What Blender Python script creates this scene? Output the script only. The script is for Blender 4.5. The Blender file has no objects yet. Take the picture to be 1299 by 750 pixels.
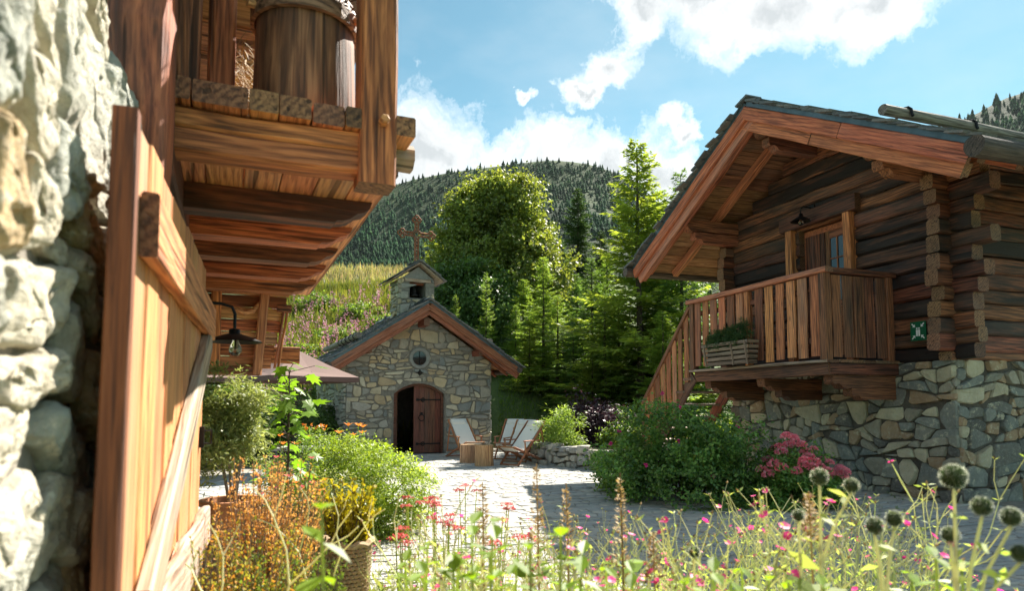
import bpy, bmesh, math, random
import numpy as np
from mathutils import Vector, Matrix, Euler

S = bpy.context.scene
R = math.radians

# ------------------------------------------------------------------ camera
cam_data = bpy.data.cameras.new("camera")
cam = bpy.data.objects.new("camera", cam_data)
S.collection.objects.link(cam)
S.camera = cam
cam.location = (0.0, 0.0, 1.40)
cam.rotation_euler = (R(94.0), 0.0, R(-19.65))
cam_data.sensor_width = 36.0
cam_data.lens = 23.28
cam_data.shift_y = 0.0603
cam_data.clip_start = 0.05
cam_data.clip_end = 6000.0
cam_data.dof.use_dof = True
cam_data.dof.focus_distance = 11.0
cam_data.dof.aperture_fstop = 2.8

# ------------------------------------------------------------------ light
SUN_EL, SUN_HEAD = 46.0, 53.0          # elevation, heading clockwise from +Y
sd = Vector((math.sin(R(SUN_HEAD)) * math.cos(R(SUN_EL)), math.cos(R(SUN_HEAD)) * math.cos(R(SUN_EL)), math.sin(R(SUN_EL))))
sun_data = bpy.data.lights.new("sun", 'SUN')
sun_data.energy = 5.0
sun_data.angle = R(0.5)
sun_data.color = (1.0, 0.93, 0.82)
sun = bpy.data.objects.new("sun", sun_data)
S.collection.objects.link(sun)
sun.rotation_euler = (-sd).to_track_quat('-Z', 'Y').to_euler()
sun.location = (20, 20, 40)

S.view_settings.view_transform = 'Standard'
S.view_settings.look = 'None'
S.view_settings.gamma = 1.0
S.view_settings.use_curve_mapping = False
S.view_settings.exposure = 1.72
S.render.engine = 'CYCLES'
S.cycles.use_denoising = True
S.cycles.max_bounces = 6
S.cycles.diffuse_bounces = 5
S.cycles.glossy_bounces = 3
S.cycles.transmission_bounces = 6
S.cycles.transparent_max_bounces = 8
S.cycles.caustics_reflective = False
S.cycles.caustics_refractive = False
S.cycles.sample_clamp_indirect = 6.0

# ------------------------------------------------------------------ node helper
class NT:
    def __init__(s, tree):
        s.t = tree; s.n = tree.nodes; s.l = tree.links
    def node(s, typ, **kw):
        nd = s.n.new(typ)
        for k, v in kw.items():
            if k == 'ins':
                for i, val in v.items():
                    sock = nd.inputs[i]
                    if isinstance(val, bpy.types.NodeSocket): s.l.new(val, sock)
                    else: sock.default_value = val
            else: setattr(nd, k, v)
        return nd
    def math(s, op, a, b=None, c=None, clamp=False):
        ins = {0: a}
        if b is not None: ins[1] = b
        if c is not None: ins[2] = c
        return s.node('ShaderNodeMath', operation=op, use_clamp=clamp, ins=ins).outputs[0]
    def vmath(s, op, a, b=None):
        ins = {0: a}
        if b is not None: ins[1] = b
        nd = s.node('ShaderNodeVectorMath', operation=op, ins=ins)
        return nd.outputs['Value'] if op in ('DOT_PRODUCT', 'LENGTH', 'DISTANCE') else nd.outputs[0]
    def mix(s, fac, a, b, blend='MIX'):
        nd = s.node('ShaderNodeMix', data_type='RGBA', blend_type=blend)
        for sock, val in ((nd.inputs[0], fac), (nd.inputs[6], a), (nd.inputs[7], b)):
            if isinstance(val, bpy.types.NodeSocket): s.l.new(val, sock)
            else: sock.default_value = val if not isinstance(val, tuple) or len(val) != 3 else (*val, 1)
        return nd.outputs[2]
    def ramp(s, fac, stops, interp='LINEAR'):
        nd = s.node('ShaderNodeValToRGB', ins={0: fac})
        cr = nd.color_ramp; cr.interpolation = interp
        while len(cr.elements) < len(stops): cr.elements.new(0.5)
        for e, (p, c) in zip(cr.elements, stops):
            e.position = p; e.color = (*c, 1) if len(c) == 3 else c
        return nd.outputs[0]
    def noise(s, vec, scale, detail=3.0, rough=0.5, dist=0.0, out='Fac'):
        nd = s.node('ShaderNodeTexNoise', ins={'Scale': scale, 'Detail': detail, 'Roughness': rough, 'Distortion': dist})
        if vec is not None: s.l.new(vec, nd.inputs['Vector'])
        return nd.outputs[out]
    def mapr(s, v, a, b, c, d):
        return s.node('ShaderNodeMapRange', clamp=True, ins={0: v, 1: a, 2: b, 3: c, 4: d}).outputs[0]

def smooth(e0, e1):
    return e0, e1

# ------------------------------------------------------------------ world: sky + cumulus
world = bpy.data.worlds.new("World")
S.world = world
world.cycles.sampling_method = 'NONE'
world.use_nodes = True
W = NT(world.node_tree)
for nd in list(W.n): W.n.remove(nd)
sky = W.node('ShaderNodeTexSky', sky_type='NISHITA', sun_disc=False, sun_elevation=R(SUN_EL), sun_rotation=R(SUN_HEAD),
             altitude=1500.0, air_density=1.0, dust_density=0.6, ozone_density=2.0)
skyc = W.mix(1.0, sky.outputs[0], (0.60, 0.83, 0.65), 'MULTIPLY')
geo = W.node('ShaderNodeTexCoord').outputs['Generated']
sepd = W.node('ShaderNodeSeparateXYZ', ins={0: geo}).outputs
az = W.math('ARCTAN2', sepd[0], sepd[1])                       # clockwise from +Y, radians
hor = W.math('SQRT', W.math('ADD', W.math('MULTIPLY', sepd[0], sepd[0]), W.math('MULTIPLY', sepd[1], sepd[1])))
el = W.math('ARCTAN2', sepd[2], hor)
pos = W.node('ShaderNodeCombineXYZ', ins={0: az, 1: el, 2: 0.0}).outputs[0]
warp = W.noise(pos, 9.0, 7.0, 0.62, 0.0, 'Color')
warpv = W.vmath('SUBTRACT', warp, (0.5, 0.5, 0.5))
sc = W.node('ShaderNodeVectorMath', operation='SCALE', ins={0: warpv}); sc.inputs['Scale'].default_value = 0.17
wp = W.vmath('ADD', pos, sc.outputs[0])
wsep = W.node('ShaderNodeSeparateXYZ', ins={0: wp}).outputs
# cumulus banks: (azimuth deg, elevation deg, half-width, half-height)
CLOUDS = [(11.5, 20.5, 6.0, 5.6), (17.5, 19.0, 5.0, 4.6), (23.5, 19.5, 4.5, 4.2), (28.0, 19.6, 4.0, 3.8), (32.0, 18.0, 4.5, 3.2), (5.0, 19.0, 4.5, 5.0), (37.0, 16.0, 5.0, 2.6),
          (42.5, 29.6, 8.5, 3.6), (36.5, 32.0, 5.0, 3.4), (49.0, 29.2, 5.5, 3.4), (40.0, 33.5, 9.0, 3.6),
          (31.0, 31.0, 3.0, 2.6), (28.4, 27.6, 2.6, 2.2), (26.2, 25.6, 1.9, 1.3), (30.0, 33.5, 4.0, 2.2), (21.6, 25.2, 1.3, .7), (33.5, 21.8, 1.8, 1.4),
          (75.0, 26.0, 12.0, 5.0), (-28.0, 24.0, 14.0, 6.0), (-75.0, 28.0, 16.0, 7.0), (120.0, 24.0, 16.0, 6.0), (170.0, 28.0, 15.0, 7.0), (-125.0, 25.0, 14.0, 6.0),
          (10.0, 46.0, 17.0, 6.0), (68.0, 50.0, 22.0, 7.0), (-50.0, 47.0, 22.0, 8.0), (128.0, 52.0, 26.0, 8.0), (-115.0, 55.0, 28.0, 9.0), (175.0, 48.0, 22.0, 7.0), (30.0, 68.0, 40.0, 7.0), (-150.0, 70.0, 45.0, 8.0)]  # banks high overhead, out of view, added for white fill light
acc = None
for ca, ce, hw, hh in CLOUDS:
    dx = W.math('DIVIDE', W.math('SUBTRACT', wsep[0], R(ca)), R(hw))
    dy = W.math('DIVIDE', W.math('SUBTRACT', wsep[1], R(ce)), R(hh))
    d2 = W.math('ADD', W.math('MULTIPLY', dx, dx), W.math('MULTIPLY', dy, dy))
    v = W.math('SUBTRACT', 1.0, W.math('SQRT', d2))
    acc = v if acc is None else W.math('MAXIMUM', acc, v)
fine = W.noise(wp, 34.0, 6.0, 0.6)
dens = W.math('ADD', acc, W.math('MULTIPLY', W.math('SUBTRACT', fine, 0.5), 0.9))
cov = W.mapr(dens, -0.10, 0.55, 0.0, 1.0)
# thick cores seen against the sun are greyer, rims glow
core = W.mapr(W.math('ADD', acc, W.math('ADD', W.math('MULTIPLY', W.math('SUBTRACT', W.noise(wp, 6.0, 6.0, .65), 0.5), 1.1), W.math('MULTIPLY', W.math('SUBTRACT', fine, 0.5), 0.5))), -0.05, 0.95, 0.0, 1.0)
cl = W.mix(core, (7.0, 7.0, 6.9), (3.0, 3.2, 3.3))
veil = W.mapr(W.noise(W.vmath('MULTIPLY', pos, (1.0, 2.2, 1.0)), 3.0, 5.0, 0.6), 0.42, 0.8, 0.0, 0.26)
sk2 = W.mix(veil, skyc, (4.4, 4.7, 4.8))
full = W.mix(cov, sk2, cl)
bg = W.node('ShaderNodeBackground', ins={'Color': full, 'Strength': 0.072})
W.l.new(bg.outputs[0], W.node('ShaderNodeOutputWorld').inputs[0])

# ------------------------------------------------------------------ object helpers
COL = S.collection
LM = {}            # matrix of each object inside its top-level thing
def thing(name, label, cat, loc=(0, 0, 0), rotz=0.0, group=None):
    o = bpy.data.objects.new(name, None); COL.objects.link(o)
    o.empty_display_size = 0.2
    o.location = loc; o.rotation_euler = (0, 0, rotz)
    LM[o.name] = Matrix.Identity(4)
    tag(o, label, cat, group)
    return o
def tag(o, label=None, cat=None, group=None, kind=None):
    if label: o['label'] = label
    if cat: o['category'] = cat
    if group: o['group'] = group
    if kind: o['kind'] = kind
    return o
def mk_mesh(name, V, F, mat, smooth=False):
    me = bpy.data.meshes.new(name)
    if isinstance(V, np.ndarray) and isinstance(F, np.ndarray):
        nv, nf, k = len(V), len(F), F.shape[1]
        me.vertices.add(nv); me.vertices.foreach_set('co', np.ascontiguousarray(V, dtype=np.float32).ravel())
        me.loops.add(nf * k); me.loops.foreach_set('vertex_index', np.ascontiguousarray(F, dtype=np.int32).ravel())
        me.polygons.add(nf); me.polygons.foreach_set('loop_start', np.arange(0, nf * k, k, dtype=np.int32))
        me.polygons.foreach_set('loop_total', np.full(nf, k, dtype=np.int32))
        me.update(calc_edges=True)
    else:
        me.from_pydata([tuple(v) for v in V], [], F); me.update()
    if mat is not None:
        for m in (mat if isinstance(mat, (list, tuple)) else [mat]): me.materials.append(m)
    if smooth: me.polygons.foreach_set('use_smooth', np.ones(len(me.polygons), dtype=bool))
    return me
def obj(name, me, parent=None, M=None):
    """M: matrix in the frame of the top-level thing."""
    o = bpy.data.objects.new(name, me); COL.objects.link(o)
    M = Matrix.Identity(4) if M is None else M
    if parent is not None:
        o.parent = parent
        o.matrix_basis = LM[parent.name].inverted() @ M
    else:
        o.matrix_basis = M
        M = Matrix.Identity(4)
    LM[o.name] = M
    return o
def part(parent, name, V, F, mat, M=None, smooth=False):
    return obj(name, mk_mesh(name, V, F, mat, smooth), parent, M)
def copy_tree(o, parent=None):
    c = o.copy(); COL.objects.link(c); c.parent = parent
    LM[c.name] = LM.get(o.name, Matrix.Identity(4))
    for ch in o.children: copy_tree(ch, c)
    return c
def frame(a, b, up=(0, 0, 1)):
    a = Vector(a); b = Vector(b); x = (b - a).normalized(); up = Vector(up)
    if abs(x.dot(up)) > 0.99: up = Vector((0, 1, 0)) if abs(x.y) < .9 else Vector((1, 0, 0))
    y = up.cross(x).normalized(); z = x.cross(y)
    M = Matrix.Identity(4)
    for i in range(3): M[i][0], M[i][1], M[i][2], M[i][3] = x[i], y[i], z[i], a[i]
    return M
_bs = [0]
def beam_geo(L, w, h, segs=4, wob=0.0, ch=0.012, rnd=None, taper=1.0, sag=0.0):
    """timber along +X from 0 to L, centred on X; chamfered edges and slight wander"""
    rnd = rnd or random.Random(_bs[0]); _bs[0] += 1
    V = []; F = []; ch = min(ch, w * .3, h * .3)
    prof = [(-w/2+ch, -h/2), (w/2-ch, -h/2), (w/2, -h/2+ch), (w/2, h/2-ch), (w/2-ch, h/2), (-w/2+ch, h/2), (-w/2, h/2-ch), (-w/2, -h/2+ch)]
    for i in range(segs + 1):
        t = i / segs; s = 1 + (taper - 1) * t
        oy, oz = rnd.uniform(-wob, wob), rnd.uniform(-wob, wob) - sag * 4 * t * (1 - t)
        sx = 0 if 0 < i < segs else rnd.uniform(-wob, wob) * .6
        for (py, pz) in prof:
            V.append((L * t + sx, py * s + oy + rnd.uniform(-wob, wob) * .5, pz * s + oz + rnd.uniform(-wob, wob) * .5))
    for i in range(segs):
        for k in range(8):
            a = i * 8 + k; b = i * 8 + (k + 1) % 8
            F.append((a, b, b + 8, a + 8))
    F.append(tuple(range(7, -1, -1))); F.append(tuple(range(segs * 8, segs * 8 + 8)))
    return V, F
def beam(parent, name, a, b, w, h, mat, up=(0, 0, 1), wob=0.004, segs=4, ch=0.012, taper=1.0, sag=0.0, end=None):
    a = Vector(a); b = Vector(b)
    V, F = beam_geo((b - a).length, w, h, segs, wob, ch, None, taper, sag)
    o = part(parent, name, V, F, [mat, end or M['end']], frame(a, b, up))
    o.data.polygons[len(F) - 2].material_index = 1; o.data.polygons[len(F) - 1].material_index = 1
    return o
def box_geo(x0, x1, y0, y1, z0, z1):
    V = [(x0, y0, z0), (x1, y0, z0), (x1, y1, z0), (x0, y1, z0), (x0, y0, z1), (x1, y0, z1), (x1, y1, z1), (x0, y1, z1)]
    return V, [(3, 2, 1, 0), (4, 5, 6, 7), (0, 1, 5, 4), (1, 2, 6, 5), (2, 3, 7, 6), (3, 0, 4, 7)]
def lathe_geo(prof, n=20, cap=True, z_axis=True, jit=None):
    V = []; F = []
    for r, z in prof:
        for k in range(n):
            a = 2 * math.pi * k / n; rr = r * (jit(a, z) if jit else 1)
            V.append((rr * math.cos(a), rr * math.sin(a), z))
    for i in range(len(prof) - 1):
        for k in range(n):
            a = i * n + k; b = i * n + (k + 1) % n
            F.append((a, b, b + n, a + n))
    if cap:
        F.append(tuple(range(n - 1, -1, -1))); F.append(tuple(range((len(prof) - 1) * n, len(prof) * n)))
    return V, F
def tube_geo(pts, rad, n=6, closed=False):
    P = [Vector(p) for p in pts]; V = []; F = []; m = len(P)
    rad = rad if isinstance(rad, (list, tuple)) else [rad] * m
    for i in range(m):
        d = (P[(i + 1) % m] - P[i - 1]) if closed else (P[min(i + 1, m - 1)] - P[max(i - 1, 0)])
        d.normalize(); u = d.cross(Vector((0.13, 0.31, 1)) if abs(d.z) < .9 else Vector((1, .2, 0))).normalized(); w = d.cross(u)
        for k in range(n):
            a = 2 * math.pi * k / n
            V.append(P[i] + (u * math.cos(a) + w * math.sin(a)) * rad[i])
    for i in range(m if closed else m - 1):
        for k in range(n):
            a = i * n + k; b = i * n + (k + 1) % n; j = ((i + 1) % m) * n
            F.append((a, b, j + (k + 1) % n, j + k))
    if not closed:
        F.append(tuple(range(n - 1, -1, -1))); F.append(tuple(range((m - 1) * n, m * n)))
    return V, F
def prism_geo(poly, d0, d1, axis='y'):
    """polygon (u, z) extruded along y from d0 to d1"""
    n = len(poly); V = [(u, d0, z) for u, z in poly] + [(u, d1, z) for u, z in poly]
    F = [tuple(range(n)), tuple(range(2 * n - 1, n - 1, -1))]
    F += [(i + n, (i + 1) % n + n, (i + 1) % n, i) for i in range(n)]
    if axis == 'x': V = [(-y, x, z) for x, y, z in V]
    return V, F
def join_geo(*gs):
    V = []; F = []
    for v, f in gs:
        k = len(V); V += [tuple(p) for p in v]; F += [tuple(i + k for i in q) for q in f]
    return V, F
def xform(g, M):
    return [M @ Vector(v) for v in g[0]], g[1]
def T(x=0, y=0, z=0): return Matrix.Translation((x, y, z))
def RZ(a): return Matrix.Rotation(a, 4, 'Z')
def RX(a): return Matrix.Rotation(a, 4, 'X')
def RY(a): return Matrix.Rotation(a, 4, 'Y')
# ------------------------------------------------------------------ materials
def new_mat(name):
    m = bpy.data.materials.new(name); m.use_nodes = True
    nt = NT(m.node_tree)
    for nd in list(nt.n): nt.n.remove(nd)
    nt.out = nt.node('ShaderNodeOutputMaterial')
    return m, nt
def obj_vec(nt, mul=37.0):
    oi = nt.node('ShaderNodeObjectInfo').outputs['Random']
    off = nt.node('ShaderNodeCombineXYZ', ins={0: nt.math('MULTIPLY', oi, mul), 1: nt.math('MULTIPLY', oi, mul * 1.7), 2: nt.math('MULTIPLY', oi, mul * .6)}).outputs[0]
    return nt.vmath('ADD', nt.node('ShaderNodeTexCoord').outputs['Object'], off), oi
def wood(name, light, mid, dark, burn=0.3, rough=0.7, scale=1.0, vary=0.35, grey=None, greyamt=0.0, weather=1.0):
    """sawn or hewn timber: grain runs along local X"""
    m, nt = new_mat(name)
    v, oi = obj_vec(nt)
    st = nt.vmath('MULTIPLY', v, (1.5 * scale, 34 * scale, 34 * scale))
    g1 = nt.noise(st, 1.6, 4.0, 0.62, 0.7)
    st2 = nt.vmath('MULTIPLY', v, (0.55 * scale, 9 * scale, 9 * scale))
    rings = nt.node('ShaderNodeTexWave', wave_type='BANDS', bands_direction='DIAGONAL', ins={'Vector': st2, 'Scale': 1.7, 'Distortion': 7.0, 'Detail': 3.0, 'Detail Scale': 0.9}).outputs['Fac']
    fib = nt.noise(nt.vmath('MULTIPLY', v, (5 * scale, 110 * scale, 110 * scale)), 1.0, 2.0, 0.5)
    grain = nt.math('ADD', nt.math('MULTIPLY', g1, 0.86), nt.math('MULTIPLY', rings, 0.14))
    c = nt.ramp(grain, [(0.36, dark), (0.49, mid), (0.63, light)])
    c = nt.mix(nt.mapr(fib, 0.56, 0.72, 0.0, 0.5), c, tuple(x * .45 for x in dark))
    # sun-burnt and sooty areas
    big = nt.noise(nt.vmath('MULTIPLY', v, (0.9, 5.5, 5.5)), 1.3, 4.0, 0.6)
    bsel = nt.math('ADD', big, nt.math('MULTIPLY', nt.math('SUBTRACT', oi, 0.5), 0.42))
    c = nt.mix(nt.mapr(bsel, 0.66 - burn * .5, 0.86 - burn * .4, 0.0, min(1.0, burn * 2.2)), c, tuple(x * .30 for x in dark))
    if grey: c = nt.mix(nt.mapr(nt.noise(v, 3.0, 4.0), 0.4, 0.65, 0.0, greyamt), c, grey)
    # knots
    vor = nt.node('ShaderNodeTexVoronoi', feature='F1', ins={'Vector': nt.vmath('MULTIPLY', v, (1.6, 6.0, 6.0)), 'Scale': 1.0}).outputs['Distance']
    c = nt.mix(nt.mapr(vor, 0.03, 0.09, 0.75, 0.0), c, tuple(x * .35 for x in dark))
    val = nt.math('ADD', 1.0 - vary * .5, nt.math('MULTIPLY', nt.math('FRACT', nt.math('MULTIPLY', oi, 7.31)), vary))
    r2 = nt.math('FRACT', nt.math('MULTIPLY', oi, 13.7))
    wx = nt.math('MULTIPLY', nt.mapr(r2, 0.5, 1.0, 0.05 * weather, 0.40 * weather), nt.mapr(nt.noise(nt.vmath('MULTIPLY', v, (1.2, 7.0, 7.0)), 1.0, 4.0, 0.6), 0.38, 0.62, 0.25, 1.0))
    lum = sum(mid) / 3 * .65 + sum(light) / 3 * .35
    c = nt.mix(wx, c, (lum * 1.12, lum * .90, lum * .70))                # greyed, weathered faces, more on some boards
    hsv = nt.node('ShaderNodeHueSaturation', ins={'Value': val, 'Color': c, 'Saturation': 0.96, 'Hue': nt.math('ADD', 0.486, nt.math('MULTIPLY', nt.math('FRACT', nt.math('MULTIPLY', oi, 29.3)), 0.02))}).outputs[0]
    h = nt.math('ADD', nt.math('MULTIPLY', grain, 1.0), nt.math('MULTIPLY', fib, 0.35))
    crack = nt.mapr(nt.noise(nt.vmath('MULTIPLY', v, (0.8, 26, 26)), 1.0, 2.0, 0.4, 0.3), 0.63, 0.68, 0.0, 1.0)
    hsv = nt.mix(nt.math('MULTIPLY', crack, 0.7), hsv, tuple(x * .12 for x in dark))
    h = nt.math('SUBTRACT', h, crack)
    bp = nt.node('ShaderNodeBump', ins={'Strength': 0.55, 'Distance': 0.012, 'Height': h}).outputs[0]
    b = nt.node('ShaderNodeBsdfPrincipled', ins={'Base Color': hsv, 'Roughness': rough, 'Normal': bp})
    nt.l.new(b.outputs[0], nt.out.inputs[0])
    return m
def stone(name, cols, mottle=0.5, scale=1.0, rough=0.88, bump=0.7, bdist=0.03, lichen=None):
    m, nt = new_mat(name)
    v, oi = obj_vec(nt, 61.0)
    n = len(cols)
    c = nt.ramp(oi, [(i / n, cc) for i, cc in enumerate(cols)], 'CONSTANT')
    n1 = nt.noise(v, 5.0 * scale, 6.0, 0.62, 0.4)
    n2 = nt.noise(v, 26.0 * scale, 5.0, 0.65)
    n3 = nt.noise(nt.vmath('MULTIPLY', v, (1, 1, 2.6)), 2.2 * scale, 4.0, 0.6, 1.2)
    c = nt.mix(nt.mapr(n1, 0.35, 0.7, 0.0, mottle), c, nt.mix(1.0, c, (0.42, 0.42, 0.43), 'MULTIPLY'))
    c = nt.mix(nt.mapr(n2, 0.5, 0.75, 0.0, mottle * .7), c, (0.52, 0.51, 0.47))
    c = nt.mix(nt.mapr(n3, 0.55, 0.75, 0.0, mottle * .55), c, (0.34, 0.27, 0.17))
    if lichen: c = nt.mix(nt.mapr(nt.noise(v, 9.0 * scale, 6.0, 0.7), 0.56, 0.64, 0.0, 0.75), c, lichen)
    spk = nt.noise(v, 90 * scale, 3.0, 0.6)
    c = nt.mix(nt.mapr(spk, 0.58, 0.75, 0.0, 0.55), c, (0.07, 0.07, 0.07))
    h = nt.math('ADD', nt.math('MULTIPLY', n1, 1.0), nt.math('ADD', nt.math('MULTIPLY', n2, 0.4), nt.math('MULTIPLY', spk, 0.14)))
    bp = nt.node('ShaderNodeBump', ins={'Strength': bump, 'Distance': bdist, 'Height': h}).outputs[0]
    b = nt.node('ShaderNodeBsdfPrincipled', ins={'Base Color': c, 'Roughness': rough, 'Normal': bp})
    b.inputs['Specular IOR Level'].default_value = 0.3
    nt.l.new(b.outputs[0], nt.out.inputs[0])
    return m
def plain(name, col, rough=0.7, var=0.25, scale=8.0, bump=0.25, bdist=0.01, metal=0.0, col2=None, spec=0.4):
    m, nt = new_mat(name)
    v, oi = obj_vec(nt)
    n1 = nt.noise(v, scale, 6.0, 0.6, 0.3)
    c2 = col2 if col2 else tuple(x * (1 - var) for x in col)
    c = nt.mix(nt.mapr(n1, 0.35, 0.65, 0.0, 1.0), col, c2)
    bp = nt.node('ShaderNodeBump', ins={'Strength': bump, 'Distance': bdist, 'Height': nt.noise(v, scale * 3, 5.0, 0.6)}).outputs[0]
    b = nt.node('ShaderNodeBsdfPrincipled', ins={'Base Color': c, 'Roughness': rough, 'Metallic': metal, 'Normal': bp})
    b.inputs['Specular IOR Level'].default_value = spec
    nt.l.new(b.outputs[0], nt.out.inputs[0])
    return m
def leaf(name, cols, trans=0.45, rough=0.5, tcol=None, big=0.35, bigscale=0.9, spec=0.35):
    """thin leaf: reflects and lets light through; every leaf its own tone"""
    m, nt = new_mat(name)
    rnd = nt.node('ShaderNodeNewGeometry').outputs['Random Per Island']
    n = len(cols)
    c = nt.ramp(rnd, [(i / max(1, n - 1), cc) for i, cc in enumerate(cols)])
    v, oi = obj_vec(nt)
    nb = nt.noise(v, bigscale, 3.0, 0.5)
    val = nt.math('ADD', nt.mapr(nb, 0.3, 0.7, 1.0 - big, 1.0 + big), nt.math('MULTIPLY', nt.math('SUBTRACT', oi, 0.5), 0.25))
    c = nt.node('ShaderNodeHueSaturation', ins={'Value': val, 'Color': c}).outputs[0]
    p = nt.node('ShaderNodeBsdfPrincipled', ins={'Base Color': c, 'Roughness': rough})
    p.inputs['Specular IOR Level'].default_value = spec
    tc = nt.mix(1.0, c, tcol or (1.45, 1.38, 0.66), 'MULTIPLY')
    t = nt.node('ShaderNodeBsdfTranslucent', ins={'Color': tc})
    mx = nt.node('ShaderNodeMixShader', ins={0: trans, 1: p.outputs[0], 2: t.outputs[0]})
    nt.l.new(mx.outputs[0], nt.out.inputs[0])
    return m

M = {}
M['end'] = wood('end grain', (0.30, 0.150, 0.062), (0.20, 0.092, 0.038), (0.09, 0.040, 0.018), burn=0.2, vary=0.5, scale=.9)
M['beam'] = wood('hewn beam', (0.670, 0.229, 0.060), (0.436, 0.132, 0.032), (0.190, 0.054, 0.014), burn=0.30, weather=0.5)
M['joist'] = wood('dark joist', (0.535, 0.185, 0.052), (0.315, 0.096, 0.026), (0.117, 0.034, 0.012), burn=0.42, weather=0.4)
M['board'] = wood('pale board', (0.768, 0.348, 0.119), (0.603, 0.249, 0.078), (0.333, 0.116, 0.032), burn=0.10, vary=0.4)
M['door_board'] = wood('door board', (0.739, 0.343, 0.106), (0.605, 0.251, 0.065), (0.347, 0.125, 0.030), burn=0.06, vary=0.3)
M['door_edge'] = wood('door edge', (0.235, 0.066, 0.021), (0.175, 0.045, 0.014), (0.085, 0.022, 0.009), burn=0.12, vary=0.1, weather=0.0)
M['old'] = wood('weathered wood', (0.543, 0.410, 0.288), (0.418, 0.283, 0.180), (0.209, 0.127, 0.072), burn=0.08, vary=0.3, grey=(0.376, 0.323, 0.261), greyamt=0.6)
M['log'] = wood('chalet log', (0.289, 0.094, 0.029), (0.162, 0.048, 0.014), (0.054, 0.017, 0.006), burn=0.52, vary=0.8, scale=0.8)
M['fascia'] = wood('fascia board', (0.652, 0.211, 0.062), (0.496, 0.136, 0.036), (0.261, 0.068, 0.019), burn=0.16, vary=0.25, scale=.8)
M['rail'] = wood('railing board', (0.663, 0.244, 0.067), (0.459, 0.146, 0.037), (0.204, 0.059, 0.016), burn=0.24, vary=0.6)
M['cfascia'] = wood('chapel fascia', (0.408, 0.141, 0.053), (0.304, 0.089, 0.032), (0.142, 0.040, 0.017), burn=0.15, vary=0.25)
M['cdoor'] = wood('chapel door wood', (0.247, 0.079, 0.030), (0.176, 0.050, 0.019), (0.081, 0.023, 0.010), burn=0.15, vary=0.3)
M['crate'] = wood('planter slats', (0.30, 0.215, 0.145), (0.22, 0.15, 0.095), (0.11, 0.07, 0.042), burn=0.15, vary=0.3)
M['greylog'] = wood('grey log', (0.34, 0.29, 0.24), (0.23, 0.185, 0.15), (0.10, 0.075, 0.06), burn=0.18, vary=0.2)
M['darklog'] = wood('dark round log', (0.17, 0.12, 0.09), (0.10, 0.067, 0.05), (0.04, 0.028, 0.022), burn=0.25, vary=0.2)
M['teak'] = wood('deck chair teak', (0.50, 0.215, 0.07), (0.40, 0.15, 0.045), (0.22, 0.075, 0.025), burn=0.05, vary=0.2, scale=2)
M['stump'] = wood('stump wood', (0.60, 0.36, 0.16), (0.48, 0.26, 0.105), (0.28, 0.135, 0.05), burn=0.10, vary=0.2)
M['barrel'] = wood('barrel wood', (0.420, 0.202, 0.086), (0.240, 0.101, 0.040), (0.085, 0.036, 0.017), burn=0.4, vary=0.1, scale=.55)
M['cstone'] = stone('chapel stone', [(0.413, 0.375, 0.299), (0.550, 0.465, 0.322), (0.303, 0.298, 0.270), (0.632, 0.557, 0.414), (0.358, 0.342, 0.299), (0.495, 0.375, 0.230), (0.248, 0.259, 0.247), (0.454, 0.413, 0.345), (0.605, 0.478, 0.299), (0.372, 0.323, 0.247)], 0.40, 1.2, bdist=0.02)
M['hstone'] = stone('chalet stone', [(0.357, 0.326, 0.247), (0.199, 0.195, 0.165), (0.503, 0.439, 0.296), (0.265, 0.270, 0.230), (0.437, 0.307, 0.182), (0.153, 0.151, 0.132), (0.569, 0.502, 0.339), (0.291, 0.283, 0.225), (0.396, 0.270, 0.159), (0.230, 0.244, 0.214), (0.383, 0.346, 0.257)], 0.5, 0.9, bdist=0.03, lichen=(0.556, 0.515, 0.362))
M['bstone'] = stone('barn stone', [(0.582, 0.550, 0.437), (0.672, 0.616, 0.478), (0.470, 0.484, 0.416), (0.672, 0.605, 0.458), (0.549, 0.539, 0.447), (0.627, 0.462, 0.260)], 0.72, 2.6, bump=1.0, bdist=0.03, lichen=(0.717, 0.671, 0.541))
M['rstone'] = stone('retaining stone', [(0.32, 0.31, 0.29), (0.24, 0.245, 0.24), (0.40, 0.37, 0.31), (0.28, 0.27, 0.24)], 0.5, 1.0)
M['paver'] = stone('paving stone', [(0.422, 0.410, 0.372), (0.365, 0.365, 0.342), (0.474, 0.447, 0.390), (0.384, 0.391, 0.378), (0.326, 0.334, 0.323), (0.512, 0.485, 0.427)], 0.35, 1.0, bump=0.8, bdist=0.03)
M['mortar'] = plain('mortar', (0.27, 0.245, 0.205), 0.95, 0.4, 12.0, 0.6, 0.02)
M['dmortar'] = plain('dark mortar', (0.125, 0.108, 0.086), 0.95, 0.45, 12.0, 0.6, 0.02)
M['slate'] = stone('roof slate', [(0.13, 0.135, 0.14), (0.10, 0.105, 0.115), (0.165, 0.16, 0.155), (0.12, 0.13, 0.14), (0.19, 0.18, 0.17)], 0.35, 1.5, rough=0.6)
M['slate2'] = plain('roof slate field', (0.125, 0.13, 0.135), 0.65, 0.4, 5.0, 0.5, 0.02)
M['zinc'] = plain('zinc flashing', (0.12, 0.165, 0.19), 0.42, 0.3, 5.0, 0.1, metal=0.55)
M['iron'] = plain('black iron', (0.018, 0.018, 0.019), 0.5, 0.3, 20.0, 0.3, 0.003, metal=0.5)
M['rust'] = plain('rusted iron', (0.30, 0.115, 0.052), 0.8, 0.4, 14.0, 0.4, 0.004, metal=0.2, col2=(0.17, 0.062, 0.032))
M['bronze'] = plain('bell bronze', (0.03, 0.028, 0.022), 0.4, 0.3, 12.0, 0.2, metal=0.8)
M['canvas'] = plain('deck chair canvas', (0.74, 0.71, 0.64), 0.9, 0.07, 40.0, 0.25, 0.002)
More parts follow.
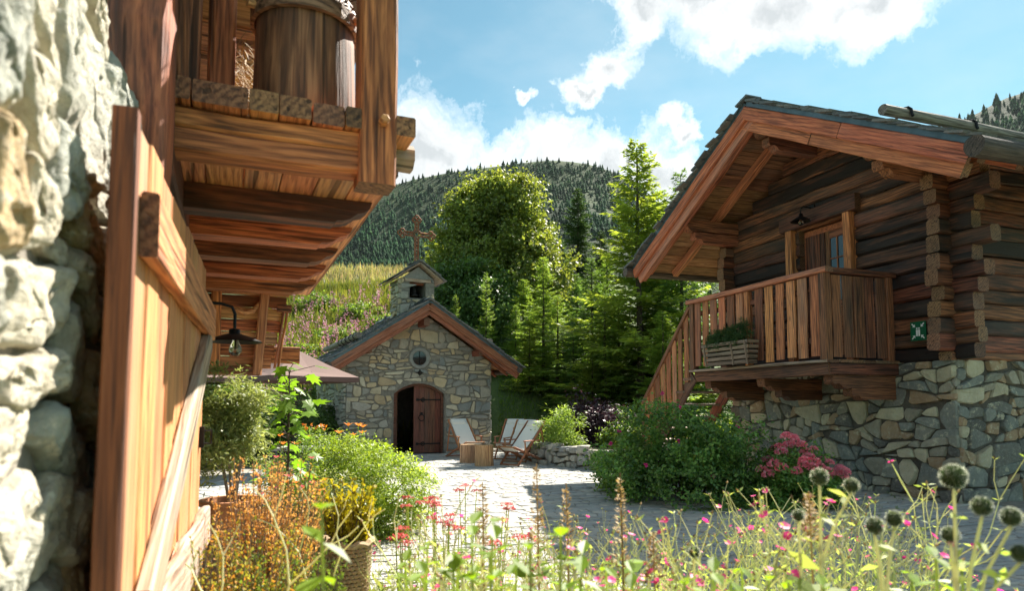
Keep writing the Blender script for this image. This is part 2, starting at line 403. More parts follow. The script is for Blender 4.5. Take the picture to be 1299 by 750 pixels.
M['parasol'] = plain('parasol cloth', (0.169, 0.105, 0.090), 0.85, 0.12, 3.0, 0.1)
M['parasol_d'] = plain('parasol valance', (0.12, 0.072, 0.066), 0.85, 0.12, 3.0, 0.1)
M['green'] = plain('green sign', (0.003, 0.105, 0.045), 0.4, 0.06, 3.0, 0.02)
M['white'] = plain('white sign print', (0.80, 0.80, 0.78), 0.45, 0.03, 3.0, 0.02)
M['terra'] = plain('terracotta', (0.44, 0.19, 0.09), 0.85, 0.3, 9.0, 0.3)
M['wicker'] = plain('wicker', (0.50, 0.36, 0.21), 0.75, 0.4, 25.0, 0.4, 0.004)
M['potg'] = plain('stone pot', (0.21, 0.16, 0.12), 0.9, 0.35, 8.0, 0.3)
M['white_pot'] = plain('pale pot', (0.52, 0.49, 0.45), 0.8, 0.2, 8.0, 0.2)
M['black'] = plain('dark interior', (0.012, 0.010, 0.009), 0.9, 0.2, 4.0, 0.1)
M['straw'] = leaf('straw', [(0.42, 0.25, 0.075), (0.58, 0.38, 0.13), (0.34, 0.19, 0.05)], 0.3, 0.6, (1.1, 0.95, 0.6))
M['soil'] = plain('soil', (0.06, 0.043, 0.03), 0.95, 0.4, 14.0, 0.6, 0.02)
M['bark'] = plain('bark', (0.095, 0.068, 0.047), 0.9, 0.5, 16.0, 0.8, 0.03)
M['barkl'] = plain('pale bark', (0.26, 0.22, 0.175), 0.9, 0.4, 22.0, 0.6, 0.01)
def glass(name):
    m, nt = new_mat(name)
    g = nt.node('ShaderNodeBsdfGlass', ins={'Roughness': 0.0, 'IOR': 1.45, 'Color': (0.95, 0.95, 0.92, 1)})
    nt.l.new(g.outputs[0], nt.out.inputs[0]); return m
M['glass'] = glass('bulb glass')
M['pane'] = plain('dark window glass', (0.015, 0.017, 0.018), 0.06, 0.1, 2.0, 0.0, spec=0.8)
# ------------------------------------------------------------------ masonry: irregular stones cut from a Voronoi pattern
def clip_half(poly, px, py, nx, ny):
    """keep the side where (p - P).n <= 0"""
    out = []; n = len(poly)
    for i in range(n):
        a = poly[i]; b = poly[(i + 1) % n]
        da = (a[0] - px) * nx + (a[1] - py) * ny; db = (b[0] - px) * nx + (b[1] - py) * ny
        if da <= 0: out.append(a)
        if (da < 0 < db) or (db < 0 < da):
            t = da / (da - db); out.append((a[0] + (b[0] - a[0]) * t, a[1] + (b[1] - a[1]) * t))
    return out
def cells(sites, bound, asp=1.0, wts=None):
    P = np.array(sites, float); Q = P * np.array([1.0 / asp, 1.0])
    res = []
    w = np.zeros(len(P)) if wts is None else np.array(wts)
    for i in range(len(P)):
        d = ((Q - Q[i]) ** 2).sum(1); nb = np.argsort(d)[1:22]
        poly = [(x / asp, y) for x, y in bound]
        for j in nb:
            nx, ny = Q[j] - Q[i]; L2 = nx * nx + ny * ny
            if L2 < 1e-9: continue
            t = 0.5 + (w[i] - w[j]) / (2 * L2)
            t = min(max(t, .12), .88)
            poly = clip_half(poly, Q[i][0] + nx * t, Q[i][1] + ny * t, nx, ny)
            if len(poly) < 3: break
        res.append([(x * asp, y) for x, y in poly] if len(poly) >= 3 else None)
    return res
def area_c(poly):
    A = cx = cy = 0.0
    for i in range(len(poly)):
        x0, y0 = poly[i]; x1, y1 = poly[(i + 1) % len(poly)]; k = x0 * y1 - x1 * y0
        A += k; cx += (x0 + x1) * k; cy += (y0 + y1) * k
    A *= .5
    if abs(A) < 1e-9: return 0, poly[0][0], poly[0][1]
    return abs(A), cx / (6 * A), cy / (6 * A)
def rubble_sites(x0, x1, y0, y1, course, width, rnd, jit=0.28):
    """loose courses of unequal stones"""
    S_ = []; W_ = []; y = y0 - course * .2
    while y < y1 + course * .3:
        h = course * rnd.choice([.6, .75, .9, 1.0, 1.2, 1.5]); x = x0 - rnd.uniform(0, width)
        while x < x1 + width:
            w = width * rnd.choice([.4, .55, .7, .9, 1.0, 1.2, 1.5, 1.9])
            if rnd.random() < .34 and h > course * .85:                # two thin ones on top of each other
                S_.append((x + w / 2, y + h * .27)); S_.append((x + w / 2 + rnd.uniform(-.2, .2) * w, y + h * .76)); W_ += [0, 0]
            else:
                S_.append((x + w / 2 + rnd.uniform(-jit, jit) * w, y + h / 2 + rnd.uniform(-jit, jit) * h)); W_.append((w * h) * rnd.uniform(-.1, .38))
            x += w
        y += h
    return S_, W_
def clip_convex(poly, bound):
    n = len(bound)
    A = sum(bound[i][0] * bound[(i + 1) % n][1] - bound[(i + 1) % n][0] * bound[i][1] for i in range(n))
    b = bound if A > 0 else bound[::-1]
    for i in range(n):
        x0, y0 = b[i]; x1, y1 = b[(i + 1) % n]; L = math.hypot(x1 - x0, y1 - y0)
        poly = clip_half(poly, x0, y0, (y1 - y0) / L, -(x1 - x0) / L)
        if len(poly) < 3: return None
    return poly
def course_cells(bound, course, width, rnd):
    """rough courses: uneven bed lines, leaning joints, split and knocked-off stones"""
    xs = [p[0] for p in bound]; ys = [p[1] for p in bound]; x0, x1, y0, y1 = min(xs), max(xs), min(ys), max(ys)
    rows = [y0 - course * rnd.random()]
    while rows[-1] < y1 + course: rows.append(rows[-1] + course * rnd.choice([.55, .7, .85, 1.0, 1.2, 1.5]))
    ph = [[rnd.uniform(0, 6.28) for _ in range(3)] for _ in rows]
    def bed(i, x): return rows[i] + course * (.30 * math.sin(x / width * .9 + ph[i][0]) + .16 * math.sin(x / width * 2.3 + ph[i][1]))
    out = []
    for i in range(len(rows) - 1):
        x = x0 - width * rnd.random(); lean = rnd.uniform(-.2, .2) * course
        while x < x1 + width:
            w = width * rnd.choice([.45, .6, .75, .9, 1.0, 1.2, 1.5, 2.0]); nl = rnd.uniform(-.28, .28) * course
            q = [(x - lean, bed(i, x - lean)), (x + w - nl, bed(i, x + w - nl)), (x + w + nl, bed(i + 1, x + w + nl)), (x + lean, bed(i + 1, x + lean))]
            h = (q[3][1] + q[2][1] - q[0][1] - q[1][1]) / 2
            if h > .2 * course:
                def lerp(a, b, t): return (a[0] + (b[0] - a[0]) * t, a[1] + (b[1] - a[1]) * t)
                if h > course * .9 and rnd.random() < .45:
                    ta, tb = rnd.uniform(.3, .65), rnd.uniform(.3, .65); m0, m1 = lerp(q[0], q[3], ta), lerp(q[1], q[2], tb)
                    parts = [[q[0], q[1], m1, m0], [m0, m1, q[2], q[3]]]
                    if w > width and rnd.random() < .6:
                        k = rnd.randrange(2); p = parts.pop(k); t0, t1 = rnd.uniform(.35, .65), rnd.uniform(.35, .65)
                        a_, b_ = lerp(p[0], p[1], t0), lerp(p[3], p[2], t1); parts += [[p[0], a_, b_, p[3]], [a_, p[1], p[2], b_]]
                else: parts = [q]
                for p in parts:
                    # knock corners off
                    r = []
                    for j in range(4):
                        a_, b_, c_ = p[j - 1], p[j], p[(j + 1) % 4]
                        c = rnd.choice([.04, .1, .16, .24, .34])
                        r.append(lerp(b_, a_, c * rnd.uniform(.6, 1.2))); r.append(lerp(b_, c_, c * rnd.uniform(.6, 1.2)))
                    r = clip_convex(r, bound)
                    if r: out.append(r)
            lean = nl; x += w
    return out
def round_poly(poly, joint, cut=0.24, rnd=None):
    A, cx, cy = area_c(poly)
    # merge tiny edges
    out = []
    for p in poly:
        if not out or math.hypot(p[0] - out[-1][0], p[1] - out[-1][1]) > joint * 1.6: out.append(p)
    if len(out) > 3 and math.hypot(out[0][0] - out[-1][0], out[0][1] - out[-1][1]) < joint * 1.6: out.pop()
    if len(out) < 3: return None
    sgn = 0
    for i in range(len(out)):
        x0, y0 = out[i]; x1, y1 = out[(i + 1) % len(out)]; sgn += x0 * y1 - x1 * y0
    if sgn < 0: out.reverse()
    ins = out
    for i in range(len(out)):                                        # inset by the joint
        x0, y0 = out[i]; x1, y1 = out[(i + 1) % len(out)]
        L = math.hypot(x1 - x0, y1 - y0)
        if L < 1e-6: continue
        nx, ny = (y1 - y0) / L, -(x1 - x0) / L                       # outward
        j = joint * (rnd.uniform(.5, 1.5) if rnd else 1)
        ins = clip_half(ins, x0 - nx * j, y0 - ny * j, nx, ny)
        if len(ins) < 3: return None
    out = ins; res = []
    for i in range(len(out)):
        a = out[i - 1]; b = out[i]; c = out[(i + 1) % len(out)]
        res.append((b[0] + (a[0] - b[0]) * cut, b[1] + (a[1] - b[1]) * cut)); res.append((b[0] + (c[0] - b[0]) * cut, b[1] + (c[1] - b[1]) * cut))
    return res
def stone_geo(poly, h, rnd, deep=0.05, rough=0.15, flat=0.62, fine=0):
    """poly in (u, v); front face looks along +w"""
    A, cx, cy = area_c(poly); n = len(poly); V = []; F = []
    r = math.sqrt(max(A, 1e-6)); tx, ty = rnd.uniform(-rough, rough), rnd.uniform(-rough, rough)
    def ring(s, z, jit):
        for (x, y) in poly:
            k = s * (1 + rnd.uniform(-jit, jit)); dx, dy = (x - cx) * k, (y - cy) * k
            V.append((dx, dy, z + tx * dx + ty * dy + rnd.uniform(-.5, .5) * jit * h))
    ring(1.0, -deep, 0); ring(.975, h * .62, .035); ring(.88, h * .97, .05)
    if fine: ring(.66, h * 1.02, .10)
    ring(flat if not fine else .36, h, .14)
    nr = 5 if fine else 4
    V.append((rnd.uniform(-.1, .1) * r, rnd.uniform(-.1, .1) * r, h * rnd.uniform(.98, 1.12)))
    for q in range(nr - 1):
        for i in range(n):
            a = q * n + i; b = q * n + (i + 1) % n
            F.append((a, b, b + n, a + n))
    c = nr * n
    for i in range(n): F.append(((nr - 1) * n + i, (nr - 1) * n + (i + 1) % n, c))
    return V, F, (cx, cy)
def masonry(parent, M0, bound, course, width, mat, seed, name='stone', joint=0.012, h=(.02, .05), openings=(), limit=300, deep=0.05, rough=.12, flat=.5, asp=1.2, keep=None, fine=0, cut=.12, voronoi=False):
    """stones as single objects in the plane of M0 (u = X, v = Y, out = Z)"""
    rnd = random.Random(seed)
    xs = [p[0] for p in bound]; ys = [p[1] for p in bound]
    if voronoi:
        st, wt = rubble_sites(min(xs), max(xs), min(ys), max(ys), course, width, rnd); polys = cells(st, bound, asp, wt)
    else: polys = course_cells(bound, course, width, rnd)
    made = []
    for poly in polys:
        if not poly: continue
        A, cx, cy = area_c(poly)
        if A < course * width * .05: continue
        bad = False
        for inside, push in openings:
            if inside(cx, cy): bad = True; break
            poly = [push(x, y) if inside(x, y) else (x, y) for x, y in poly]
        if bad or (keep and not keep(cx, cy)): continue
        poly = round_poly(poly, joint, cut, rnd)
        if not poly: continue
        A, cx, cy = area_c(poly)
        if A < course * width * .04: continue
        made.append((A, poly, rnd.uniform(*h)))
    made.sort(key=lambda q: -q[0])
    rest = []
    for k, (A, poly, hh) in enumerate(made):
        V, F, (cx, cy) = stone_geo(poly, hh, rnd, deep, rough, flat, fine)
        if k < limit: part(parent, name, V, F, mat, M0 @ T(cx, cy, 0), smooth=bool(fine))
        else: rest.append(([(x + cx, y + cy, z) for x, y, z in V], F))
    if rest:
        V, F = join_geo(*rest)
        o = part(parent, name + '_infill', V, F, mat, M0); o['kind'] = 'stuff'
    return len(made)
def plane_frame(o, u, v):
    u = Vector(u).normalized(); v = Vector(v).normalized(); w = u.cross(v); Mx = Matrix.Identity(4)
    for i in range(3): Mx[i][0], Mx[i][1], Mx[i][2], Mx[i][3] = u[i], v[i], w[i], o[i]
    return Mx

# ------------------------------------------------------------------ terrain
TH = R(19.65)
def cam_dl(x, y):
    return x * math.sin(TH) + y * math.cos(TH), x * math.cos(TH) - y * math.sin(TH)
def from_dl(d, l):
    return d * math.sin(TH) + l * math.cos(TH), d * math.cos(TH) - l * math.sin(TH)
def sstep(a, b, x):
    t = min(1.0, max(0.0, (x - a) / (b - a))); return t * t * (3 - 2 * t)
_rp = np.random.RandomState(5)
_ph = _rp.uniform(0, 6.28, (12, 2)); _fr = _rp.uniform(.05, .35, (12, 2)) * np.where(_rp.rand(12, 2) > .5, 1, -1)
def wob(x, y):
    s = 0
    for i in range(12): s += math.sin(x * _fr[i, 0] + _ph[i, 0] + y * _fr[i, 1] * .7) * math.cos(y * _fr[i, 1] + _ph[i, 1])
    return s / 12
def ground_z(x, y):
    d, l = cam_dl(x, y)
    start = 20.6 + 1.6 * sstep(-2, -7, l) + 1.0 * sstep(2.5, 6, l)          # foot of the slope
    t = d - start
    if t <= 0: return 0.0
    z = 0.40 * t * sstep(0, 6, t) if t < 30 else .40 * 30 - (t - 30) * .12
    z += wob(x, y) * 0.9 * sstep(0, 8, t)
    side = sstep(4, 16, l)
    return max(z * (1 - .30 * side), -6)
def sheet(xs, ys, zf):
    V = np.array([(x, y, zf(x, y)) for y in ys for x in xs]); nx, ny = len(xs), len(ys)
    F = np.array([(j * nx + i, j * nx + i + 1, (j + 1) * nx + i + 1, (j + 1) * nx + i) for j in range(ny - 1) for i in range(nx - 1)])
    return V, F
gm, nt = new_mat('meadow ground')
gp = nt.node('ShaderNodeTexCoord').outputs['Object']
gn = nt.noise(gp, 0.5, 6.0, 0.6); gn2 = nt.noise(gp, 6.0, 5.0, 0.6)
gc = nt.mix(nt.mapr(gn, .35, .65, 0, 1), (0.055, 0.105, 0.018), (0.10, 0.135, 0.032))
gc = nt.mix(nt.mapr(gn2, .4, .7, 0, .6), gc, (0.035, 0.06, 0.015))
bp = nt.node('ShaderNodeBump', ins={'Strength': .8, 'Distance': .08, 'Height': nt.noise(gp, 22.0, 4.0)}).outputs[0]
b = nt.node('ShaderNodeBsdfPrincipled', ins={'Base Color': gc, 'Roughness': .9, 'Normal': bp}); nt.l.new(b.outputs[0], nt.out.inputs[0])
M['meadow'] = gm
xs = np.concatenate([np.linspace(-1400, -70, 12), np.linspace(-60, 90, 120), np.linspace(110, 1500, 12)])
ys = np.concatenate([np.linspace(-350, -12, 8), np.linspace(-8, 75, 90), np.linspace(85, 1500, 14)])
def gz(x, y):
    d, l = cam_dl(x, y)
    return ground_z(x, y) - 0.03
V, F = sheet(xs, ys, gz)
g = obj('ground', mk_mesh('ground', V, F, M['meadow'], True)); tag(g, 'grassy ground rising behind the chapel', kind='structure')

# ------------------------------------------------------------------ paved court: bedding + flagstones
bed = plain('sandy joints', (0.30, 0.28, 0.24), .95, .35, 9.0, .6, .02)
cv = [from_dl(.2, -4.5), from_dl(.2, 14), from_dl(11.8, 14), from_dl(16.2, 6.5), from_dl(18.6, 3.0), from_dl(21, .6), from_dl(19.2, -7.5), from_dl(9, -7.5)]
V = [(x, y, 0.004) for x, y in cv]
court = obj('courtyard_paving', mk_mesh('courtyard_paving', V, [tuple(range(len(V)))], bed)); tag(court, 'grey stone paved courtyard between chapel and chalet', kind='structure')
def paving():
    rnd = random.Random(77)
    # the court as seen: quadrilateral along the village axes
    bound = [(-1.5, 2.9), (9.3, 2.9), (9.3, 6.7), (9.0, 16.2), (6.6, 18.0), (0.6, 18.2), (-1.2, 12)]
    cand = []
    for poly in course_cells(bound, .15, .27, rnd):
        if not poly: continue
        poly = round_poly(poly, .006, .14, rnd)
        if not poly: continue
        A, cx, cy = area_c(poly); d, l = cam_dl(cx, cy)
        if A < .004 or d < 3.6 or l < -.62 * d or l > .83 * d: continue
        if cx > 8.9 and cy > 6.5: continue
        cand.append((A / d ** 3, poly))
    cand.sort(key=lambda q: -q[0]); rest = []
    for k, (_, poly) in enumerate(cand):
        A, cx, cy = area_c(poly); n = len(poly); V = []; F = []; h = rnd.uniform(.003, .012); tx, ty = rnd.uniform(-.02, .02), rnd.uniform(-.02, .02)
        for s, z in ((1, -.02), (.99, h * .5), (.9, h)):
            for x, y in poly: V.append(((x - cx) * s, (y - cy) * s, z + (tx * (x - cx) + ty * (y - cy) if z > 0 else 0)))
        V.append((0, 0, h * 1.15))
        for q in (0, 1):
            for i in range(n): F.append((q * n + i, q * n + (i + 1) % n, (q + 1) * n + (i + 1) % n, (q + 1) * n + i))
        for i in range(n): F.append((2 * n + i, 2 * n + (i + 1) % n, 3 * n))
        if k < 300: part(court, 'paver', V, F, M['paver'], T(cx, cy, .006), smooth=True)
        else: rest.append(([(x + cx, y + cy, z + .006) for x, y, z in V], F))
    V, F = join_geo(*rest)
    o = part(court, 'distant_pavers', V, F, M['paver_far'], None, smooth=True); o['kind'] = 'stuff'
# joined pavers take their tone per stone
m, nt = new_mat('paving stone field')
ri = nt.node('ShaderNodeNewGeometry').outputs['Random Per Island']
gp = nt.node('ShaderNodeTexCoord').outputs['Object']
c = nt.ramp(ri, [(0, (0.422, 0.410, 0.372)), (.2, (0.365, 0.365, 0.342)), (.4, (0.474, 0.447, 0.390)), (.6, (0.384, 0.391, 0.378)), (.8, (0.326, 0.334, 0.323)), (.9, (0.512, 0.485, 0.427))], 'CONSTANT')
n1 = nt.noise(gp, 5.0, 6.0, .62); n2 = nt.noise(gp, 26.0, 5.0, .6)
c = nt.mix(nt.mapr(n1, .35, .7, 0, .35), c, nt.mix(1.0, c, (.42, .42, .43), 'MULTIPLY')); c = nt.mix(nt.mapr(n2, .5, .75, 0, .3), c, (.52, .51, .47))
bp = nt.node('ShaderNodeBump', ins={'Strength': .8, 'Distance': .03, 'Height': nt.math('ADD', n1, nt.math('MULTIPLY', n2, .4))}).outputs[0]
b = nt.node('ShaderNodeBsdfPrincipled', ins={'Base Color': c, 'Roughness': .88, 'Normal': bp}); nt.l.new(b.outputs[0], nt.out.inputs[0])
M['paver_far'] = m
paving()
# ------------------------------------------------------------------ slates: thin split stones laid in rows up a slope
def slate_field(parent, M0, wid, length, rows, sw, mat, seed, cols_single, skip=lambda c, r: False, th=.026, name='slate', over=.12, limit=300):
    """M0: x along the eave, y up the slope, z out of the roof. First cols_single columns are single objects, the rest one mesh."""
    rnd = random.Random(seed); rest = []; ex = length / rows
    for r in range(rows):
        x = -.02 * rnd.random(); c = 0
        while x < wid - .02:
            w = sw * rnd.uniform(.7, 1.3); w = min(w, wid - x + .03)
            L = ex * rnd.uniform(1.5, 1.9); t = th * rnd.uniform(.7, 1.4); ov = rnd.uniform(0, over) if c == 0 else 0
            x0, x1 = x - ov, x + w - .008; y0 = r * ex - rnd.uniform(0, ex * .22)
            n = [rnd.uniform(-.04, .04) for _ in range(6)]
            lift = .012 + t
            V = [(x0 + n[0], y0 + n[1], lift), (x1 + n[2], y0 + n[3], lift), (x1, y0 + L, .006), (x0, y0 + L, .006),
                 (x0 + n[0], y0 + n[1], lift + t), (x1 + n[2], y0 + n[3], lift + t), (x1, y0 + L, .006 + t), (x0, y0 + L, .006 + t)]
            F = [(3, 2, 1, 0), (4, 5, 6, 7), (0, 1, 5, 4), (1, 2, 6, 5), (2, 3, 7, 6), (3, 0, 4, 7)]
            if c < cols_single: part(parent, name, V, F, mat, M0)
            else: rest.append((V, F))
            x += w; c += 1
    if rest:
        V, F = join_geo(*rest); o = part(parent, name + '_field', V, F, M['slate2'], M0); o['kind'] = 'stuff'

def round_log(parent, name, a, b, r, mat, n=12, segs=5, wobble=.012):
    a = Vector(a); b = Vector(b); L = (b - a).length; rnd = random.Random(int(L * 1000) + int(a.x * 77))
    V = []; F = []
    for i in range(segs + 1):
        oy, oz = rnd.uniform(-wobble, wobble), rnd.uniform(-wobble, wobble)
        for k in range(n):
            an = 2 * math.pi * k / n; rr = r * (1 + .04 * math.sin(3 * an + i))
            V.append((L * i / segs, oy + rr * math.cos(an), oz + rr * math.sin(an)))
    for i in range(segs):
        for k in range(n): F.append((i * n + k, i * n + (k + 1) % n, (i + 1) * n + (k + 1) % n, (i + 1) * n + k))
    F += [tuple(range(n - 1, -1, -1)), tuple(range(segs * n, segs * n + n))]
    return part(parent, name, V, F, mat, frame(a, b))
def ring_geo(c, ax, r, tr, n=16, m=5):
    ax = Vector(ax).normalized(); u = ax.orthogonal().normalized(); w = ax.cross(u); c = Vector(c)
    return tube_geo([c + (u * math.cos(2 * math.pi * k / n) + w * math.sin(2 * math.pi * k / n)) * r for k in range(n)], tr, m, True)

# ------------------------------------------------------------------ chapel
def chapel():
    t = thing('stone_chapel', 'small rubble stone chapel with slate roof, bell turret and half-open arched door', 'chapel', (1.75, 17.94, 0), R(5))
    Wd, Dp, RU, SL = 4.14, 4.6, 2.07, 0.65
    wz = lambda u: 3.93 - SL * abs(u - RU)
    top = lambda u: 4.24 - SL * abs(u - RU)
    d0, d1, spr, apx = 1.29, 2.74, 1.66, 1.95
    arch = []
    hw = (d1 - d0) / 2; rise = apx - spr; rad = (hw * hw + rise * rise) / (2 * rise); ac = ((d0 + d1) / 2, apx - rad)
    archz = lambda u: ac[1] + math.sqrt(max(0, rad * rad - (u - ac[0]) ** 2))
    arch = [(d0 + (d1 - d0) * i / 10, archz(d0 + (d1 - d0) * i / 10)) for i in range(11)]
    poly = [(0, -.3), (d0, -.3)] + arch + [(d1, -.3), (Wd, -.3), (Wd, wz(Wd)), (RU, wz(RU)), (0, wz(0))]
    V, F = prism_geo(poly, 0, .45); part(t, 'front_wall', V, F, M['mortar'])
    V, F = box_geo(.0, .45, .45, Dp, -.3, wz(0) - .1); part(t, 'side_wall', V, F, M['mortar'])
    V, F = box_geo(Wd - .45, Wd, .45, Dp, -.3, wz(0) - .1); part(t, 'side_wall', V, F, M['mortar'])
    V, F = prism_geo([(0, -.3), (Wd, -.3), (Wd, wz(Wd)), (RU, wz(RU)), (0, wz(0))], Dp, Dp + .4); part(t, 'rear_wall', V, F, M['mortar'])
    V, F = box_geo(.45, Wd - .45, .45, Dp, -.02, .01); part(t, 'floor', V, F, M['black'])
    wc = (2.0, 2.65)
    def in_door(x, y): return d0 - .03 < x < d1 + .03 and y < (archz(min(max(x, d0), d1)) + .04)
    def push_door(x, y):
        dl, dr, du = x - d0 + .035, d1 + .035 - x, archz(min(max(x, d0), d1)) + .045 - y
        m = min(dl, dr, du)
        return (d0 - .035, y) if m == dl else ((d1 + .035, y) if m == dr else (x, y + du))
    def in_win(x, y): return (x - wc[0]) ** 2 + (y - wc[1]) ** 2 < .30 ** 2
    def push_win(x, y):
        q = math.hypot(x - wc[0], y - wc[1]) or 1e-3; return wc[0] + (x - wc[0]) / q * .305, wc[1] + (y - wc[1]) / q * .305
    Mf = plane_frame((0, 0, 0), (1, 0, 0), (0, 0, 1))
    masonry(t, Mf, [(0, -.02), (Wd, -.02), (Wd, wz(Wd)), (RU, wz(RU)), (0, wz(0))], .185, .27, M['cstone'], 11, joint=.012, h=(.018, .045), openings=[(in_door, push_door), (in_win, push_win)], limit=200, rough=.10)
    Ms = plane_frame((0, Dp + .3, 0), (0, -1, 0), (0, 0, 1))
    masonry(t, Ms, [(0, -.02), (Dp + .3, -.02), (Dp + .3, wz(0)), (0, wz(0))], .19, .34, M['cstone'], 12, joint=.014, h=(.03, .075), limit=60, rough=.2)
    Mr = plane_frame((Wd, 0, 0), (0, 1, 0), (0, 0, 1))
    masonry(t, Mr, [(0, -.02), (Dp, -.02), (Dp, wz(0)), (0, wz(0))], .2, .4, M['cstone'], 13, joint=.012, limit=0)
    # round window
    n = 24; V = []; F = []
    for r, y in ((.30, -.025), (.285, -.05), (.215, -.05), (.195, -.02), (.19, .20)):
        for k in range(n): V.append((wc[0] + r * math.cos(2 * math.pi * k / n), y, wc[1] + r * math.sin(2 * math.pi * k / n)))
    for i in range(4):
        for k in range(n): F.append((i * n + k, i * n + (k + 1) % n, (i + 1) * n + (k + 1) % n, (i + 1) * n + k))
    w = part(t, 'round_window', V, F, M['rim'], smooth=False)
    V = [(wc[0] + .2 * math.cos(2 * math.pi * k / n), -.012, wc[1] + .2 * math.sin(2 * math.pi * k / n)) for k in range(n)]
    part(w, 'pane', V, [tuple(range(n))], M['pane'])
    g = join_geo(tube_geo([(wc[0] - .19, -.022, wc[1]), (wc[0] + .19, -.022, wc[1])], .008, 5), tube_geo([(wc[0], -.022, wc[1] - .19), (wc[0], -.022, wc[1] + .19)], .008, 5))
    part(w, 'glazing_bar', *g, M['iron'])
    # small iron emblem under the window
    g = join_geo(ring_geo((2.0, -.06, 2.24), (0, 1, 0), .05, .012), tube_geo([(1.9, -.06, 2.25), (2.1, -.06, 2.25)], .012, 5), tube_geo([(2.0, -.06, 2.15), (2.0, -.06, 2.34)], .012, 5))
    part(t, 'iron_emblem', *g, M['iron'])
    # door frame and leaves
    fr = join_geo(box_geo(d0, d0 + .09, .10, .22, 0, spr), box_geo(d1 - .07, d1, .10, .22, 0, spr))
    po = [(u, z) for u, z in arch] + [(u, z - .07) for u, z in reversed(arch)]
    fr = join_geo(fr, prism_geo(po, .10, .22)); part(t, 'door_frame', *fr, M['cdoor'])
    lx0, lx1 = 1.90, d1 - .07
    leafd = thing_part(t, 'door_leaf')
    nb = 5; bw = (lx1 - lx0) / nb
    for i in range(nb):
        a, b_ = lx0 + i * bw + .003, lx0 + (i + 1) * bw - .003
        pl = [(a, .03), (b_, .03), (b_, archz(b_) - .075), (a, archz(a) - .075)]
        V, F = prism_geo([(0, 0), (pl[2][1] - .03, 0), (pl[3][1] - .03, 0)], 0, 1)
        V = [(0, 0, 0), (0, bw - .006, 0), (pl[2][1] - .03, bw - .006, 0), (pl[3][1] - .03, 0, 0), (0, 0, .045), (0, bw - .006, .045), (pl[2][1] - .03, bw - .006, .045), (pl[3][1] - .03, 0, .045)]
        Mx = Matrix(((0, 1, 0, a), (0, 0, -1, .20 + .004 * (i % 2)), (1, 0, 0, .03), (0, 0, 0, 1)))
        part(leafd, 'plank', V, [(0, 1, 2, 3), (7, 6, 5, 4), (4, 5, 1, 0), (5, 6, 2, 1), (6, 7, 3, 2), (7, 4, 0, 3)], M['cdoor'], Mx)
    for z in (.28, 1.50):
        g = join_geo(box_geo(lx0 + .12, lx1, .135, .15, z - .018, z + .018), ring_geo((lx0 + .26, .14, z), (0, 1, 0), .05, .012), box_geo(lx0 + .06, lx0 + .13, .135, .15, z - .035, z + .035))
        part(leafd, 'strap_hinge', *g, M['iron'])
    g = join_geo(ring_geo((lx0 + .22, .13, 1.0), (0, 1, 0), .085, .013), box_geo(lx0 + .19, lx0 + .25, .13, .15, 1.07, 1.15)); part(leafd, 'ring_handle', *g, M['iron'])
    lf2 = thing_part(t, 'door_leaf')
    for i in range(4):
        beam(lf2, 'plank', (d0 + .12 + .012 * i, .22 + i * .15, .03), (d0 + .12 + .012 * i, .22 + i * .15, archz(d0 + .2) - .1), .14, .045, M['cdoor'], up=(1, 0, 0))
    # roof
    y0, y1 = -.70, Dp + .7; e = .62
    for s in (-1, 1):
        eu = -e if s < 0 else Wd + e
        # deck
        ln = math.hypot(RU + e, SL * (RU + e))
        sx = Vector((0, 1, 0)) if s < 0 else Vector((0, 1, 0))
        up = Vector((RU - eu, 0, SL * (RU + e))).normalized()
        o = Vector((eu, y0 + .04, top(eu) - .10))
        nrm = Vector((-SL * (1 if s < 0 else -1), 0, 1)).normalized()
        Mx = Matrix.Identity(4)
        ex = Vector((0, 1, 0)); 
        for i in range(3): Mx[i][0], Mx[i][1], Mx[i][2], Mx[i][3] = ex[i], up[i], nrm[i], o[i]
        V, F = box_geo(0, y1 - y0 - .08, 0, ln, -.025, .028)
        if s > 0: pass
        roof = part(t, 'roof_slope', V, F, M['board'], Mx)
        Ms_ = Mx @ T(-.06, -.05, .03)
        slate_field(roof, Ms_, y1 - y0, ln + .05, 17, .30, M['slate'], 40 + s, 3)
        # zinc verge strip
        beam(roof, 'verge_flashing', o + Vector((0, -.055, 0)) + nrm * .012, o + up * ln + Vector((0, -.055, 0)) + nrm * .012, .02, .07, M['zinc'], up=nrm, wob=.001)
        # barge boards
        a = Vector((eu, y0, top(eu) - .21)); b_ = Vector((RU, y0, top(RU) - .21))
        beam(t, 'barge_board', a, b_, .05, .19, M['cfascia'], up=nrm, wob=.004)
        a2 = Vector((eu + (0.06 if s < 0 else -.06), y0 + .05, top(eu) - .36 + .04)); b2 = Vector((RU, y0 + .05, top(RU) - .365))
        beam(t, 'barge_board', a2, b2, .05, .15, M['cfascia'], up=nrm, wob=.004)
        # soffit boards and rafters under the overhang
        for k in range(4):
            yy = y0 + .08 + k * .17
            beam(t, 'soffit_board', Vector((eu + .02 * (-s), yy + .075, top(eu) - .155)), Vector((RU, yy + .075, top(RU) - .155)), .16, .03, M['board'], up=nrm, wob=.002, segs=2)
        for yy in (y0 + .22,):
            beam(t, 'rafter', Vector((eu + .03 * (-s), yy, top(eu) - .25)), Vector((RU, yy, top(RU) - .25)), .09, .12, M['cfascia'], up=nrm)
        for k in range(6):
            yy = .1 + k * .85
            beam(t, 'rafter', Vector((eu + .03 * (-s), yy, top(eu) - .235)), Vector((eu - s * .9, yy, top(eu) + SL * .9 - .235)), .09, .12, M['cfascia'], up=nrm, segs=2)
        # eave log gutter
        round_log(t, 'log_gutter', (eu - .04 * (-s) * -1, y0 - .06, top(eu) - .14), (eu - .04 * (-s) * -1, y1, top(eu) - .14), .085, M['darklog'])
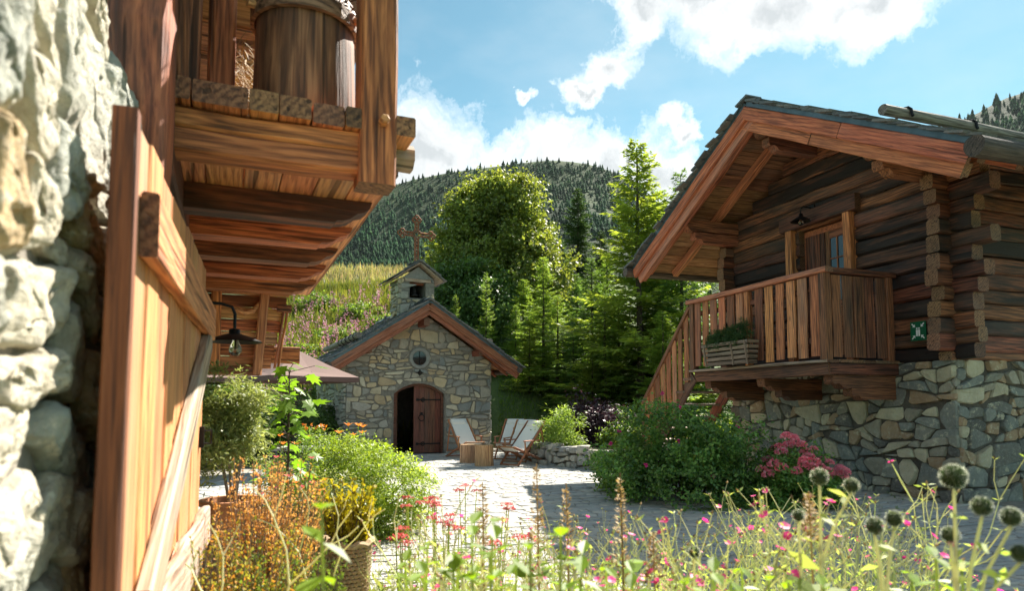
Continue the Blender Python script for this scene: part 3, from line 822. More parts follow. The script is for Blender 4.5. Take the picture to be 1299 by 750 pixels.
        # snow guard log with iron straps
        gu = .24 if s < 0 else 3.93
        zz = top(gu) + .14
        lg = round_log(t, 'snow_guard_log', (gu, -.45, zz), (gu, y1 - .3, zz), .085, M['greylog'])
        for k in range(5):
            part(lg, 'strap', *ring_geo((gu, -.3 + k * .55 + .25, zz), (0, 1, 0), .093, .014, 14, 4), M['iron'])
        # purlin heads
        for pu, pz in ((.47 if s < 0 else 3.62, None),):
            z = top(pu) - .40
            beam(t, 'purlin', (pu, -.58, z), (pu, .5, z), .15, .17, M['cfascia'])
    beam(t, 'ridge_purlin', (RU - .05, -.60, 3.60), (RU - .05, .5, 3.60), .16, .2, M['cfascia'])
    V, F = prism_geo([(RU - .16, top(RU) - .075), (RU, top(RU) + .035), (RU + .16, top(RU) - .075), (RU, top(RU) + .0)], y0 - .03, y1)
    part(t, 'ridge_cap', V, F, M['zinc'])
    # bell turret
    tw = thing_part(t, 'bell_turret')
    x0, x1, ya, yb, zb, zt = 1.56, 2.62, .55, 1.55, 3.4, 4.98
    bx0, bx1 = x0 + .02, x1 - .02
    g = join_geo(box_geo(bx0, 1.86, ya + .03, yb, zb, zt), box_geo(2.34, bx1, ya + .03, yb, zb, zt), box_geo(1.86, 2.34, ya + .03, yb, zb, 4.42), box_geo(1.86, 2.34, yb - .15, yb - .002, 4.42, zt))
    part(tw, 'turret_wall', *g, M['mortar'])
    batter = lambda x: x
    def in_op(x, y): return 1.83 < x < 2.37 and y > 4.38
    def push_op(x, y): return (1.825, y) if x < 2.1 else (2.375, y)
    masonry(tw, plane_frame((0, ya + .03, 0), (1, 0, 0), (0, 0, 1)), [(x0, 3.6), (x1, 3.6), (x1 - .04, zt), (x0 + .05, zt)], .17, .27, M['cstone'], 21, joint=.012, openings=[(in_op, push_op)], limit=40, h=(.02, .05))
    masonry(tw, plane_frame((bx0, yb, 0), (0, -1, 0), (0, 0, 1)), [(0, 3.4), (yb - ya, 3.4), (yb - ya, zt), (0, zt)], .16, .26, M['cstone'], 22, joint=.012, limit=30, h=(.02, .06))
    # gable of the turret: stone lintel + little tympanum
    part(tw, 'lintel', *box_geo(1.72, 2.48, ya - .01, ya + .2, zt - .09, zt), M['old'])
    V, F = prism_geo([(x0 + .08, zt + .005), (x1 - .05, zt + .005), (2.12, zt + .36)], ya + .02, yb); part(tw, 'tympanum', V, F, M['rim'])
    for s in (-1, 1):
        ue = 1.36 if s < 0 else 2.80; up = Vector((2.12 - ue, 0, .50)).normalized(); nrm = Vector((-up.z * (1 if s < 0 else -1), 0, abs(up.x)))
        o = Vector((ue, ya - .18, zt - .06)); Mx = Matrix.Identity(4); ex = Vector((0, 1, 0))
        for i in range(3): Mx[i][0], Mx[i][1], Mx[i][2], Mx[i][3] = ex[i], up[i], nrm[i], o[i]
        rf = part(tw, 'turret_roof', *box_geo(0, 1.35, 0, math.hypot(2.12 - ue, .5), -.02, .02), M['old'], Mx)
        slate_field(tw, Mx @ T(-.03, -.03, .02), 1.4, math.hypot(2.12 - ue, .5) + .02, 4, .32, M['slate'], 60 + s, 2, over=.05)
    # bell
    bell = [(.0, 4.84), (.05, 4.83), (.09, 4.78), (.11, 4.68), (.13, 4.58), (.18, 4.52), (.17, 4.50)]
    V, F = lathe_geo(bell, 16, cap=False); V = [(x + 2.06, y + .85, z) for x, y, z in V]
    part(tw, 'bell', V, F, M['bronze'], smooth=True)
    part(tw, 'bell_yoke', *box_geo(1.84, 2.36, .80, .90, 4.84, 4.90), M['joist'])
    # trefoil iron cross
    G = []
    cz, cxx, cy = 6.37, 2.15, .9
    def bars(p, q, off):
        p = Vector(p); q = Vector(q); d = (q - p).normalized(); nn = Vector((0, 1, 0)).cross(d)
        for k in (-1, 1): G.append(tube_geo([p + nn * off * k, q + nn * off * k], .024, 5))
        L = (q - p).length; m = max(2, int(L / .1))
        for i in range(m):                                           # openwork between the two bars
            c0 = p + d * (L * (i + .5) / m); G.append(ring_geo(c0, (0, 1, 0), off * .72, .015, 8, 4))
    C = Vector((cxx, cy, cz))
    bars((cxx, cy, 5.47), (cxx, cy, cz - .1), .052); bars((cxx, cy, cz + .1), (cxx, cy, cz + .40), .052)
    bars((cxx - .10, cy, cz), (cxx - .38, cy, cz), .052); bars((cxx + .10, cy, cz), (cxx + .38, cy, cz), .052)
    G.append(ring_geo(C, (0, 1, 0), .125, .02)); G.append(ring_geo(C, (0, 1, 0), .07, .014))
    for dx, dz in ((0, 1), (-1, 0), (1, 0)):
        e0 = C + Vector((dx, 0, dz)) * .43
        for ox, oz in ((dx * .075, dz * .075), (dz * .07, dx * .07), (-dz * .07, -dx * .07)):
            G.append(ring_geo(e0 + Vector((ox, 0, oz)), (0, 1, 0), .062, .024, 10))
    part(tw, 'iron_cross', *join_geo(*G), M['rust'])
    return t
def thing_part(parent, name):
    o = bpy.data.objects.new(name, None); COL.objects.link(o); o.parent = parent; o.empty_display_size = .1
    o.matrix_basis = LM[parent.name].inverted(); LM[o.name] = Matrix.Identity(4)
    return o
M['rim'] = plain('dressed stone', (0.30, 0.295, 0.27), .9, .25, 12.0, .4, .01)
chapel()
# ------------------------------------------------------------------ log chalet on a stone base
def carved(parent, name, a, b, w, h, mat, notch=.09, flip=1):
    """purlin or corbel along a->b whose outer end (a) is cut to a double scroll"""
    a = Vector(a); b = Vector(b); L = (b - a).length
    H = h / 2
    prof = [(0.0, H), (0, -H * .05), (.03, -H * .45), (.08, -H * .30), (.12, -H * .25), (.16, -H * .55), (.20, -H * 1.0), (.27, -H * 1.15), (.33, -H * .95), (.36, -H), (L, -H), (L, H)]
    V = [(x, -w / 2, z) for x, z in prof] + [(x, w / 2, z) for x, z in prof]; n = len(prof)
    F = [tuple(range(n - 1, -1, -1)), tuple(range(n, 2 * n))] + [(i, (i + 1) % n, (i + 1) % n + n, i + n) for i in range(n)]
    F[0], F[1] = tuple(range(n)), tuple(range(2 * n - 1, n - 1, -1)); F[2:] = [(i + n, (i + 1) % n + n, (i + 1) % n, i) for i in range(n)]
    return part(parent, name, V, F, mat, frame(a, b))
def chalet():
    X0, Y0 = 8.94, 6.60
    t = thing('log_chalet', 'dark brown log chalet with stone base, carved eaves and wooden balcony', 'chalet', (X0, Y0, 0))
    rnd = random.Random(31)
    GW, DX, RV = 4.87, 6.0, 2.46                        # gable width (y), length (x), ridge line (y)
    zb = 2.02
    SLP = 0.553
    top = lambda y: 6.52 - SLP * abs(y - RV)            # top of the boarding
    # --- stone base: the two faces seen, slightly battered
    V, F = box_geo(.04, DX, .04, GW, -.3, zb - .02); part(t, 'base_wall', V, F, M['dmortar'])
    Mg = plane_frame((.04, GW, 0), (0, -1, 0), (0, 0, 1))
    masonry(t, Mg, [(0, -.03), (GW - .02, -.03), (GW - .02, zb), (0, zb)], .26, .29, M['hstone'], 51, joint=.005, h=(.03, .075), limit=165, rough=.22)
    Ms = plane_frame((.02, .04, 0), (1, 0, 0), (0, 0, 1))
    masonry(t, Ms, [(0, -.03), (3.0, -.03), (3.0, zb), (0, zb)], .26, .29, M['hstone'], 52, joint=.005, h=(.03, .075), limit=110, rough=.22)
    masonry(t, Ms, [(3.0, -.03), (DX, -.03), (DX, zb), (3.0, zb)], .25, .4, M['hstone'], 53, joint=.010, limit=0)
    # --- log walls
    lh = .232; n = 10
    dy0, dy1 = 1.76, 2.96                                # door opening in the gable (y)
    dzt = zb + lh * 11
    z = zb; k = 0
    while True:
        h = lh * rnd.uniform(.88, 1.1); zc = z + h / 2
        lo, hi = -.0, GW
        if zc > 4.92:
            half = (6.34 - z - h) / SLP
            if half < .25: break
            lo, hi = RV - half, RV + half
            if zc < 4.3: lo, hi = max(lo, -.1), min(hi, GW + .1)
            lo = max(lo, -.1); hi = min(hi, GW + .1)
            e0 = e1 = 0
        else:
            e0, e1 = rnd.uniform(.24, .60), rnd.uniform(.15, .35)
        wv = .20 + rnd.uniform(-.015, .02)
        xc = .10 + rnd.uniform(-.012, .012)
        if z + h < dzt and z > zb + .1:
            beam(t, 'gable_log', (xc, lo - e0, zc), (xc, dy0 + .1, zc), wv, h - .008, M['log'], wob=.013, ch=.03, segs=5)
            beam(t, 'gable_log', (xc, dy1 - .1, zc), (xc, hi + e1, zc), wv, h - .008, M['log'], wob=.013, ch=.03, segs=5)
        else:
            beam(t, 'gable_log', (xc, lo - e0, zc), (xc, hi + e1, zc), wv, h - .008, M['log'], wob=.013, ch=.03, segs=8)
        z += h; k += 1
    for side, yy in ((0, .10), (1, GW - .10)):
        z = zb + lh * .5
        beam(t, 'sill_log', (-.08, yy, zb + lh * .22), (DX, yy, zb + lh * .22), .2, lh * .5, M['log'], wob=.008, ch=.02)
        for k in range(13):
            h = lh * rnd.uniform(.9, 1.1); e = rnd.uniform(.18, .31) if k < 12 else .3
            beam(t, 'side_log', (-e, yy + rnd.uniform(-.01, .01), z + h / 2), (DX, yy, z + h / 2), .20, h - .008, M['log'], wob=.012, ch=.028, segs=9)
            z += h
    # blocks between the logs at the corner, inside walls
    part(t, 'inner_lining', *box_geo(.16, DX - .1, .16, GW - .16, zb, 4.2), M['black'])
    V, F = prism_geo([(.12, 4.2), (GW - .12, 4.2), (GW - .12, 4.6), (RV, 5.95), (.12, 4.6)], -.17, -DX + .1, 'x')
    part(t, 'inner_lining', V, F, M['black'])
    # --- door with posts and lintel
    beam(t, 'door_post', (-.03, dy0 - .06, zb), (-.03, dy0 - .06, zb + 2.55), .15, .17, M['rail'], up=(1, 0, 0))
    beam(t, 'door_post', (-.03, dy1 + .06, zb), (-.03, dy1 + .06, zb + 2.55), .15, .17, M['rail'], up=(1, 0, 0))
    beam(t, 'lintel', (-.05, dy0 - .28, zb + 2.68), (-.05, dy1 + .25, zb + 2.68), .17, .27, M['log'])
    dr = part(t, 'door_frame', *join_geo(box_geo(.13, .19, dy0 + .02, dy0 + .12, zb, zb + 2.5), box_geo(.13, .19, dy1 - .12, dy1 - .02, zb, zb + 2.5), box_geo(.13, .19, dy0 + .12, dy1 - .12, zb + 2.4, zb + 2.5)), M['rail'])
    # glazed leaf on the near side, boarded leaf on the far side
    ym = dy0 + .62
    lf = thing_part(t, 'glazed_door_leaf')
    ly0, ly1 = dy0 + .12, ym
    for ya, yb in ((ly0, ly0 + .1), (ly1 - .1, ly1)): beam(lf, 'stile', (.15, (ya + yb) / 2, zb + .03), (.15, (ya + yb) / 2, zb + 2.4), .1, .05, M['rail'], up=(1, 0, 0), wob=.001)
    for zz in (.1, 1.1, 2.33): beam(lf, 'door_rail', (.15, ly0 + .1, zb + zz), (.15, ly1 - .1, zb + zz), .05, .13, M['rail'], wob=.001)
    part(lf, 'pane', *box_geo(.148, .154, ly0 + .1, ly1 - .1, zb + 1.16, zb + 2.27), M['pane'])
    part(lf, 'door_panel', *box_geo(.14, .17, ly0 + .1, ly1 - .1, zb + .16, zb + 1.04), M['rail'])
    for zz in (1.53, 1.9): beam(lf, 'glazing_bar', (.14, ly0 + .1, zb + zz), (.14, ly1 - .1, zb + zz), .022, .022, M['rail'], wob=0)
    beam(lf, 'glazing_bar', (.138, (ly0 + ly1) / 2, zb + 1.16), (.138, (ly0 + ly1) / 2, zb + 2.27), .022, .022, M['rail'], wob=0)
    lf2 = thing_part(t, 'boarded_door_leaf')
    for i in range(4):
        yy = ym + .03 + (dy1 - .12 - ym) * (i + .5) / 4
        beam(lf2, 'plank', (.16, yy, zb + .02), (.16, yy, zb + 2.4), .105, .04, M['log'], up=(1, 0, 0), wob=.002)
    # --- roof
    vx = -1.46                                           # verge plane
    e_n, e_f = -1.40, GW + 1.42                          # eaves (y)
    for s, ee in ((-1, e_n), (1, e_f)):
        up = Vector((0, RV - ee, SLP * abs(RV - ee))).normalized(); nrm = Vector((0, s * up.z, abs(up.y)))
        ln = math.hypot(RV - ee, SLP * (RV - ee)); o = Vector((vx + .03, ee, top(ee)))
        Mx = Matrix.Identity(4); ex = Vector((1, 0, 0))
        for i in range(3): Mx[i][0], Mx[i][1], Mx[i][2], Mx[i][3] = ex[i], up[i], nrm[i], o[i]
        LX = DX + 1.9
        rf = part(t, 'roof_slope', *box_geo(.02, LX, 0, ln, -.012, .05), M['slate2'], Mx)
        # soffit boarding, boards run along the ridge
        nbd = 15
        for k in range(nbd):
            y_ = ln * (k + .5) / nbd
            a = Mx @ Vector((.03, y_, -.03)); b_ = Mx @ Vector((LX - .3, y_, -.03))
            beam(t, 'soffit_board', a, b_, ln / nbd - .006, .03, M['soffit'], up=nrm, wob=.002, segs=3)
        # slates
        slate_field(rf, Mx @ T(-.02, -.06, .05), LX, ln + .08, 25, .34, M['slate'], 70 + s, 2, th=.03, over=.15)
        beam(rf, 'verge_flashing', Mx @ Vector((.0, -.02, .03)), Mx @ Vector((.0, ln, .03)), .03, .10, M['zinc'], up=nrm, wob=.001)
        # barge boards, two laps, in two lengths on the near slope
        cut = .52 if s < 0 else 1.0
        segs = [(0, .47), (.474, 1)] if s < 0 else [(0, 1)]
        for a0, a1 in segs: beam(t, 'barge_board', Mx @ Vector((-.02, ln * a0 - (.0 if a0 else .02), -.125)), Mx @ Vector((-.02, ln * a1, -.125)), .05, .215, M['fascia'], up=nrm, wob=.004, segs=6)
        segs = [(0, .60), (.604, 1)] if s < 0 else [(0, 1)]
        for a0, a1 in segs: beam(t, 'barge_board', Mx @ Vector((.035, ln * a0 + (.0 if a0 else .02), -.30)), Mx @ Vector((.035, ln * a1, -.30)), .05, .20, M['fascia'], up=nrm, wob=.004, segs=6)
        beam(t, 'verge_rafter', Mx @ Vector((.12, .05, -.30)), Mx @ Vector((.12, ln - .02, -.30)), .10, .16, M['fascia'], up=nrm, wob=.004, segs=6)
        # flying rafters under the overhang
        for xx in (.30, .98):
            beam(t, 'rafter', Mx @ Vector((xx, .08, -.125)), Mx @ Vector((xx, ln - .05, -.125)), .13, .15, M['fascia'], up=nrm, wob=.006, segs=6)
        for k in range(6):
            beam(t, 'rafter', Mx @ Vector((2.2 + k * .95, .06, -.115)), Mx @ Vector((2.2 + k * .95, 1.7, -.115)), .12, .14, M['log'], up=nrm, wob=.006)
        # eave gutter log and zinc eave strip
        gz_ = top(ee) - .06
        round_log(t, 'log_gutter', (vx - .10 if s < 0 else vx - .16, ee - .0 + s * .07, gz_), (DX + .4, ee + s * .07, gz_), .125 if s < 0 else .10, M['darklog'], n=16)
        beam(t, 'eave_flashing', Mx @ Vector((.02, -.04, .06)), Mx @ Vector((LX, -.04, .06)), .12, .02, M['zinc'], up=nrm, wob=.001)
        # snow guard log with iron hooks
        yg = 1.28 if s < 0 else ln - 2.0
        yg = (0.02 - e_n) / math.cos(math.atan(SLP)) if s < 0 else 2.0
        a = Mx @ Vector((.14, yg, .22)); b_ = Mx @ Vector((LX - .5, yg, .22))
        lg = round_log(t, 'snow_guard_log', a, b_, .075, M['greylog'], n=14)
        for k in range(6):
            c0 = Mx @ Vector((.14 + .42 + k * 1.25, yg, .22))
            hk = [Mx @ Vector((.56 + k * 1.25, yg + q[0], .22 + q[1])) for q in ((.16, -.16), (.12, -.05), (.095, .02), (.06, .075), (0, .097), (-.06, .078), (-.1, .02), (-.125, .0))]
            part(lg, 'hook', *tube_geo(hk, .02, 6), M['iron'])
    V = [(vx - .02, RV - .22, top(RV) - .055), (vx - .02, RV, top(RV) + .13), (vx - .02, RV + .22, top(RV) - .055)]
    V2 = [(DX + .4, y, z) for _, y, z in V]
    part(t, 'ridge_cap', V + V2 + [(x, y, z - .02) for x, y, z in V + V2], [(0, 1, 4, 3), (1, 2, 5, 4), (9, 10, 7, 6), (10, 11, 8, 7), (0, 6, 7, 1), (1, 7, 8, 2), (3, 4, 10, 9), (4, 5, 11, 10)], M['zinc'])
    # purlins with scrolled heads, each over a shorter bracket
    for py in (RV, .25, GW - .25 + .0, -.0 + RV - 1.25 + .0, RV + 1.25):
        if py in (RV - 1.25, RV + 1.25): continue
        pz = top(py) - .34 if py != RV else top(py) - .40
        carved(t, 'purlin', (vx + .10, py, pz), (.5, py, pz), .20, .22, M['log2'])
        carved(t, 'purlin_bracket', (vx + .42, py, pz - .235), (.4, py, pz - .235), .18, .20, M['log2'])
    # --- balcony
    bx, b0, b1 = -1.36, .95, 4.20
    fl = zb - .0
    for k in range(6):
        xx = bx - .06 + (1.44) * (k + .5) / 6
        beam(t, 'floor_board', (xx, b0 - .06, fl), (xx, b1 + .1, fl), 1.44 / 6 - .006, .045, M['old'], wob=.003)
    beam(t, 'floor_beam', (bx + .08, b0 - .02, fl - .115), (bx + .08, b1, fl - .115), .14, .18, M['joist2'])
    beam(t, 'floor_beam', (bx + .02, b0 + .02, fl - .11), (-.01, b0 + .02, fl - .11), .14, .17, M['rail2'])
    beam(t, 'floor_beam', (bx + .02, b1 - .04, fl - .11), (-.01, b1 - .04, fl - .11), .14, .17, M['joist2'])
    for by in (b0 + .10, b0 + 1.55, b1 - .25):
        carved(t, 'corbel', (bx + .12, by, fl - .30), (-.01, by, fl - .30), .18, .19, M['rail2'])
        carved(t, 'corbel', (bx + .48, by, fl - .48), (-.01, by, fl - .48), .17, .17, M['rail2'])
    rt = fl + 1.34
    for (px, py) in ((bx, b0), (bx, b1), (-.14, b0)):
        beam(t, 'balcony_post', (px, py, fl + .02), (px, py, rt - .04), .13, .13, M['rail2'], up=(1, 0, 0))
    beam(t, 'balcony_post', (bx + .005, b0 + 1.68, fl + .02), (bx + .005, b0 + 1.68, rt - .06), .10, .11, M['rail'], up=(1, 0, 0))
    beam(t, 'handrail', (bx - .01, b0 - .12, rt), (bx - .01, b1 + .12, rt), .15, .085, M['rail'], wob=.008)
    beam(t, 'handrail', (bx - .05, b0, rt + .002), (-.01, b0, rt + .002), .15, .085, M['joist2'], wob=.006)
    m = 9; xs_ = []
    for i in range(4): xs_.append(b0 + .15 + i * .385)
    tot = b1 - b0 - .26; nb = 13
    for i in range(nb):
        yy = b0 + .17 + (tot - .08) * i / (nb - 1)
        if abs(yy - (b0 + 1.68)) < .1: continue
        w = rnd.uniform(.165, .195)
        beam(t, 'balustrade_board', (bx - .02 + rnd.uniform(-.008, .008), yy, fl + rnd.uniform(.05, .09)), (bx - .02, yy + rnd.uniform(-.012, .012), rt - .05), w, .03, M['rail'], up=(1, 0, 0), wob=.004)
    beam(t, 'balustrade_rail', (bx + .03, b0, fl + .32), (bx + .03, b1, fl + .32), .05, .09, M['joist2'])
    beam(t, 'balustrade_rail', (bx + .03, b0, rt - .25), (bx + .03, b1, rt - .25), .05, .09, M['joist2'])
    for i in range(5):
        xx = bx + .20 + i * .215
        beam(t, 'balustrade_board', (xx, b0 - .02, fl + .06), (xx, b0 - .02 + rnd.uniform(-.006, .006), rt - .06), rnd.uniform(.17, .2), .03, M['rail2'], up=(0, 1, 0), wob=.004)
    # --- stair going down along the gable
    sy0, sy1, sz1 = b1 + .05, b1 + 1.75, .28
    for xx in (bx + .02, bx + 1.0):
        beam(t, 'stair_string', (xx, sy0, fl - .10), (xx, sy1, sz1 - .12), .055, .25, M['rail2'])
    ns = 7
    for k in range(ns):
        f = (k + .6) / ns; yy = sy0 + (sy1 - sy0) * f; zz = fl + (sz1 - fl) * f
        beam(t, 'tread', (bx - .05, yy, zz), (bx + 1.08, yy, zz), .25, .05, M['old'])
    # stair balustrade on the courtyard side
    ro = .98
    beam(t, 'stair_handrail', (bx - .01, sy0 + .02, fl + 1.25), (bx - .01, sy1 + .12, sz1 + 1.10), .12, .08, M['rail2'])
    for k in range(8):
        f = (k + .5) / 8; yy = sy0 + .06 + (sy1 - sy0) * f; zz = fl + (sz1 - fl) * f
        beam(t, 'stair_board', (bx - .02, yy, zz - .10), (bx - .02, yy, zz + 1.16 + .04 * (1 - f)), .15, .03, M['rail'] if k != 5 else M['rail2'], up=(1, 0, 0), wob=.004)
    beam(t, 'stair_post', (bx - .02, sy1 + .08, .0), (bx - .02, sy1 + .08, sz1 + 1.08), .1, .1, M['rail2'], up=(1, 0, 0))
    return t
M['soffit'] = wood('soffit board', (0.438, 0.216, 0.089), (0.304, 0.133, 0.049), (0.146, 0.057, 0.020), burn=0.25, vary=0.5)
M['log2'] = wood('purlin timber', (0.497, 0.183, 0.057), (0.298, 0.095, 0.029), (0.106, 0.032, 0.012), burn=0.35, vary=0.3)
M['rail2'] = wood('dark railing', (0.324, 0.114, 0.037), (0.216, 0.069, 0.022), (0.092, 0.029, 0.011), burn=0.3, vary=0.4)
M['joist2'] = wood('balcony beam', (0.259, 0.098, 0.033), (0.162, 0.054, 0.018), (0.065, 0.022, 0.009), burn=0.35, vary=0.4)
chalet()

# green assembly point sign
def sign():
    t = thing('assembly_sign', 'square green assembly point sign with white figures on the log wall', 'sign', (8.868, 7.10, 2.46), R(-90))
    # local x runs along the wall (towards the viewer), y into the wall
    part(t, 'plate', *box_geo(-.125, .125, -.004, .006, -.14, .14), M['green'])
    G = []
    for sx in (-1, 1):
        for sz in (-1, 1):
            d = Vector((-sx, 0, -sz)).normalized(); tip = Vector((sx * .045, -.007, sz * .06)); tail = tip - d * .075; nn = Vector((-d.z, 0, d.x))
            q = [tail + nn * .009, tail - nn * .009, tip - d * .025 - nn * .009, tip - d * .025 + nn * .009]
            G.append(([*q], [(0, 1, 2, 3)]))
            G.append(([tip, tip - d * .034 + nn * .03, tip - d * .034 - nn * .03], [(0, 1, 2)]))
    V, F = join_geo(*G); part(t, 'arrows', V, F, M['white'])
    G = []
    for k, x in enumerate((-.018, .018)):
        G.append(([(x - .013, -.007 - .001 * k, -.075), (x + .013, -.007 - .001 * k, -.075), (x + .016, -.007 - .001 * k, .02), (x - .016, -.007 - .001 * k, .02)], [(0, 1, 2, 3)]))
        G.append(([(x + .014 * math.cos(a * .785), -.007 - .001 * k, .04 + .014 * math.sin(a * .785)) for a in range(8)], [tuple(range(8))]))
    V, F = join_geo(*G); part(t, 'figures', V, F, M['white'])
sign()

def bulb(parent, c, r=.04):
    prof = [(.001, -r * 2.1), (r * .55, -r * 1.95), (r * .95, -r * 1.4), (r, -r * .9), (r * .8, -r * .3), (r * .55, .2 * r), (r * .5, r * .6)]
    V, F = lathe_geo(prof, 14, cap=False)
    part(parent, 'bulb', [(x + c[0], y + c[1], z + c[2]) for x, y, z in V], F, M['glass'], smooth=True)
    fil = join_geo(tube_geo([(c[0], c[1], c[2] + .5 * r), (c[0], c[1], c[2] - r * .9)], .005, 5), tube_geo([(c[0] - .012, c[1], c[2] - r * .3), (c[0], c[1], c[2] - r * 1.3), (c[0] + .012, c[1], c[2] - r * .3)], .002, 4))
    part(parent, 'filament', *fil, M['wicker'])
def lamp_shade(parent, c, r, hgt, tilt=None):
    prof = [(r, -hgt), (r * .96, -hgt * .93), (r * .62, -hgt * .45), (r * .28, -hgt * .08), (r * .2, 0), (r * .2, hgt * .5), (r * .1, hgt * .6)]
    V, F = lathe_geo(prof, 24, cap=False)
    inner = [(x * .985, y * .985, z - .004) for x, y, z in V[:24 * 5]]; k = len(V)
    V = V + inner; F = F + [(b_ + k, a + k, d_ + k, c_ + k) for (a, b_, c_, d_) in F[:24 * 4]]
    part(parent, 'shade', [(x + c[0], y + c[1], z + c[2]) for x, y, z in V], F, M['iron'], smooth=True)
def wall_lamp():
    t = thing('gooseneck_lamp', 'black metal gooseneck lamp over the chalet balcony door', 'lamp', (8.86, 9.03, 4.83))
    part(t, 'wall_plate', *box_geo(-.02, .01, -.05, .05, -.07, .07), M['iron'])
    part(t, 'arm', *tube_geo([(0, 0, 0), (-.10, 0, .02), (-.2, 0, .02), (-.26, 0, -.02), (-.27, 0, -.10)], .012, 8), M['iron'])
    lamp_shade(t, (-.27, 0, -.16), .17, .09)
    bulb(t, (-.27, 0, -.24), .042)
wall_lamp()
# ------------------------------------------------------------------ barn with hay loft on the near side
BA = R(3.5)
def uv2w(u, v, z=0.0):
    return (u * math.cos(BA) - v * math.sin(BA), u * math.sin(BA) + v * math.cos(BA), z)
def uv_thing(name, label, cat, u, v, z=0.0, group=None):
    t = thing(name, label, cat, uv2w(u, v, z), BA, group); LM[t.name] = T(u, v, z); return t
dtex = bpy.data.textures.new('stone relief', 'CLOUDS'); dtex.noise_scale = .055; dtex.noise_depth = 5
dtex2 = bpy.data.textures.new('stone facets', 'VORONOI'); dtex2.noise_scale = .13
def joist_end(parent, name, v, z0, z1, u0, u1, w, mat):
    H = z1 - z0
    pr = [(u0, z0), (u1 - .20, z0), (u1 - .185, z0 + .012), (u1 - .15, z0 + .015), (u1 - .115, z0 + .028), (u1 - .095, z0 + .045), (u1 - .075, z0 + .06), (u1 - .04, z0 + .07), (u1 - .01, z0 + .095), (u1, z1), (u0, z1)]
    pr = [(x - u0, z - z0) for x, z in pr]
    V = []
    for yy in (-w / 2, w / 2):
        for x, z in pr: V.append((x, yy, z))
    n = len(pr); F = [tuple(range(n)), tuple(range(2 * n - 1, n - 1, -1))] + [(i + n, (i + 1) % n + n, (i + 1) % n, i) for i in range(n)]
    return part(parent, name, V, F, mat, T(u0, v, z0))
def barn():
    t = uv_thing('stone_barn', 'pale rubble stone barn with open plank door and timber hay loft', 'barn', -.6, 3.0)
    rnd = random.Random(9)
    part(t, 'wall', *box_geo(-1.4, -.375, -1.6, 7.6, -.3, 2.5), M['mortar'])
    Mw = plane_frame((-.42, -1.6, 0), (0, 1, 0), (0, 0, 1))
    # big near stones, rough hewn
    n0 = len(bpy.data.objects)
    masonry(t, Mw, [(2.3, .3), (4.35, .3), (4.35, 2.5), (2.3, 2.5)], .27, .30, M['bstone'], 131, joint=.006, h=(.07, .10), limit=120, rough=.16, fine=1, deep=.09, cut=.10)
    for o in list(bpy.data.objects):
        if o.parent is t and o.name.startswith('stone'):
            s = o.modifiers.new('rounding', 'SUBSURF'); s.levels = 3; s.render_levels = 3; s.subdivision_type = 'SIMPLE'
            d = o.modifiers.new('lumps', 'DISPLACE'); d.texture = dtex2; d.texture_coords = 'GLOBAL'; d.strength = .032; d.mid_level = .4
            d = o.modifiers.new('relief', 'DISPLACE'); d.texture = dtex; d.texture_coords = 'GLOBAL'; d.strength = .026; d.mid_level = .5
    masonry(t, Mw @ T(0, 0, .045), [(4.35, -.02), (9.2, -.02), (9.2, 2.5), (4.35, 2.5)], .24, .34, M['bstone'], 119, joint=.01, h=(.03, .07), limit=90, rough=.2)
    masonry(t, Mw @ T(0, 0, .045), [(0, -.02), (2.3, -.02), (2.3, 2.5), (0, 2.5)], .3, .4, M['bstone'], 120, joint=.01, h=(.04, .08), limit=40, rough=.2)
    # corner timber above the stones
    beam(t, 'corner_post', (-.315, 2.72, 2.16), (-.315, 2.72, 4.6), .25, .20, M['beam'], up=(1, 0, 0), wob=.02, ch=.03, segs=8)
    beam(t, 'wall_plate', (-.38, 2.75, 2.44), (-.38, 7.5, 2.44), .3, .2, M['joist'])
    # loft: doubled front beam, joists, planks
    beam(t, 'front_beam', (-.5, 3.01, 2.565), (.52, 3.01, 2.575), .17, .085, M['beam'], wob=.006)
    beam(t, 'front_beam', (-.5, 3.0, 2.465), (.52, 3.0, 2.48), .15, .10, M['beam'], wob=.006)
    for k, v in enumerate((3.66, 4.24, 4.84, 5.46, 6.16)):
        joist_end(t, 'joist', v, 2.372 + rnd.uniform(-.008, .008), 2.50, -.5, .70 + rnd.uniform(-.012, .012), .16 + rnd.uniform(-.015, .015), M['joist'] if k % 3 != 1 else M['beam'])
    for q in range(6):
        c = -.30 + 1.02 * (q + .5) / 6
        beam(t, 'soffit_board', (c, 3.08, 2.513), (c, 6.98, 2.513), 1.02 / 6 - .005, .022, M['board'], wob=.0015, segs=5, ch=.004)
    beam(t, 'edge_board', (.725, 3.16, 2.56), (.725, 6.98, 2.56), .03, .105, M['beam'], segs=6)
    us = [-.30, -.17, .045, .165, .30, .44, .60, .76]
    for i in range(len(us) - 1):
        w = us[i + 1] - us[i]; c = (us[i] + us[i + 1]) / 2
        beam(t, 'loft_plank', (c, 2.885 + rnd.uniform(-.015, .02), 2.662), (c, 7.0, 2.662), w - .006, .092, M['board'], wob=.002, segs=6, ch=.006)
    V, F = beam_geo(.34, .13, .12, 4, .004, .04); part(t, 'front_beam_end', V, F, M['old'], frame((.46, 3.13, 2.60), (.80, 3.13, 2.60)))
    beam(t, 'loft_post', (.585, 2.965, 2.375), (.585, 2.965, 4.6), .165, .165, M['beam'], up=(1, 0, 0), wob=.004, segs=8, ch=.012)
    V, F = lathe_geo([(.024, 0), (.022, .045), (.016, .05)], 6); part(t, 'peg', V, F, M['board'], T(.605, 2.885, 2.66) @ RX(R(90)))
    # inside of the loft
    beam(t, 'loft_post', (-.075, 3.35, 2.705), (-.075, 3.35, 4.6), .11, .12, M['beam'], up=(1, 0, 0))
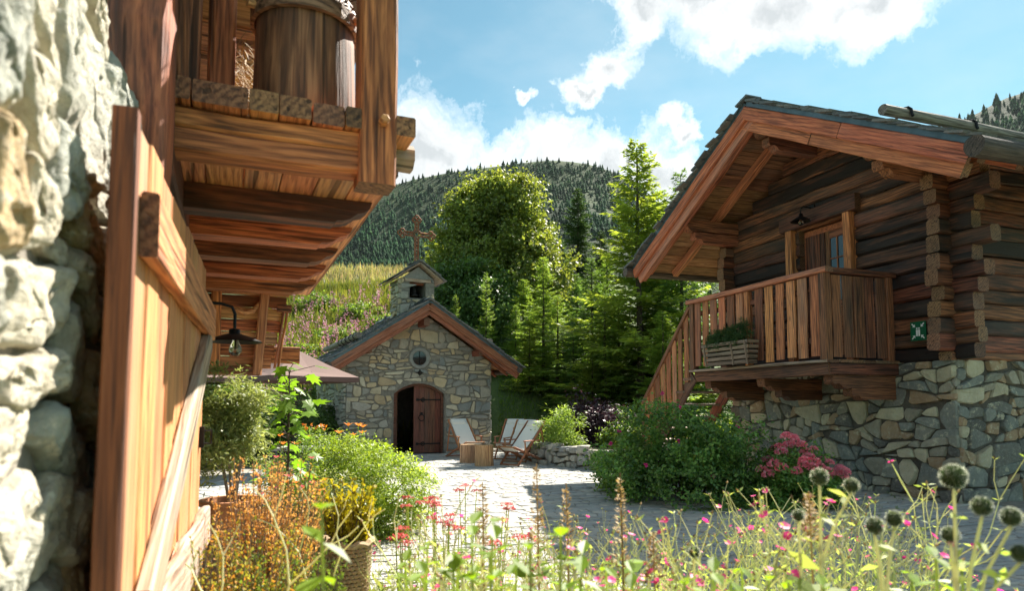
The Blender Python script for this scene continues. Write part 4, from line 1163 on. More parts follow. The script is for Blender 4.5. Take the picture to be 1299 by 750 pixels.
    beam(t, 'loft_post', (-.22, 3.2, 2.705), (-.22, 3.2, 4.6), .09, .12, M['joist'], up=(1, 0, 0))
    for k in range(9):
        beam(t, 'wall_board', (-.33, 2.9 + .5 * k + .25, 2.6), (-.33, 2.9 + .5 * k + .25, 4.6), .49, .05, M['joist'], up=(1, 0, 0), wob=.004)
    for k in range(9):
        beam(t, 'partition_board', (-.3, 4.3, 2.82 + k * .2), (.42, 4.3, 2.82 + k * .2), .035, .195, M['board'], wob=.003)
    # roof over the loft
    zr = 4.55
    part(t, 'roof', *xform(box_geo(-2.6, .95, 1.8, 7.8, 0, .14), T(0, 0, zr) @ RY(R(16))), M['slate2'])
    # the open door leaf, hung a little clear of the wall
    D0 = Vector((-.235, 1.685, 0)); D1 = Vector((-.135, 3.67, 0)); dd = (D1 - D0).normalized(); dn = Vector((dd.y, -dd.x, 0)); Ld = (D1 - D0).length
    leaf_ = thing_part(t, 'door_leaf')
    P = lambda s, out, z: D0 + dd * s + dn * out + Vector((0, 0, z))
    beam(leaf_, 'edge_stile', P(.027, 0, .2), P(.027, 0, 2.075), .054, .052, M['door_edge'], up=dn, wob=.002, ch=.004)
    ws = [.16, .20, .22, .19, .23, .21, .2, .24, .2]; s = .058
    for i, w in enumerate(ws):
        w = min(w, Ld - s); 
        if w < .05: break
        beam(leaf_, 'plank', P(s + w / 2, .004 * (i % 2), .2), P(s + w / 2, .004 * (i % 2), 2.065 + rnd.uniform(-.012, .008)), w - .006, .042, M['door_board'], up=dn, wob=.002, segs=5, ch=.005)
        s += w
    beam(leaf_, 'ledge', P(.10, .043, 1.83), P(Ld + .02, .043, 1.80), .042, .16, M['door_board'], wob=.003, ch=.006)
    beam(leaf_, 'ledge', P(.12, .045, .80), P(Ld + .02, .045, .80), .045, .19, M['old'], wob=.010, ch=.012, segs=8)
    beam(leaf_, 'brace', P(.22, .043, .88), P(Ld - .10, .043, 1.72), .042, .135, M['old'], wob=.004, ch=.008)
    g = join_geo(box_geo(-.012, .012, 0, .02, -.05, .05), tube_geo([(0, .02, .03), (0, .05, .03), (0, .05, -.03), (0, .02, -.03)], .006, 6))
    Mh = Matrix.Identity(4); hp = P(Ld - .18, .024, 1.24)
    for i in range(3): Mh[i][0], Mh[i][1], Mh[i][2], Mh[i][3] = dd[i], dn[i], (0, 0, 1)[i], hp[i]
    part(leaf_, 'handle', *g, M['iron'], Mh)
    # boarded end panel under the far end of the loft
    pv = 6.62
    for k in range(8):
        z = 1.78 + k * .115; beam(t, 'panel_board', (-.45, pv, z), (.36 + .025 * k, pv, z), .03, .111, M['beam'] if k % 2 else M['board'], wob=.003)
    beam(t, 'panel_sill', (-.45, pv - .03, 1.70), (.26, pv - .03, 1.70), .1, .085, M['beam'])
    beam(t, 'panel_post', (.235, pv - .07, 1.665), (.285, pv - .07, 2.42), .085, .05, M['board'], up=(0, 1, 0))
    beam(t, 'panel_post', (-.12, pv - .06, 1.72), (-.12, pv - .06, 2.42), .085, .05, M['beam'], up=(0, 1, 0))
    for q in (0, .045): beam(t, 'panel_trim', (.395 + q * .6, pv - .03, 1.73), (.465 + q * .6, pv - .03, 2.28), .022, .05, M['fascia'], up=(0, 1, 0))
    beam(t, 'panel_head', (.40, pv - .02, 2.30), (.53, pv - .02, 2.30), .12, .07, M['joist'])
    for a_, b_ in (((.02, pv - .09, 2.42), (.26, pv - .09, 2.30)),):
        part(t, 'curved_brace', *tube_geo([(.05, pv - .06, 2.27), (.12, pv - .06, 2.235), (.19, pv - .06, 2.26), (.245, pv - .06, 2.33)], .022, 6), M['board'])
    beam(t, 'beam_end', (.0, 7.3, 1.905), (.675, 7.3, 1.905), .17, .17, M['joist'])
    return t
barn()

def churn():
    t = uv_thing('wooden_barrel', 'weathered brown wooden barrel standing on the hay loft', 'barrel', .295, 3.235, 2.708)
    n = 32; rn = random.Random(3); ph = [rn.uniform(0, 6.28) for _ in range(4)]
    def jit(a, z): return 1 + .012 * math.sin(3 * a + ph[0] + 2 * z) + .008 * math.sin(7 * a + ph[1]) + .006 * math.sin(11 * a + ph[2] + 5 * z)
    prof = [(.232, .0), (.236, .03), (.232, .2), (.226, .40), (.222, .62), (.200, .625), (.196, .30), (.0, .30)]
    V, F = lathe_geo(prof, n, cap=False, jit=jit)
    V = [(z, x, y) for x, y, z in V]                       # grain along local X, then stood upright
    Mx = Matrix(((0, 1, 0, .295), (0, 0, 1, 3.235), (1, 0, 0, 2.708), (0, 0, 0, 1)))
    part(t, 'body', V, F, M['barrel'], Mx, smooth=True)
    V, F = lathe_geo([(.232, .475), (.250, .478), (.250, .548), (.230, .552)], 32, cap=False)
    part(t, 'hoop', [(x + .295, y + 3.235, z + 2.708) for x, y, z in V], F, M['hoop'], smooth=False)
    for a in (R(200), R(330)):
        x, y = .295 + .247 * math.cos(a), 3.235 + .247 * math.sin(a)
        part(t, 'ear', *xform(lathe_geo([(.02, 0), (.02, .035)], 8), T(x, y, 3.23) @ RZ(a) @ RY(R(90))), M['board'])
M['hoop'] = wood('barrel hoop', (0.34, 0.20, 0.11), (0.22, 0.115, 0.058), (0.09, 0.045, 0.024), burn=.2)
churn()
def dried_bunch():
    t = uv_thing('dried_flower_bunch', 'dark dried flower bunch hanging beside the loft post', 'dried flowers', .50, 3.12, 3.28)
    rn = random.Random(8); V = []; F = []
    for i in range(160):
        p = Vector((.50 + rn.gauss(0, .035), 3.12 + rn.gauss(0, .03), 3.30 + rn.uniform(-.04, .22))); a = rn.uniform(0, 6.28); l = rn.uniform(.02, .045)
        d = Vector((math.cos(a), math.sin(a), rn.uniform(-.6, .8))).normalized() * l; s = d.orthogonal().normalized() * l * .3; k = len(V)
        V += [p, p + d * .5 + s, p + d, p + d * .5 - s]; F.append((k, k + 1, k + 2, k + 3))
    part(t, 'flower_heads', V, F, M['dried'])
    part(t, 'cord', *tube_geo([(.50, 3.12, 3.45), (.50, 3.1, 3.9), (.52, 3.05, 4.5)], .004, 5), M['wicker'])
M['dried'] = leaf('dried flowers', [(0.05, 0.03, 0.02), (0.12, 0.07, 0.05), (0.07, 0.035, 0.04)], .15)
dried_bunch()
def hay():
    rn = random.Random(15); V = []; F = []
    for i in range(1500):
        u = rn.gauss(.06, .11); v = rn.uniform(3.42, 4.1); top_ = .42 * math.exp(-((u - .03) / .17) ** 2)
        p = Vector((u, v, 2.72 + rn.random() ** .8 * (top_ + .06))); a = rn.uniform(0, 6.28); l = rn.uniform(.08, .2)
        d = Vector((math.cos(a), math.sin(a) * .6, rn.gauss(0, .5))).normalized() * l; s = d.orthogonal().normalized() * .0028; k = len(V)
        mid = p + d * .5 + Vector((0, 0, rn.uniform(0, .02)))
        V += [p - s, p + s, mid + s, mid - s, p + d]; F += [(k, k + 1, k + 2, k + 3), (k + 3, k + 2, k + 4)]
    for i in range(260):
        p = Vector((rn.uniform(.45, .70), rn.uniform(3.1, 4.0), 2.712 + rn.random() * .03)); a = rn.uniform(0, 6.28); l = rn.uniform(.05, .16)
        d = Vector((math.cos(a), math.sin(a), rn.gauss(0, .2))).normalized() * l; s = d.orthogonal().normalized() * .0028; k = len(V)
        V += [p - s, p + s, p + d]; F.append((k, k + 1, k + 2))
    Mx = RZ(BA)
    o = obj('hay', mk_mesh('hay', V, F, M['straw']), None, Mx); tag(o, 'loose golden hay heaped behind the barrel in the loft', 'hay', kind='stuff')
hay()
def loft_lamp():
    t = uv_thing('gooseneck_lamp', 'black metal gooseneck lamp with bare bulb beside the barn door', 'lamp', -.36, 4.0, 1.93)
    part(t, 'wall_plate', *box_geo(-.37, -.35, 3.95, 4.05, 1.85, 2.0), M['iron'])
    part(t, 'arm', *tube_geo([(-.36, 4.0, 1.945), (-.2, 4.0, 1.96), (-.05, 4.0, 1.955), (.005, 4.0, 1.94), (.022, 4.0, 1.90), (.022, 4.0, 1.82)], .009, 8), M['iron'])
    lamp_shade(t, (.022, 4.0, 1.79), .148, .045)
    bulb(t, (.028, 4.0, 1.735), .034)
loft_lamp()
# ------------------------------------------------------------------ deck chairs, stump tables, parasols, small wall
def deck_chair(label, x, y, rot):
    t = thing('deck_chair', label, 'deck chair', (x, y, 0), rot, 'canvas deck chairs by the chapel')
    w = .56
    # local: seat faces -y (front), x across
    for sx in (-1, 1):
        xx = sx * w / 2
        beam(t, 'back_rail', (xx, -.42, .02), (xx, .46, .98), .03, .055, M['teak'], wob=.001)              # long rail, front foot to head
        beam(t, 'seat_rail', (xx - sx * .035, .62, .02), (xx - sx * .035, -.50, .43), .03, .055, M['teak'], wob=.001)   # rear foot to seat front
        beam(t, 'prop', (xx + sx * .032, .30, .80), (xx + sx * .032, .44, .16), .025, .045, M['teak'], wob=.001)
        beam(t, 'armrest', (xx + sx * .05, -.28, .56), (xx + sx * .05, .22, .57), .055, .025, M['teak'], wob=.001)
        beam(t, 'arm_post', (xx + sx * .045, -.22, .30), (xx + sx * .045, -.24, .55), .03, .035, M['teak'], up=(0, 1, 0), wob=.001)
    for (yy, zz) in ((-.50, .43), (.46, .98), (.62, .03), (-.41, .035), (.42, .18)):
        part(t, 'crossbar', *tube_geo([(-w / 2, yy, zz), (w / 2, yy, zz)], .016, 8), M['teak'])
    # sling hangs in a curve between head bar and seat bar
    n = 14; V = []; F = []; cw = .235
    for i in range(n + 1):
        f = i / n; yy = .47 - .97 * f; zz = .985 - .55 * f - .34 * math.sin(math.pi * f ** 1.25) * (1 - .15 * f)
        yy -= .10 * math.sin(math.pi * f)
        V += [(-cw, yy, zz), (cw, yy, zz)]
    for i in range(n): F.append((2 * i, 2 * i + 1, 2 * i + 3, 2 * i + 2))
    k = len(V); V += [(x_, y_ + .004, z_ - .004) for x_, y_, z_ in V]; F += [(d + k, c + k, b_ + k, a + k) for a, b_, c, d in F]
    sl = part(t, 'canvas_sling', V, F, M['canvas'], smooth=True)
    V2 = [(sx * .225, .455 - q * .20 - .012, .97 - q * .18 + .016 + .03 * (q in (.5,))) for q in (0, .5, 1) for sx in (-1, 1)]
    part(sl, 'head_pillow', *xform(join_geo(beam_geo(.44, .17, .045, 4, .003, .018)), T(-.22, .40, .93) @ RX(R(48))), M['canvas'], smooth=True)
    return t
deck_chair('white canvas deck chair standing against the chapel wall', 4.62, 16.45, R(12))
deck_chair('farthest of the three deck chairs in the row beside the stump table', 5.62, 15.85, R(-38))
deck_chair('middle of the three deck chairs in the row beside the stump table', 5.62, 15.1, R(-42))
deck_chair('nearest deck chair, seen side-on with its crossed teak frame', 5.33, 14.22, R(-66))
def stump(label, x, y, r, h, seed):
    t = thing('stump_table', label, 'stump table', (x, y, 0), seed * .7, 'log stump tables')
    rn = random.Random(seed); n = 22; ph = [rn.uniform(0, 6.28) for _ in range(3)]
    def jit(a, z): return 1 + .05 * math.sin(2 * a + ph[0]) + .025 * math.sin(5 * a + ph[1]) + .02 * math.sin(9 * a + ph[2] + z)
    V, F = lathe_geo([(r * 1.05, 0), (r * 1.0, h * .1), (r * .97, h * .5), (r * .98, h * .93), (r * .95, h)], n, True, jit=jit)
    Mx = Matrix(((0, 1, 0, 0), (0, 0, 1, 0), (1, 0, 0, 0), (0, 0, 0, 1)))
    V = [(z, x_, y_) for x_, y_, z in V]
    part(t, 'trunk', V, F[:-2], M['stump'], Mx)
    cut = [(z, x_, y_) for x_, y_, z in [V_ for V_ in [(p[1], p[2], p[0]) for p in V[-n:]]]]
    part(t, 'cut_top', cut, [tuple(range(n))], M['stumptop'], Mx)
    return t
m, nt = new_mat('cut stump'); gp = nt.node('ShaderNodeTexCoord').outputs['Object']
sp = nt.node('ShaderNodeSeparateXYZ', ins={0: gp}).outputs
rr = nt.math('SQRT', nt.math('ADD', nt.math('POWER', sp[1], 2.0), nt.math('POWER', sp[2], 2.0)))
wv = nt.math('SINE', nt.math('ADD', nt.math('MULTIPLY', rr, 260.0), nt.math('MULTIPLY', nt.noise(gp, 7.0, 3.0), 9.0)))
c = nt.mix(nt.mapr(wv, -1, 1, 0, 1), (0.50, 0.33, 0.17), (0.36, 0.21, 0.10))
b = nt.node('ShaderNodeBsdfPrincipled', ins={'Base Color': c, 'Roughness': .8}); nt.l.new(b.outputs[0], nt.out.inputs[0]); M['stumptop'] = m
stump('round log stump table in front of the chair at the chapel wall', 4.30, 15.08, .19, .44, 4)
stump('slightly larger log stump table with a dish, nearer the courtyard', 4.42, 14.22, .215, .48, 7)
dish = obj('ash_dish', mk_mesh('ash_dish', *lathe_geo([(.045, 0), (.06, .03), (.05, .03), (.035, .012), (.0, .012)], 16, cap=False), M['potg'], True), None, T(4.40, 14.2, .483))
tag(dish, 'small dark dish on the larger stump table', 'dish')

def retaining_wall():
    t = thing('low_stone_wall', 'knee-high rubble wall round the bed behind the deck chairs', 'stone wall', (6.3, 12.9, 0))
    LM[t.name] = T(6.3, 12.9, 0)
    pts = [(5.72, 14.55), (5.86, 13.75), (6.12, 12.95), (6.45, 12.25), (7.0, 11.85)]
    rn = random.Random(5)
    for i in range(len(pts) - 1):
        a = Vector((*pts[i], 0)); b_ = Vector((*pts[i + 1], 0)); L = (b_ - a).length; d = (b_ - a).normalized()
        h = .46 - .03 * i
        nrm = d.cross(Vector((0, 0, 1)))
        if nrm.x > 0 and False: pass
        beam(t, 'core', a + Vector((0, 0, h / 2 - .08)) - nrm * .12, b_ + Vector((0, 0, h / 2 - .08)) - nrm * .12, .22, h + .08, M['dmortar'])
        nrm_ = plane_frame(a, d, (0, 0, 1))
        masonry(t, nrm_, [(-.03, -.02), (L + .03, -.02), (L + .03, h), (-.03, h)], .17, .25, M['rstone'], 200 + i, joint=.008, h=(.05, .10), limit=40, rough=.3)
        k = 0; s = 0
        while s < L:
            w = rn.uniform(.18, .38); c0 = a + d * (s + w / 2) - nrm * .08
            poly = [(math.cos(q * .785 + .2) * w * .55 * rn.uniform(.85, 1.1), math.sin(q * .785 + .2) * .19 * rn.uniform(.85, 1.1)) for q in range(8)]
            V, F, _ = stone_geo(poly, rn.uniform(.04, .10), rn, .06, .1)
            part(t, 'cap_stone', V, F, M['rstone'], T(c0.x, c0.y, h - .02) @ RZ(math.atan2(d.y, d.x)), smooth=True)
            s += w
retaining_wall()
bedm = obj('planting_bed', mk_mesh('planting_bed', *prism_geo([(5.95, 15.2), (6.05, 13.85), (6.3, 13.05), (6.62, 12.4), (7.3, 12.0), (10.5, 13.5), (10.5, 18.5), (7.3, 17.6)], -.1, .37), M['soil']), None, Matrix(((1, 0, 0, 0), (0, 0, 1, 0), (0, 1, 0, 0), (0, 0, 0, 1))))
tag(bedm, 'raised soil bed behind the low stone wall', kind='structure')

def parasol(label, x, y, zr, half, pole_h, rot):
    t = thing('parasol', label, 'parasol', (x, y, 0), rot, 'brown square parasols')
    n = 8; V = [(0, 0, pole_h)]; F = []
    ring = []
    cor = [(half, half), (0, half * 1.0), (-half, half), (-half, 0), (-half, -half), (0, -half), (half, -half), (half, 0)]
    for q in range(1, 5):
        f = q / 4
        for k, (cx, cy) in enumerate(cor):
            sag = .05 * math.sin(math.pi * f) + (.0 if k % 2 == 0 else .045 * f)
            V.append((cx * f, cy * f, pole_h - (pole_h - zr) * f ** 1.12 - sag + (.04 if (k % 2 and q == 4) else 0)))
    for k in range(8): F.append((0, 1 + k, 1 + (k + 1) % 8))
    for q in range(3):
        for k in range(8): F.append((1 + q * 8 + k, 1 + (q + 1) * 8 + k, 1 + (q + 1) * 8 + (k + 1) % 8, 1 + q * 8 + (k + 1) % 8))
    part(t, 'canopy', V, F, M['parasol'])
    Vv = [V[1 + 24 + k] for k in range(8)]; Vd = [(x_, y_, z_ - .10) for x_, y_, z_ in Vv]
    part(t, 'valance', Vv + Vd, [(k, (k + 1) % 8, 8 + (k + 1) % 8, 8 + k) for k in range(8)], M['parasol_d'])
    part(t, 'pole', *tube_geo([(0, 0, 0), (0, 0, pole_h - .02)], .024, 10), M['iron'])
    for k, (cx, cy) in enumerate(cor):
        part(t, 'rib', *tube_geo([(0, 0, pole_h - .06), (cx * .5, cy * .5, pole_h - (pole_h - zr) * .46 - .075 - .03 * (k % 2)), (cx * .98, cy * .98, zr - .03)], .010, 5), M['iron'])
    part(t, 'base', *box_geo(-.28, .28, -.28, .28, 0, .07), M['potg'])
    return t
# ------------------------------------------------------------------ foliage builders
def unit(a): return a / np.maximum(np.linalg.norm(a, axis=1, keepdims=True), 1e-9)
def leaf_quads(P, D, N, L, Wd, fold=.18, belly=.45):
    """one kite-shaped leaf per row: base, two cheeks, tip"""
    D = unit(D); Sx = unit(np.cross(D, N)); Nn = np.cross(Sx, D); L = L[:, None]; Wd = Wd[:, None]
    mid = P + D * L * belly + Nn * (Wd * fold)
    V = np.stack([P, mid - Sx * Wd * .5, P + D * L, mid + Sx * Wd * .5], 1).reshape(-1, 3)
    return V, np.arange(len(P) * 4).reshape(-1, 4)
def merge(parts):
    V = []; F = []; k = 0
    for v, f in parts: V.append(v); F.append(f + k); k += len(v)
    return np.concatenate(V), np.concatenate(F)
def sph(rs, n): return unit(rs.normal(size=(n, 3)))
def clump_crown(rs, n_clump, per, rad, cr, L, Wd, lump=.25, flat=.7, fill=.35, upb=.5, lo=-1.0, droop=0.0, squash=1.0):
    """leaves gathered in clumps on the outer part of an uneven ellipsoid with half-axes rad"""
    rad = np.array(rad, float); d = sph(rs, n_clump * 2); d = d[d[:, 2] > lo][:n_clump]
    ph = rs.uniform(0, 6.28, 6); f = 1 + lump * (np.sin(d[:, 0] * 4 + ph[0]) * np.cos(d[:, 1] * 4.5 + ph[1]) + .7 * np.sin(d[:, 2] * 6 + ph[2] + d[:, 0] * 3)) + rs.normal(0, .06, len(d))
    rr = np.where(rs.rand(len(d)) < fill, rs.uniform(.25, .8, len(d)), rs.uniform(.8, 1.0, len(d)))
    C = d * rad * (f * rr)[:, None]
    n = len(C) * per
    Ci = np.repeat(C, per, 0); di = np.repeat(d, per, 0); cs = np.repeat(cr * rs.uniform(.6, 1.4, len(C)), per)
    off = rs.normal(0, .5, (n, 3)) * cs[:, None]; off[:, 2] *= flat
    P = Ci + off
    N = unit(di * .7 + np.array([0, 0, upb]) + rs.normal(0, .55, (n, 3)))
    D = unit(np.cross(N, sph(rs, n)) + di * .3 + np.array([0, 0, -droop]))
    return leaf_quads(P, D, N, L * rs.uniform(.6, 1.25, n), Wd * rs.uniform(.7, 1.2, n)), C
def spruce_geo(rs, h, r0, step=.26, nb=7, twig=.075, L=.15, Wd=.034, droop=.35, start=.05, gappy=.12, power=.9):
    parts = []; z = h * start; Vt = []
    while z < h * .985:
        t = z / h; n = max(4, int(nb * (1 - .35 * t) + rs.rand()))
        a0 = rs.uniform(0, 6.28)
        for k in range(n):
            if rs.rand() < gappy: continue
            a = a0 + 6.28 * k / n + rs.normal(0, .18); ln = r0 * (1 - t) ** power * rs.uniform(.48, 1.18) + .10
            dirh = np.array([math.cos(a), math.sin(a), 0]); side = np.array([-math.sin(a), math.cos(a), 0])
            m = max(4, int(ln / twig)); s = (np.arange(m) + rs.rand(m)) / m
            rise = (.55 * t + .05) ; zz = z + rs.normal(0, .05)
            curve = rise * s - droop * (1 - t * .6) * s ** 1.6 + .12 * s ** 3
            B = dirh * (s * ln)[:, None] + np.array([0, 0, 1]) * (zz + curve * ln)[:, None]
            tl = np.clip((1 - s) * .42 * ln + .07, .07, .45)
            for sg in (-1, 1, 0):
                q = 2 if sg else 1
                for j in range(q):
                    f = (j + .1) / q
                    ang = rs.normal(.75, .2, m)
                    dd = dirh * np.cos(ang)[:, None] + side * (sg * np.sin(ang))[:, None] + np.array([0, 0, 1]) * rs.normal(-.22 * (1 - t), .16, m)[:, None]
                    if sg == 0: dd = dirh + rs.normal(0, .35, (m, 3)) + np.array([0, 0, -.15])
                    Pq = B + unit(dd) * (tl * f)[:, None] + rs.normal(0, .012, (m, 3))
                    ll = (tl / q + .06) * rs.uniform(.8, 1.2, m) if sg else L * rs.uniform(.7, 1.3, m)
                    parts.append(leaf_quads(Pq, dd, np.array([0, 0, 1]) + rs.normal(0, .35, (m, 3)), ll, Wd * rs.uniform(.7, 1.4, m) + .10 * ll, .1))
        z += step * (1 - .45 * t) * rs.uniform(.8, 1.2)
    return merge(parts)
def trunk_geo(rs, h, r, wob=.05, n=8, segs=7, tip=.12):
    pts = [(rs.normal(0, wob) * (i > 0), rs.normal(0, wob) * (i > 0), h * i / segs) for i in range(segs + 1)]
    return tube_geo(pts, [r * (1 - (1 - tip) * i / segs) for i in range(segs + 1)], n)

M['spruce'] = leaf('spruce needles', [(0.087, 0.166, 0.043), (0.133, 0.235, 0.056), (0.179, 0.289, 0.071)], 0.45, .55)
M['spruce_l'] = leaf('young spruce needles', [(0.128, 0.213, 0.043), (0.199, 0.302, 0.060), (0.268, 0.358, 0.076)], 0.5, .55)
M['larch'] = leaf('larch needles', [(0.156, 0.223, 0.038), (0.242, 0.319, 0.057), (0.319, 0.373, 0.073)], 0.5, .55)
M['spruce_d'] = leaf('dark spruce needles', [(0.039, 0.084, 0.030), (0.060, 0.116, 0.038), (0.083, 0.140, 0.047)], 0.35, .55)
M['maple'] = leaf('broad leaves', [(0.124, 0.171, 0.039), (0.195, 0.242, 0.053), (0.277, 0.308, 0.070)], 0.5, .5, bigscale=.5)
M['rose'] = leaf('rose leaves', [(0.079, 0.180, 0.049), (0.142, 0.279, 0.064), (0.235, 0.376, 0.083)], 0.4, .42, big=.5, bigscale=2.5, spec=.5)
M['purple'] = leaf('purple leaves', [(0.041, 0.021, 0.033), (0.072, 0.034, 0.050), (0.103, 0.057, 0.063)], 0.25, .45, (1.3, .8, .8))
M['bush'] = leaf('bush leaves', [(0.095, 0.167, 0.033), (0.148, 0.235, 0.045), (0.212, 0.304, 0.062)], 0.48, .5, bigscale=2.0)
M['dbush'] = leaf('dark bush leaves', [(0.055, 0.106, 0.031), (0.087, 0.157, 0.042), (0.136, 0.214, 0.052)], 0.4, .45, bigscale=1.5)
M['lime'] = leaf('lime green leaves', [(0.186, 0.278, 0.036), (0.273, 0.365, 0.050), (0.397, 0.453, 0.057)], 0.5, .5, (1.25, 1.3, .5), bigscale=3.0)
M['yellow'] = leaf('golden leaves', [(0.42, 0.36, 0.02), (0.55, 0.46, 0.03), (0.34, 0.33, 0.03)], .45, .5, (1.2, 1.15, .5))
M['olive'] = leaf('grey green leaves', [(0.20, 0.24, 0.09), (0.30, 0.33, 0.14), (0.15, 0.19, 0.06)], 0.45, .45, (1.3, 1.3, .7))
M['bronze_l'] = leaf('rust orange sprays', [(0.598, 0.312, 0.102), (0.780, 0.468, 0.168), (0.468, 0.247, 0.072), (0.676, 0.546, 0.192)], .45, .6, (1.15, 1.0, .7))
M['bronze_g'] = leaf('bronze green sprays', [(0.216, 0.259, 0.042), (0.345, 0.324, 0.064), (0.540, 0.238, 0.064)], 0.45, .6, (1.2, 1.1, .5))
M['fig'] = leaf('fig leaves', [(0.12, 0.21, 0.032), (0.17, 0.27, 0.04), (0.23, 0.32, 0.05)], .5, .4, (1.4, 1.6, .4))
M['bright'] = leaf('fresh bright leaves', [(0.15, 0.25, 0.025), (0.20, 0.31, 0.03)], .55, .45, (1.5, 1.5, .4))

def plant_tree(name, label, cat, d, l, crown, cmat, h_tr, r_tr, rot, z=None, group=None, tmat='bark', limbs=None, scale=1.0, sink=.1):
    x, y = from_dl(d, l); z = ground_z(x, y) if z is None else z
    t = thing(name, label, cat, (x, y, z - sink), rot, group); t.scale = (scale,) * 3
    o = obj('crown', crown if isinstance(crown, bpy.types.Mesh) else mk_mesh('crown', crown[0], crown[1], cmat), t)
    if h_tr:
        g = trunk_geo(np.random.RandomState(int(d * 10 + l * 7) % 1000), h_tr, r_tr)
        if limbs is not None:
            top_ = Vector((0, 0, h_tr * .55))
            for c in limbs:
                c = Vector(c); a = Vector((0, 0, h_tr * (.35 + .5 * ((c.x * 7.3) % 1))))
                g = join_geo(g, tube_geo([a, a.lerp(c, .5) + Vector((0, 0, -.15)), c], [r_tr * .42, r_tr * .25, r_tr * .08], 5))
        part(t, 'trunk', *g, M[tmat])
    return t
rs = np.random.RandomState(4)
SP = [mk_mesh('spruce_crown', *spruce_geo(rs, 9.0, 2.5, .36, 8, twig=.06, gappy=.14), M['spruce_l']),
      mk_mesh('spruce_crown', *spruce_geo(rs, 9.0, 2.8, .37, 8, twig=.06, droop=.45, gappy=.14), M['spruce']),
      mk_mesh('spruce_crown', *spruce_geo(rs, 9.0, 2.0, .40, 7, twig=.06, gappy=.18), M['spruce_l']),
      mk_mesh('spruce_crown', *spruce_geo(rs, 9.0, 2.3, .34, 8, twig=.06, droop=.45, Wd=.05), M['spruce_d']),
      mk_mesh('larch_crown', *spruce_geo(rs, 10.6, 2.6, .38, 8, twig=.06, gappy=.18, droop=.20, L=.2, Wd=.045, power=.85), M['larch'])]
SPH = [9, 9, 9, 9, 10.6]
def px_l(px, d): return (px - 650) / 840 * d
TREES = [  # label, px, d, top_px, kind, width scale
    ('tall larch with sparse pointed tip beside the chalet eave', 812, 22.5, 168, 4, 1.3),
    ('dark spruce standing far back between the leafy tree and the larch', 735, 44.0, 233, 3, 1.25),
    ('slim young spruce just behind the bell turret roof', 617, 27.0, 343, 2, .75),
    ('small spruce tip behind the chapel roof ridge', 578, 26.5, 372, 2, .8),
    ('full light green spruce in the middle of the thicket', 690, 26.0, 322, 0, 1.15),
    ('bushy spruce whose tip overlaps the dark one', 752, 25.0, 322, 1, 1.15),
    ('shorter spruce beside the chapel eave log', 655, 27.2, 385, 0, 1.1),
    ('pale spruce to the lower side of the tall larch', 786, 24.0, 372, 0, 1.3),
    ('spruce behind the balcony stair', 868, 22.8, 205, 1, .85),
    ('low spruce above the purple shrub', 728, 24.6, 415, 1, 1.4),
    ('deep green spruce behind the far eave log', 835, 26.0, 268, 3, 1.3),
    ('dark spruce rising behind the leafy tree on its uphill side', 700, 40.0, 285, 3, 1.2),
    ('broad pale spruce filling the thicket below the leafy tree', 665, 28.5, 352, 0, 1.5),
    ('wide pale spruce between the two big conifers', 772, 27.5, 318, 0, 1.35),
    ('young larch at the edge of the lawn', 752, 22.4, 440, 4, 1.6),
    ('low dense spruce above the dwarf conifer shrub', 694, 26.4, 425, 1, 1.4),
    ('young spruce squeezed behind the stair rail', 842, 19.6, 392, 0, 1.5),
    ('dark spruce between the leafy tree and the far dark spruce', 712, 36.0, 300, 3, 1.5),
    ('dark spruce behind the bushy spruce', 765, 38.0, 290, 3, 1.5),
    ('mid green spruce seen through the gap below the dark spruce', 733, 31.0, 345, 1, 1.4),
    ('light green spruce in front of the thicket, above the purple shrub', 768, 22.6, 372, 0, 1.5),
    ('light green spruce beside the dark gap in the thicket', 708, 25.2, 372, 0, 1.35),
    ('small feathery larch at the thicket edge near the chapel eave', 672, 25.6, 405, 4, 1.5),
    ('broad light spruce filling the space up to the chalet verge', 838, 24.6, 232, 0, 1.25),
    ('spruce under the balcony eave at the stair head', 905, 24.5, 330, 1, 1.0),
]
for i, (lab, px, d, ty, k, ws) in enumerate(TREES):
    l = px_l(px, d); x, y = from_dl(d, l); zg = ground_z(x, y); ztop = 1.4 + (512 - ty) / 840 * d; hh = ztop - zg + .1
    nm = 'larch_tree' if k == 4 else 'spruce_tree'
    t = thing(nm, lab, 'tree', (x, y, zg - .1), i * 1.7, 'conifers behind the chapel')
    sc = hh / SPH[k]; t.scale = (sc * ws, sc * ws, sc)
    obj('crown', SP[k], t)
    part(t, 'trunk', *trunk_geo(np.random.RandomState(i), SPH[k] * .97, .13, .02), M['bark'])
# leafy tree behind the chapel
subs = []; C = []
for (ox, oy, oz, r_, n_) in ((0, 0, 3.6, 2.1, 210), (-1.5, .2, 3.0, 1.5, 120), (1.5, -.2, 2.9, 1.55, 120), (-.7, .1, 5.3, 1.35, 110), (.75, 0, 5.6, 1.25, 100), (-2.1, 0, 1.8, 1.1, 60), (2.0, .2, 1.7, 1.15, 60), (.2, -1.2, 2.2, 1.6, 90), (0, .2, 6.3, .8, 40), (-1.4, 0, 4.4, .9, 45), (1.7, 0, 4.3, .8, 40)):
    (v_, f_), c_ = clump_crown(rs, n_, 58, (r_, r_, r_ * .92), .42, .18, .12, lump=.26, fill=.25, lo=-.9)
    subs.append((v_ + np.array([ox, oy, oz]), f_)); C += [tuple(c + np.array([ox, oy, oz])) for c in c_[:4]]
cr = merge(subs)
plant_tree('maple_tree', 'broad leafy tree with round crown behind the bell turret', 'tree', 33.0, px_l(630, 33), cr, M['maple'], 5.6, .2, 0, limbs=C, scale=1.16)
(cr, C) = clump_crown(rs, 300, 64, (2.1, 2.0, 2.0), .45, .18, .12, lump=.2, fill=.3, lo=-.8)
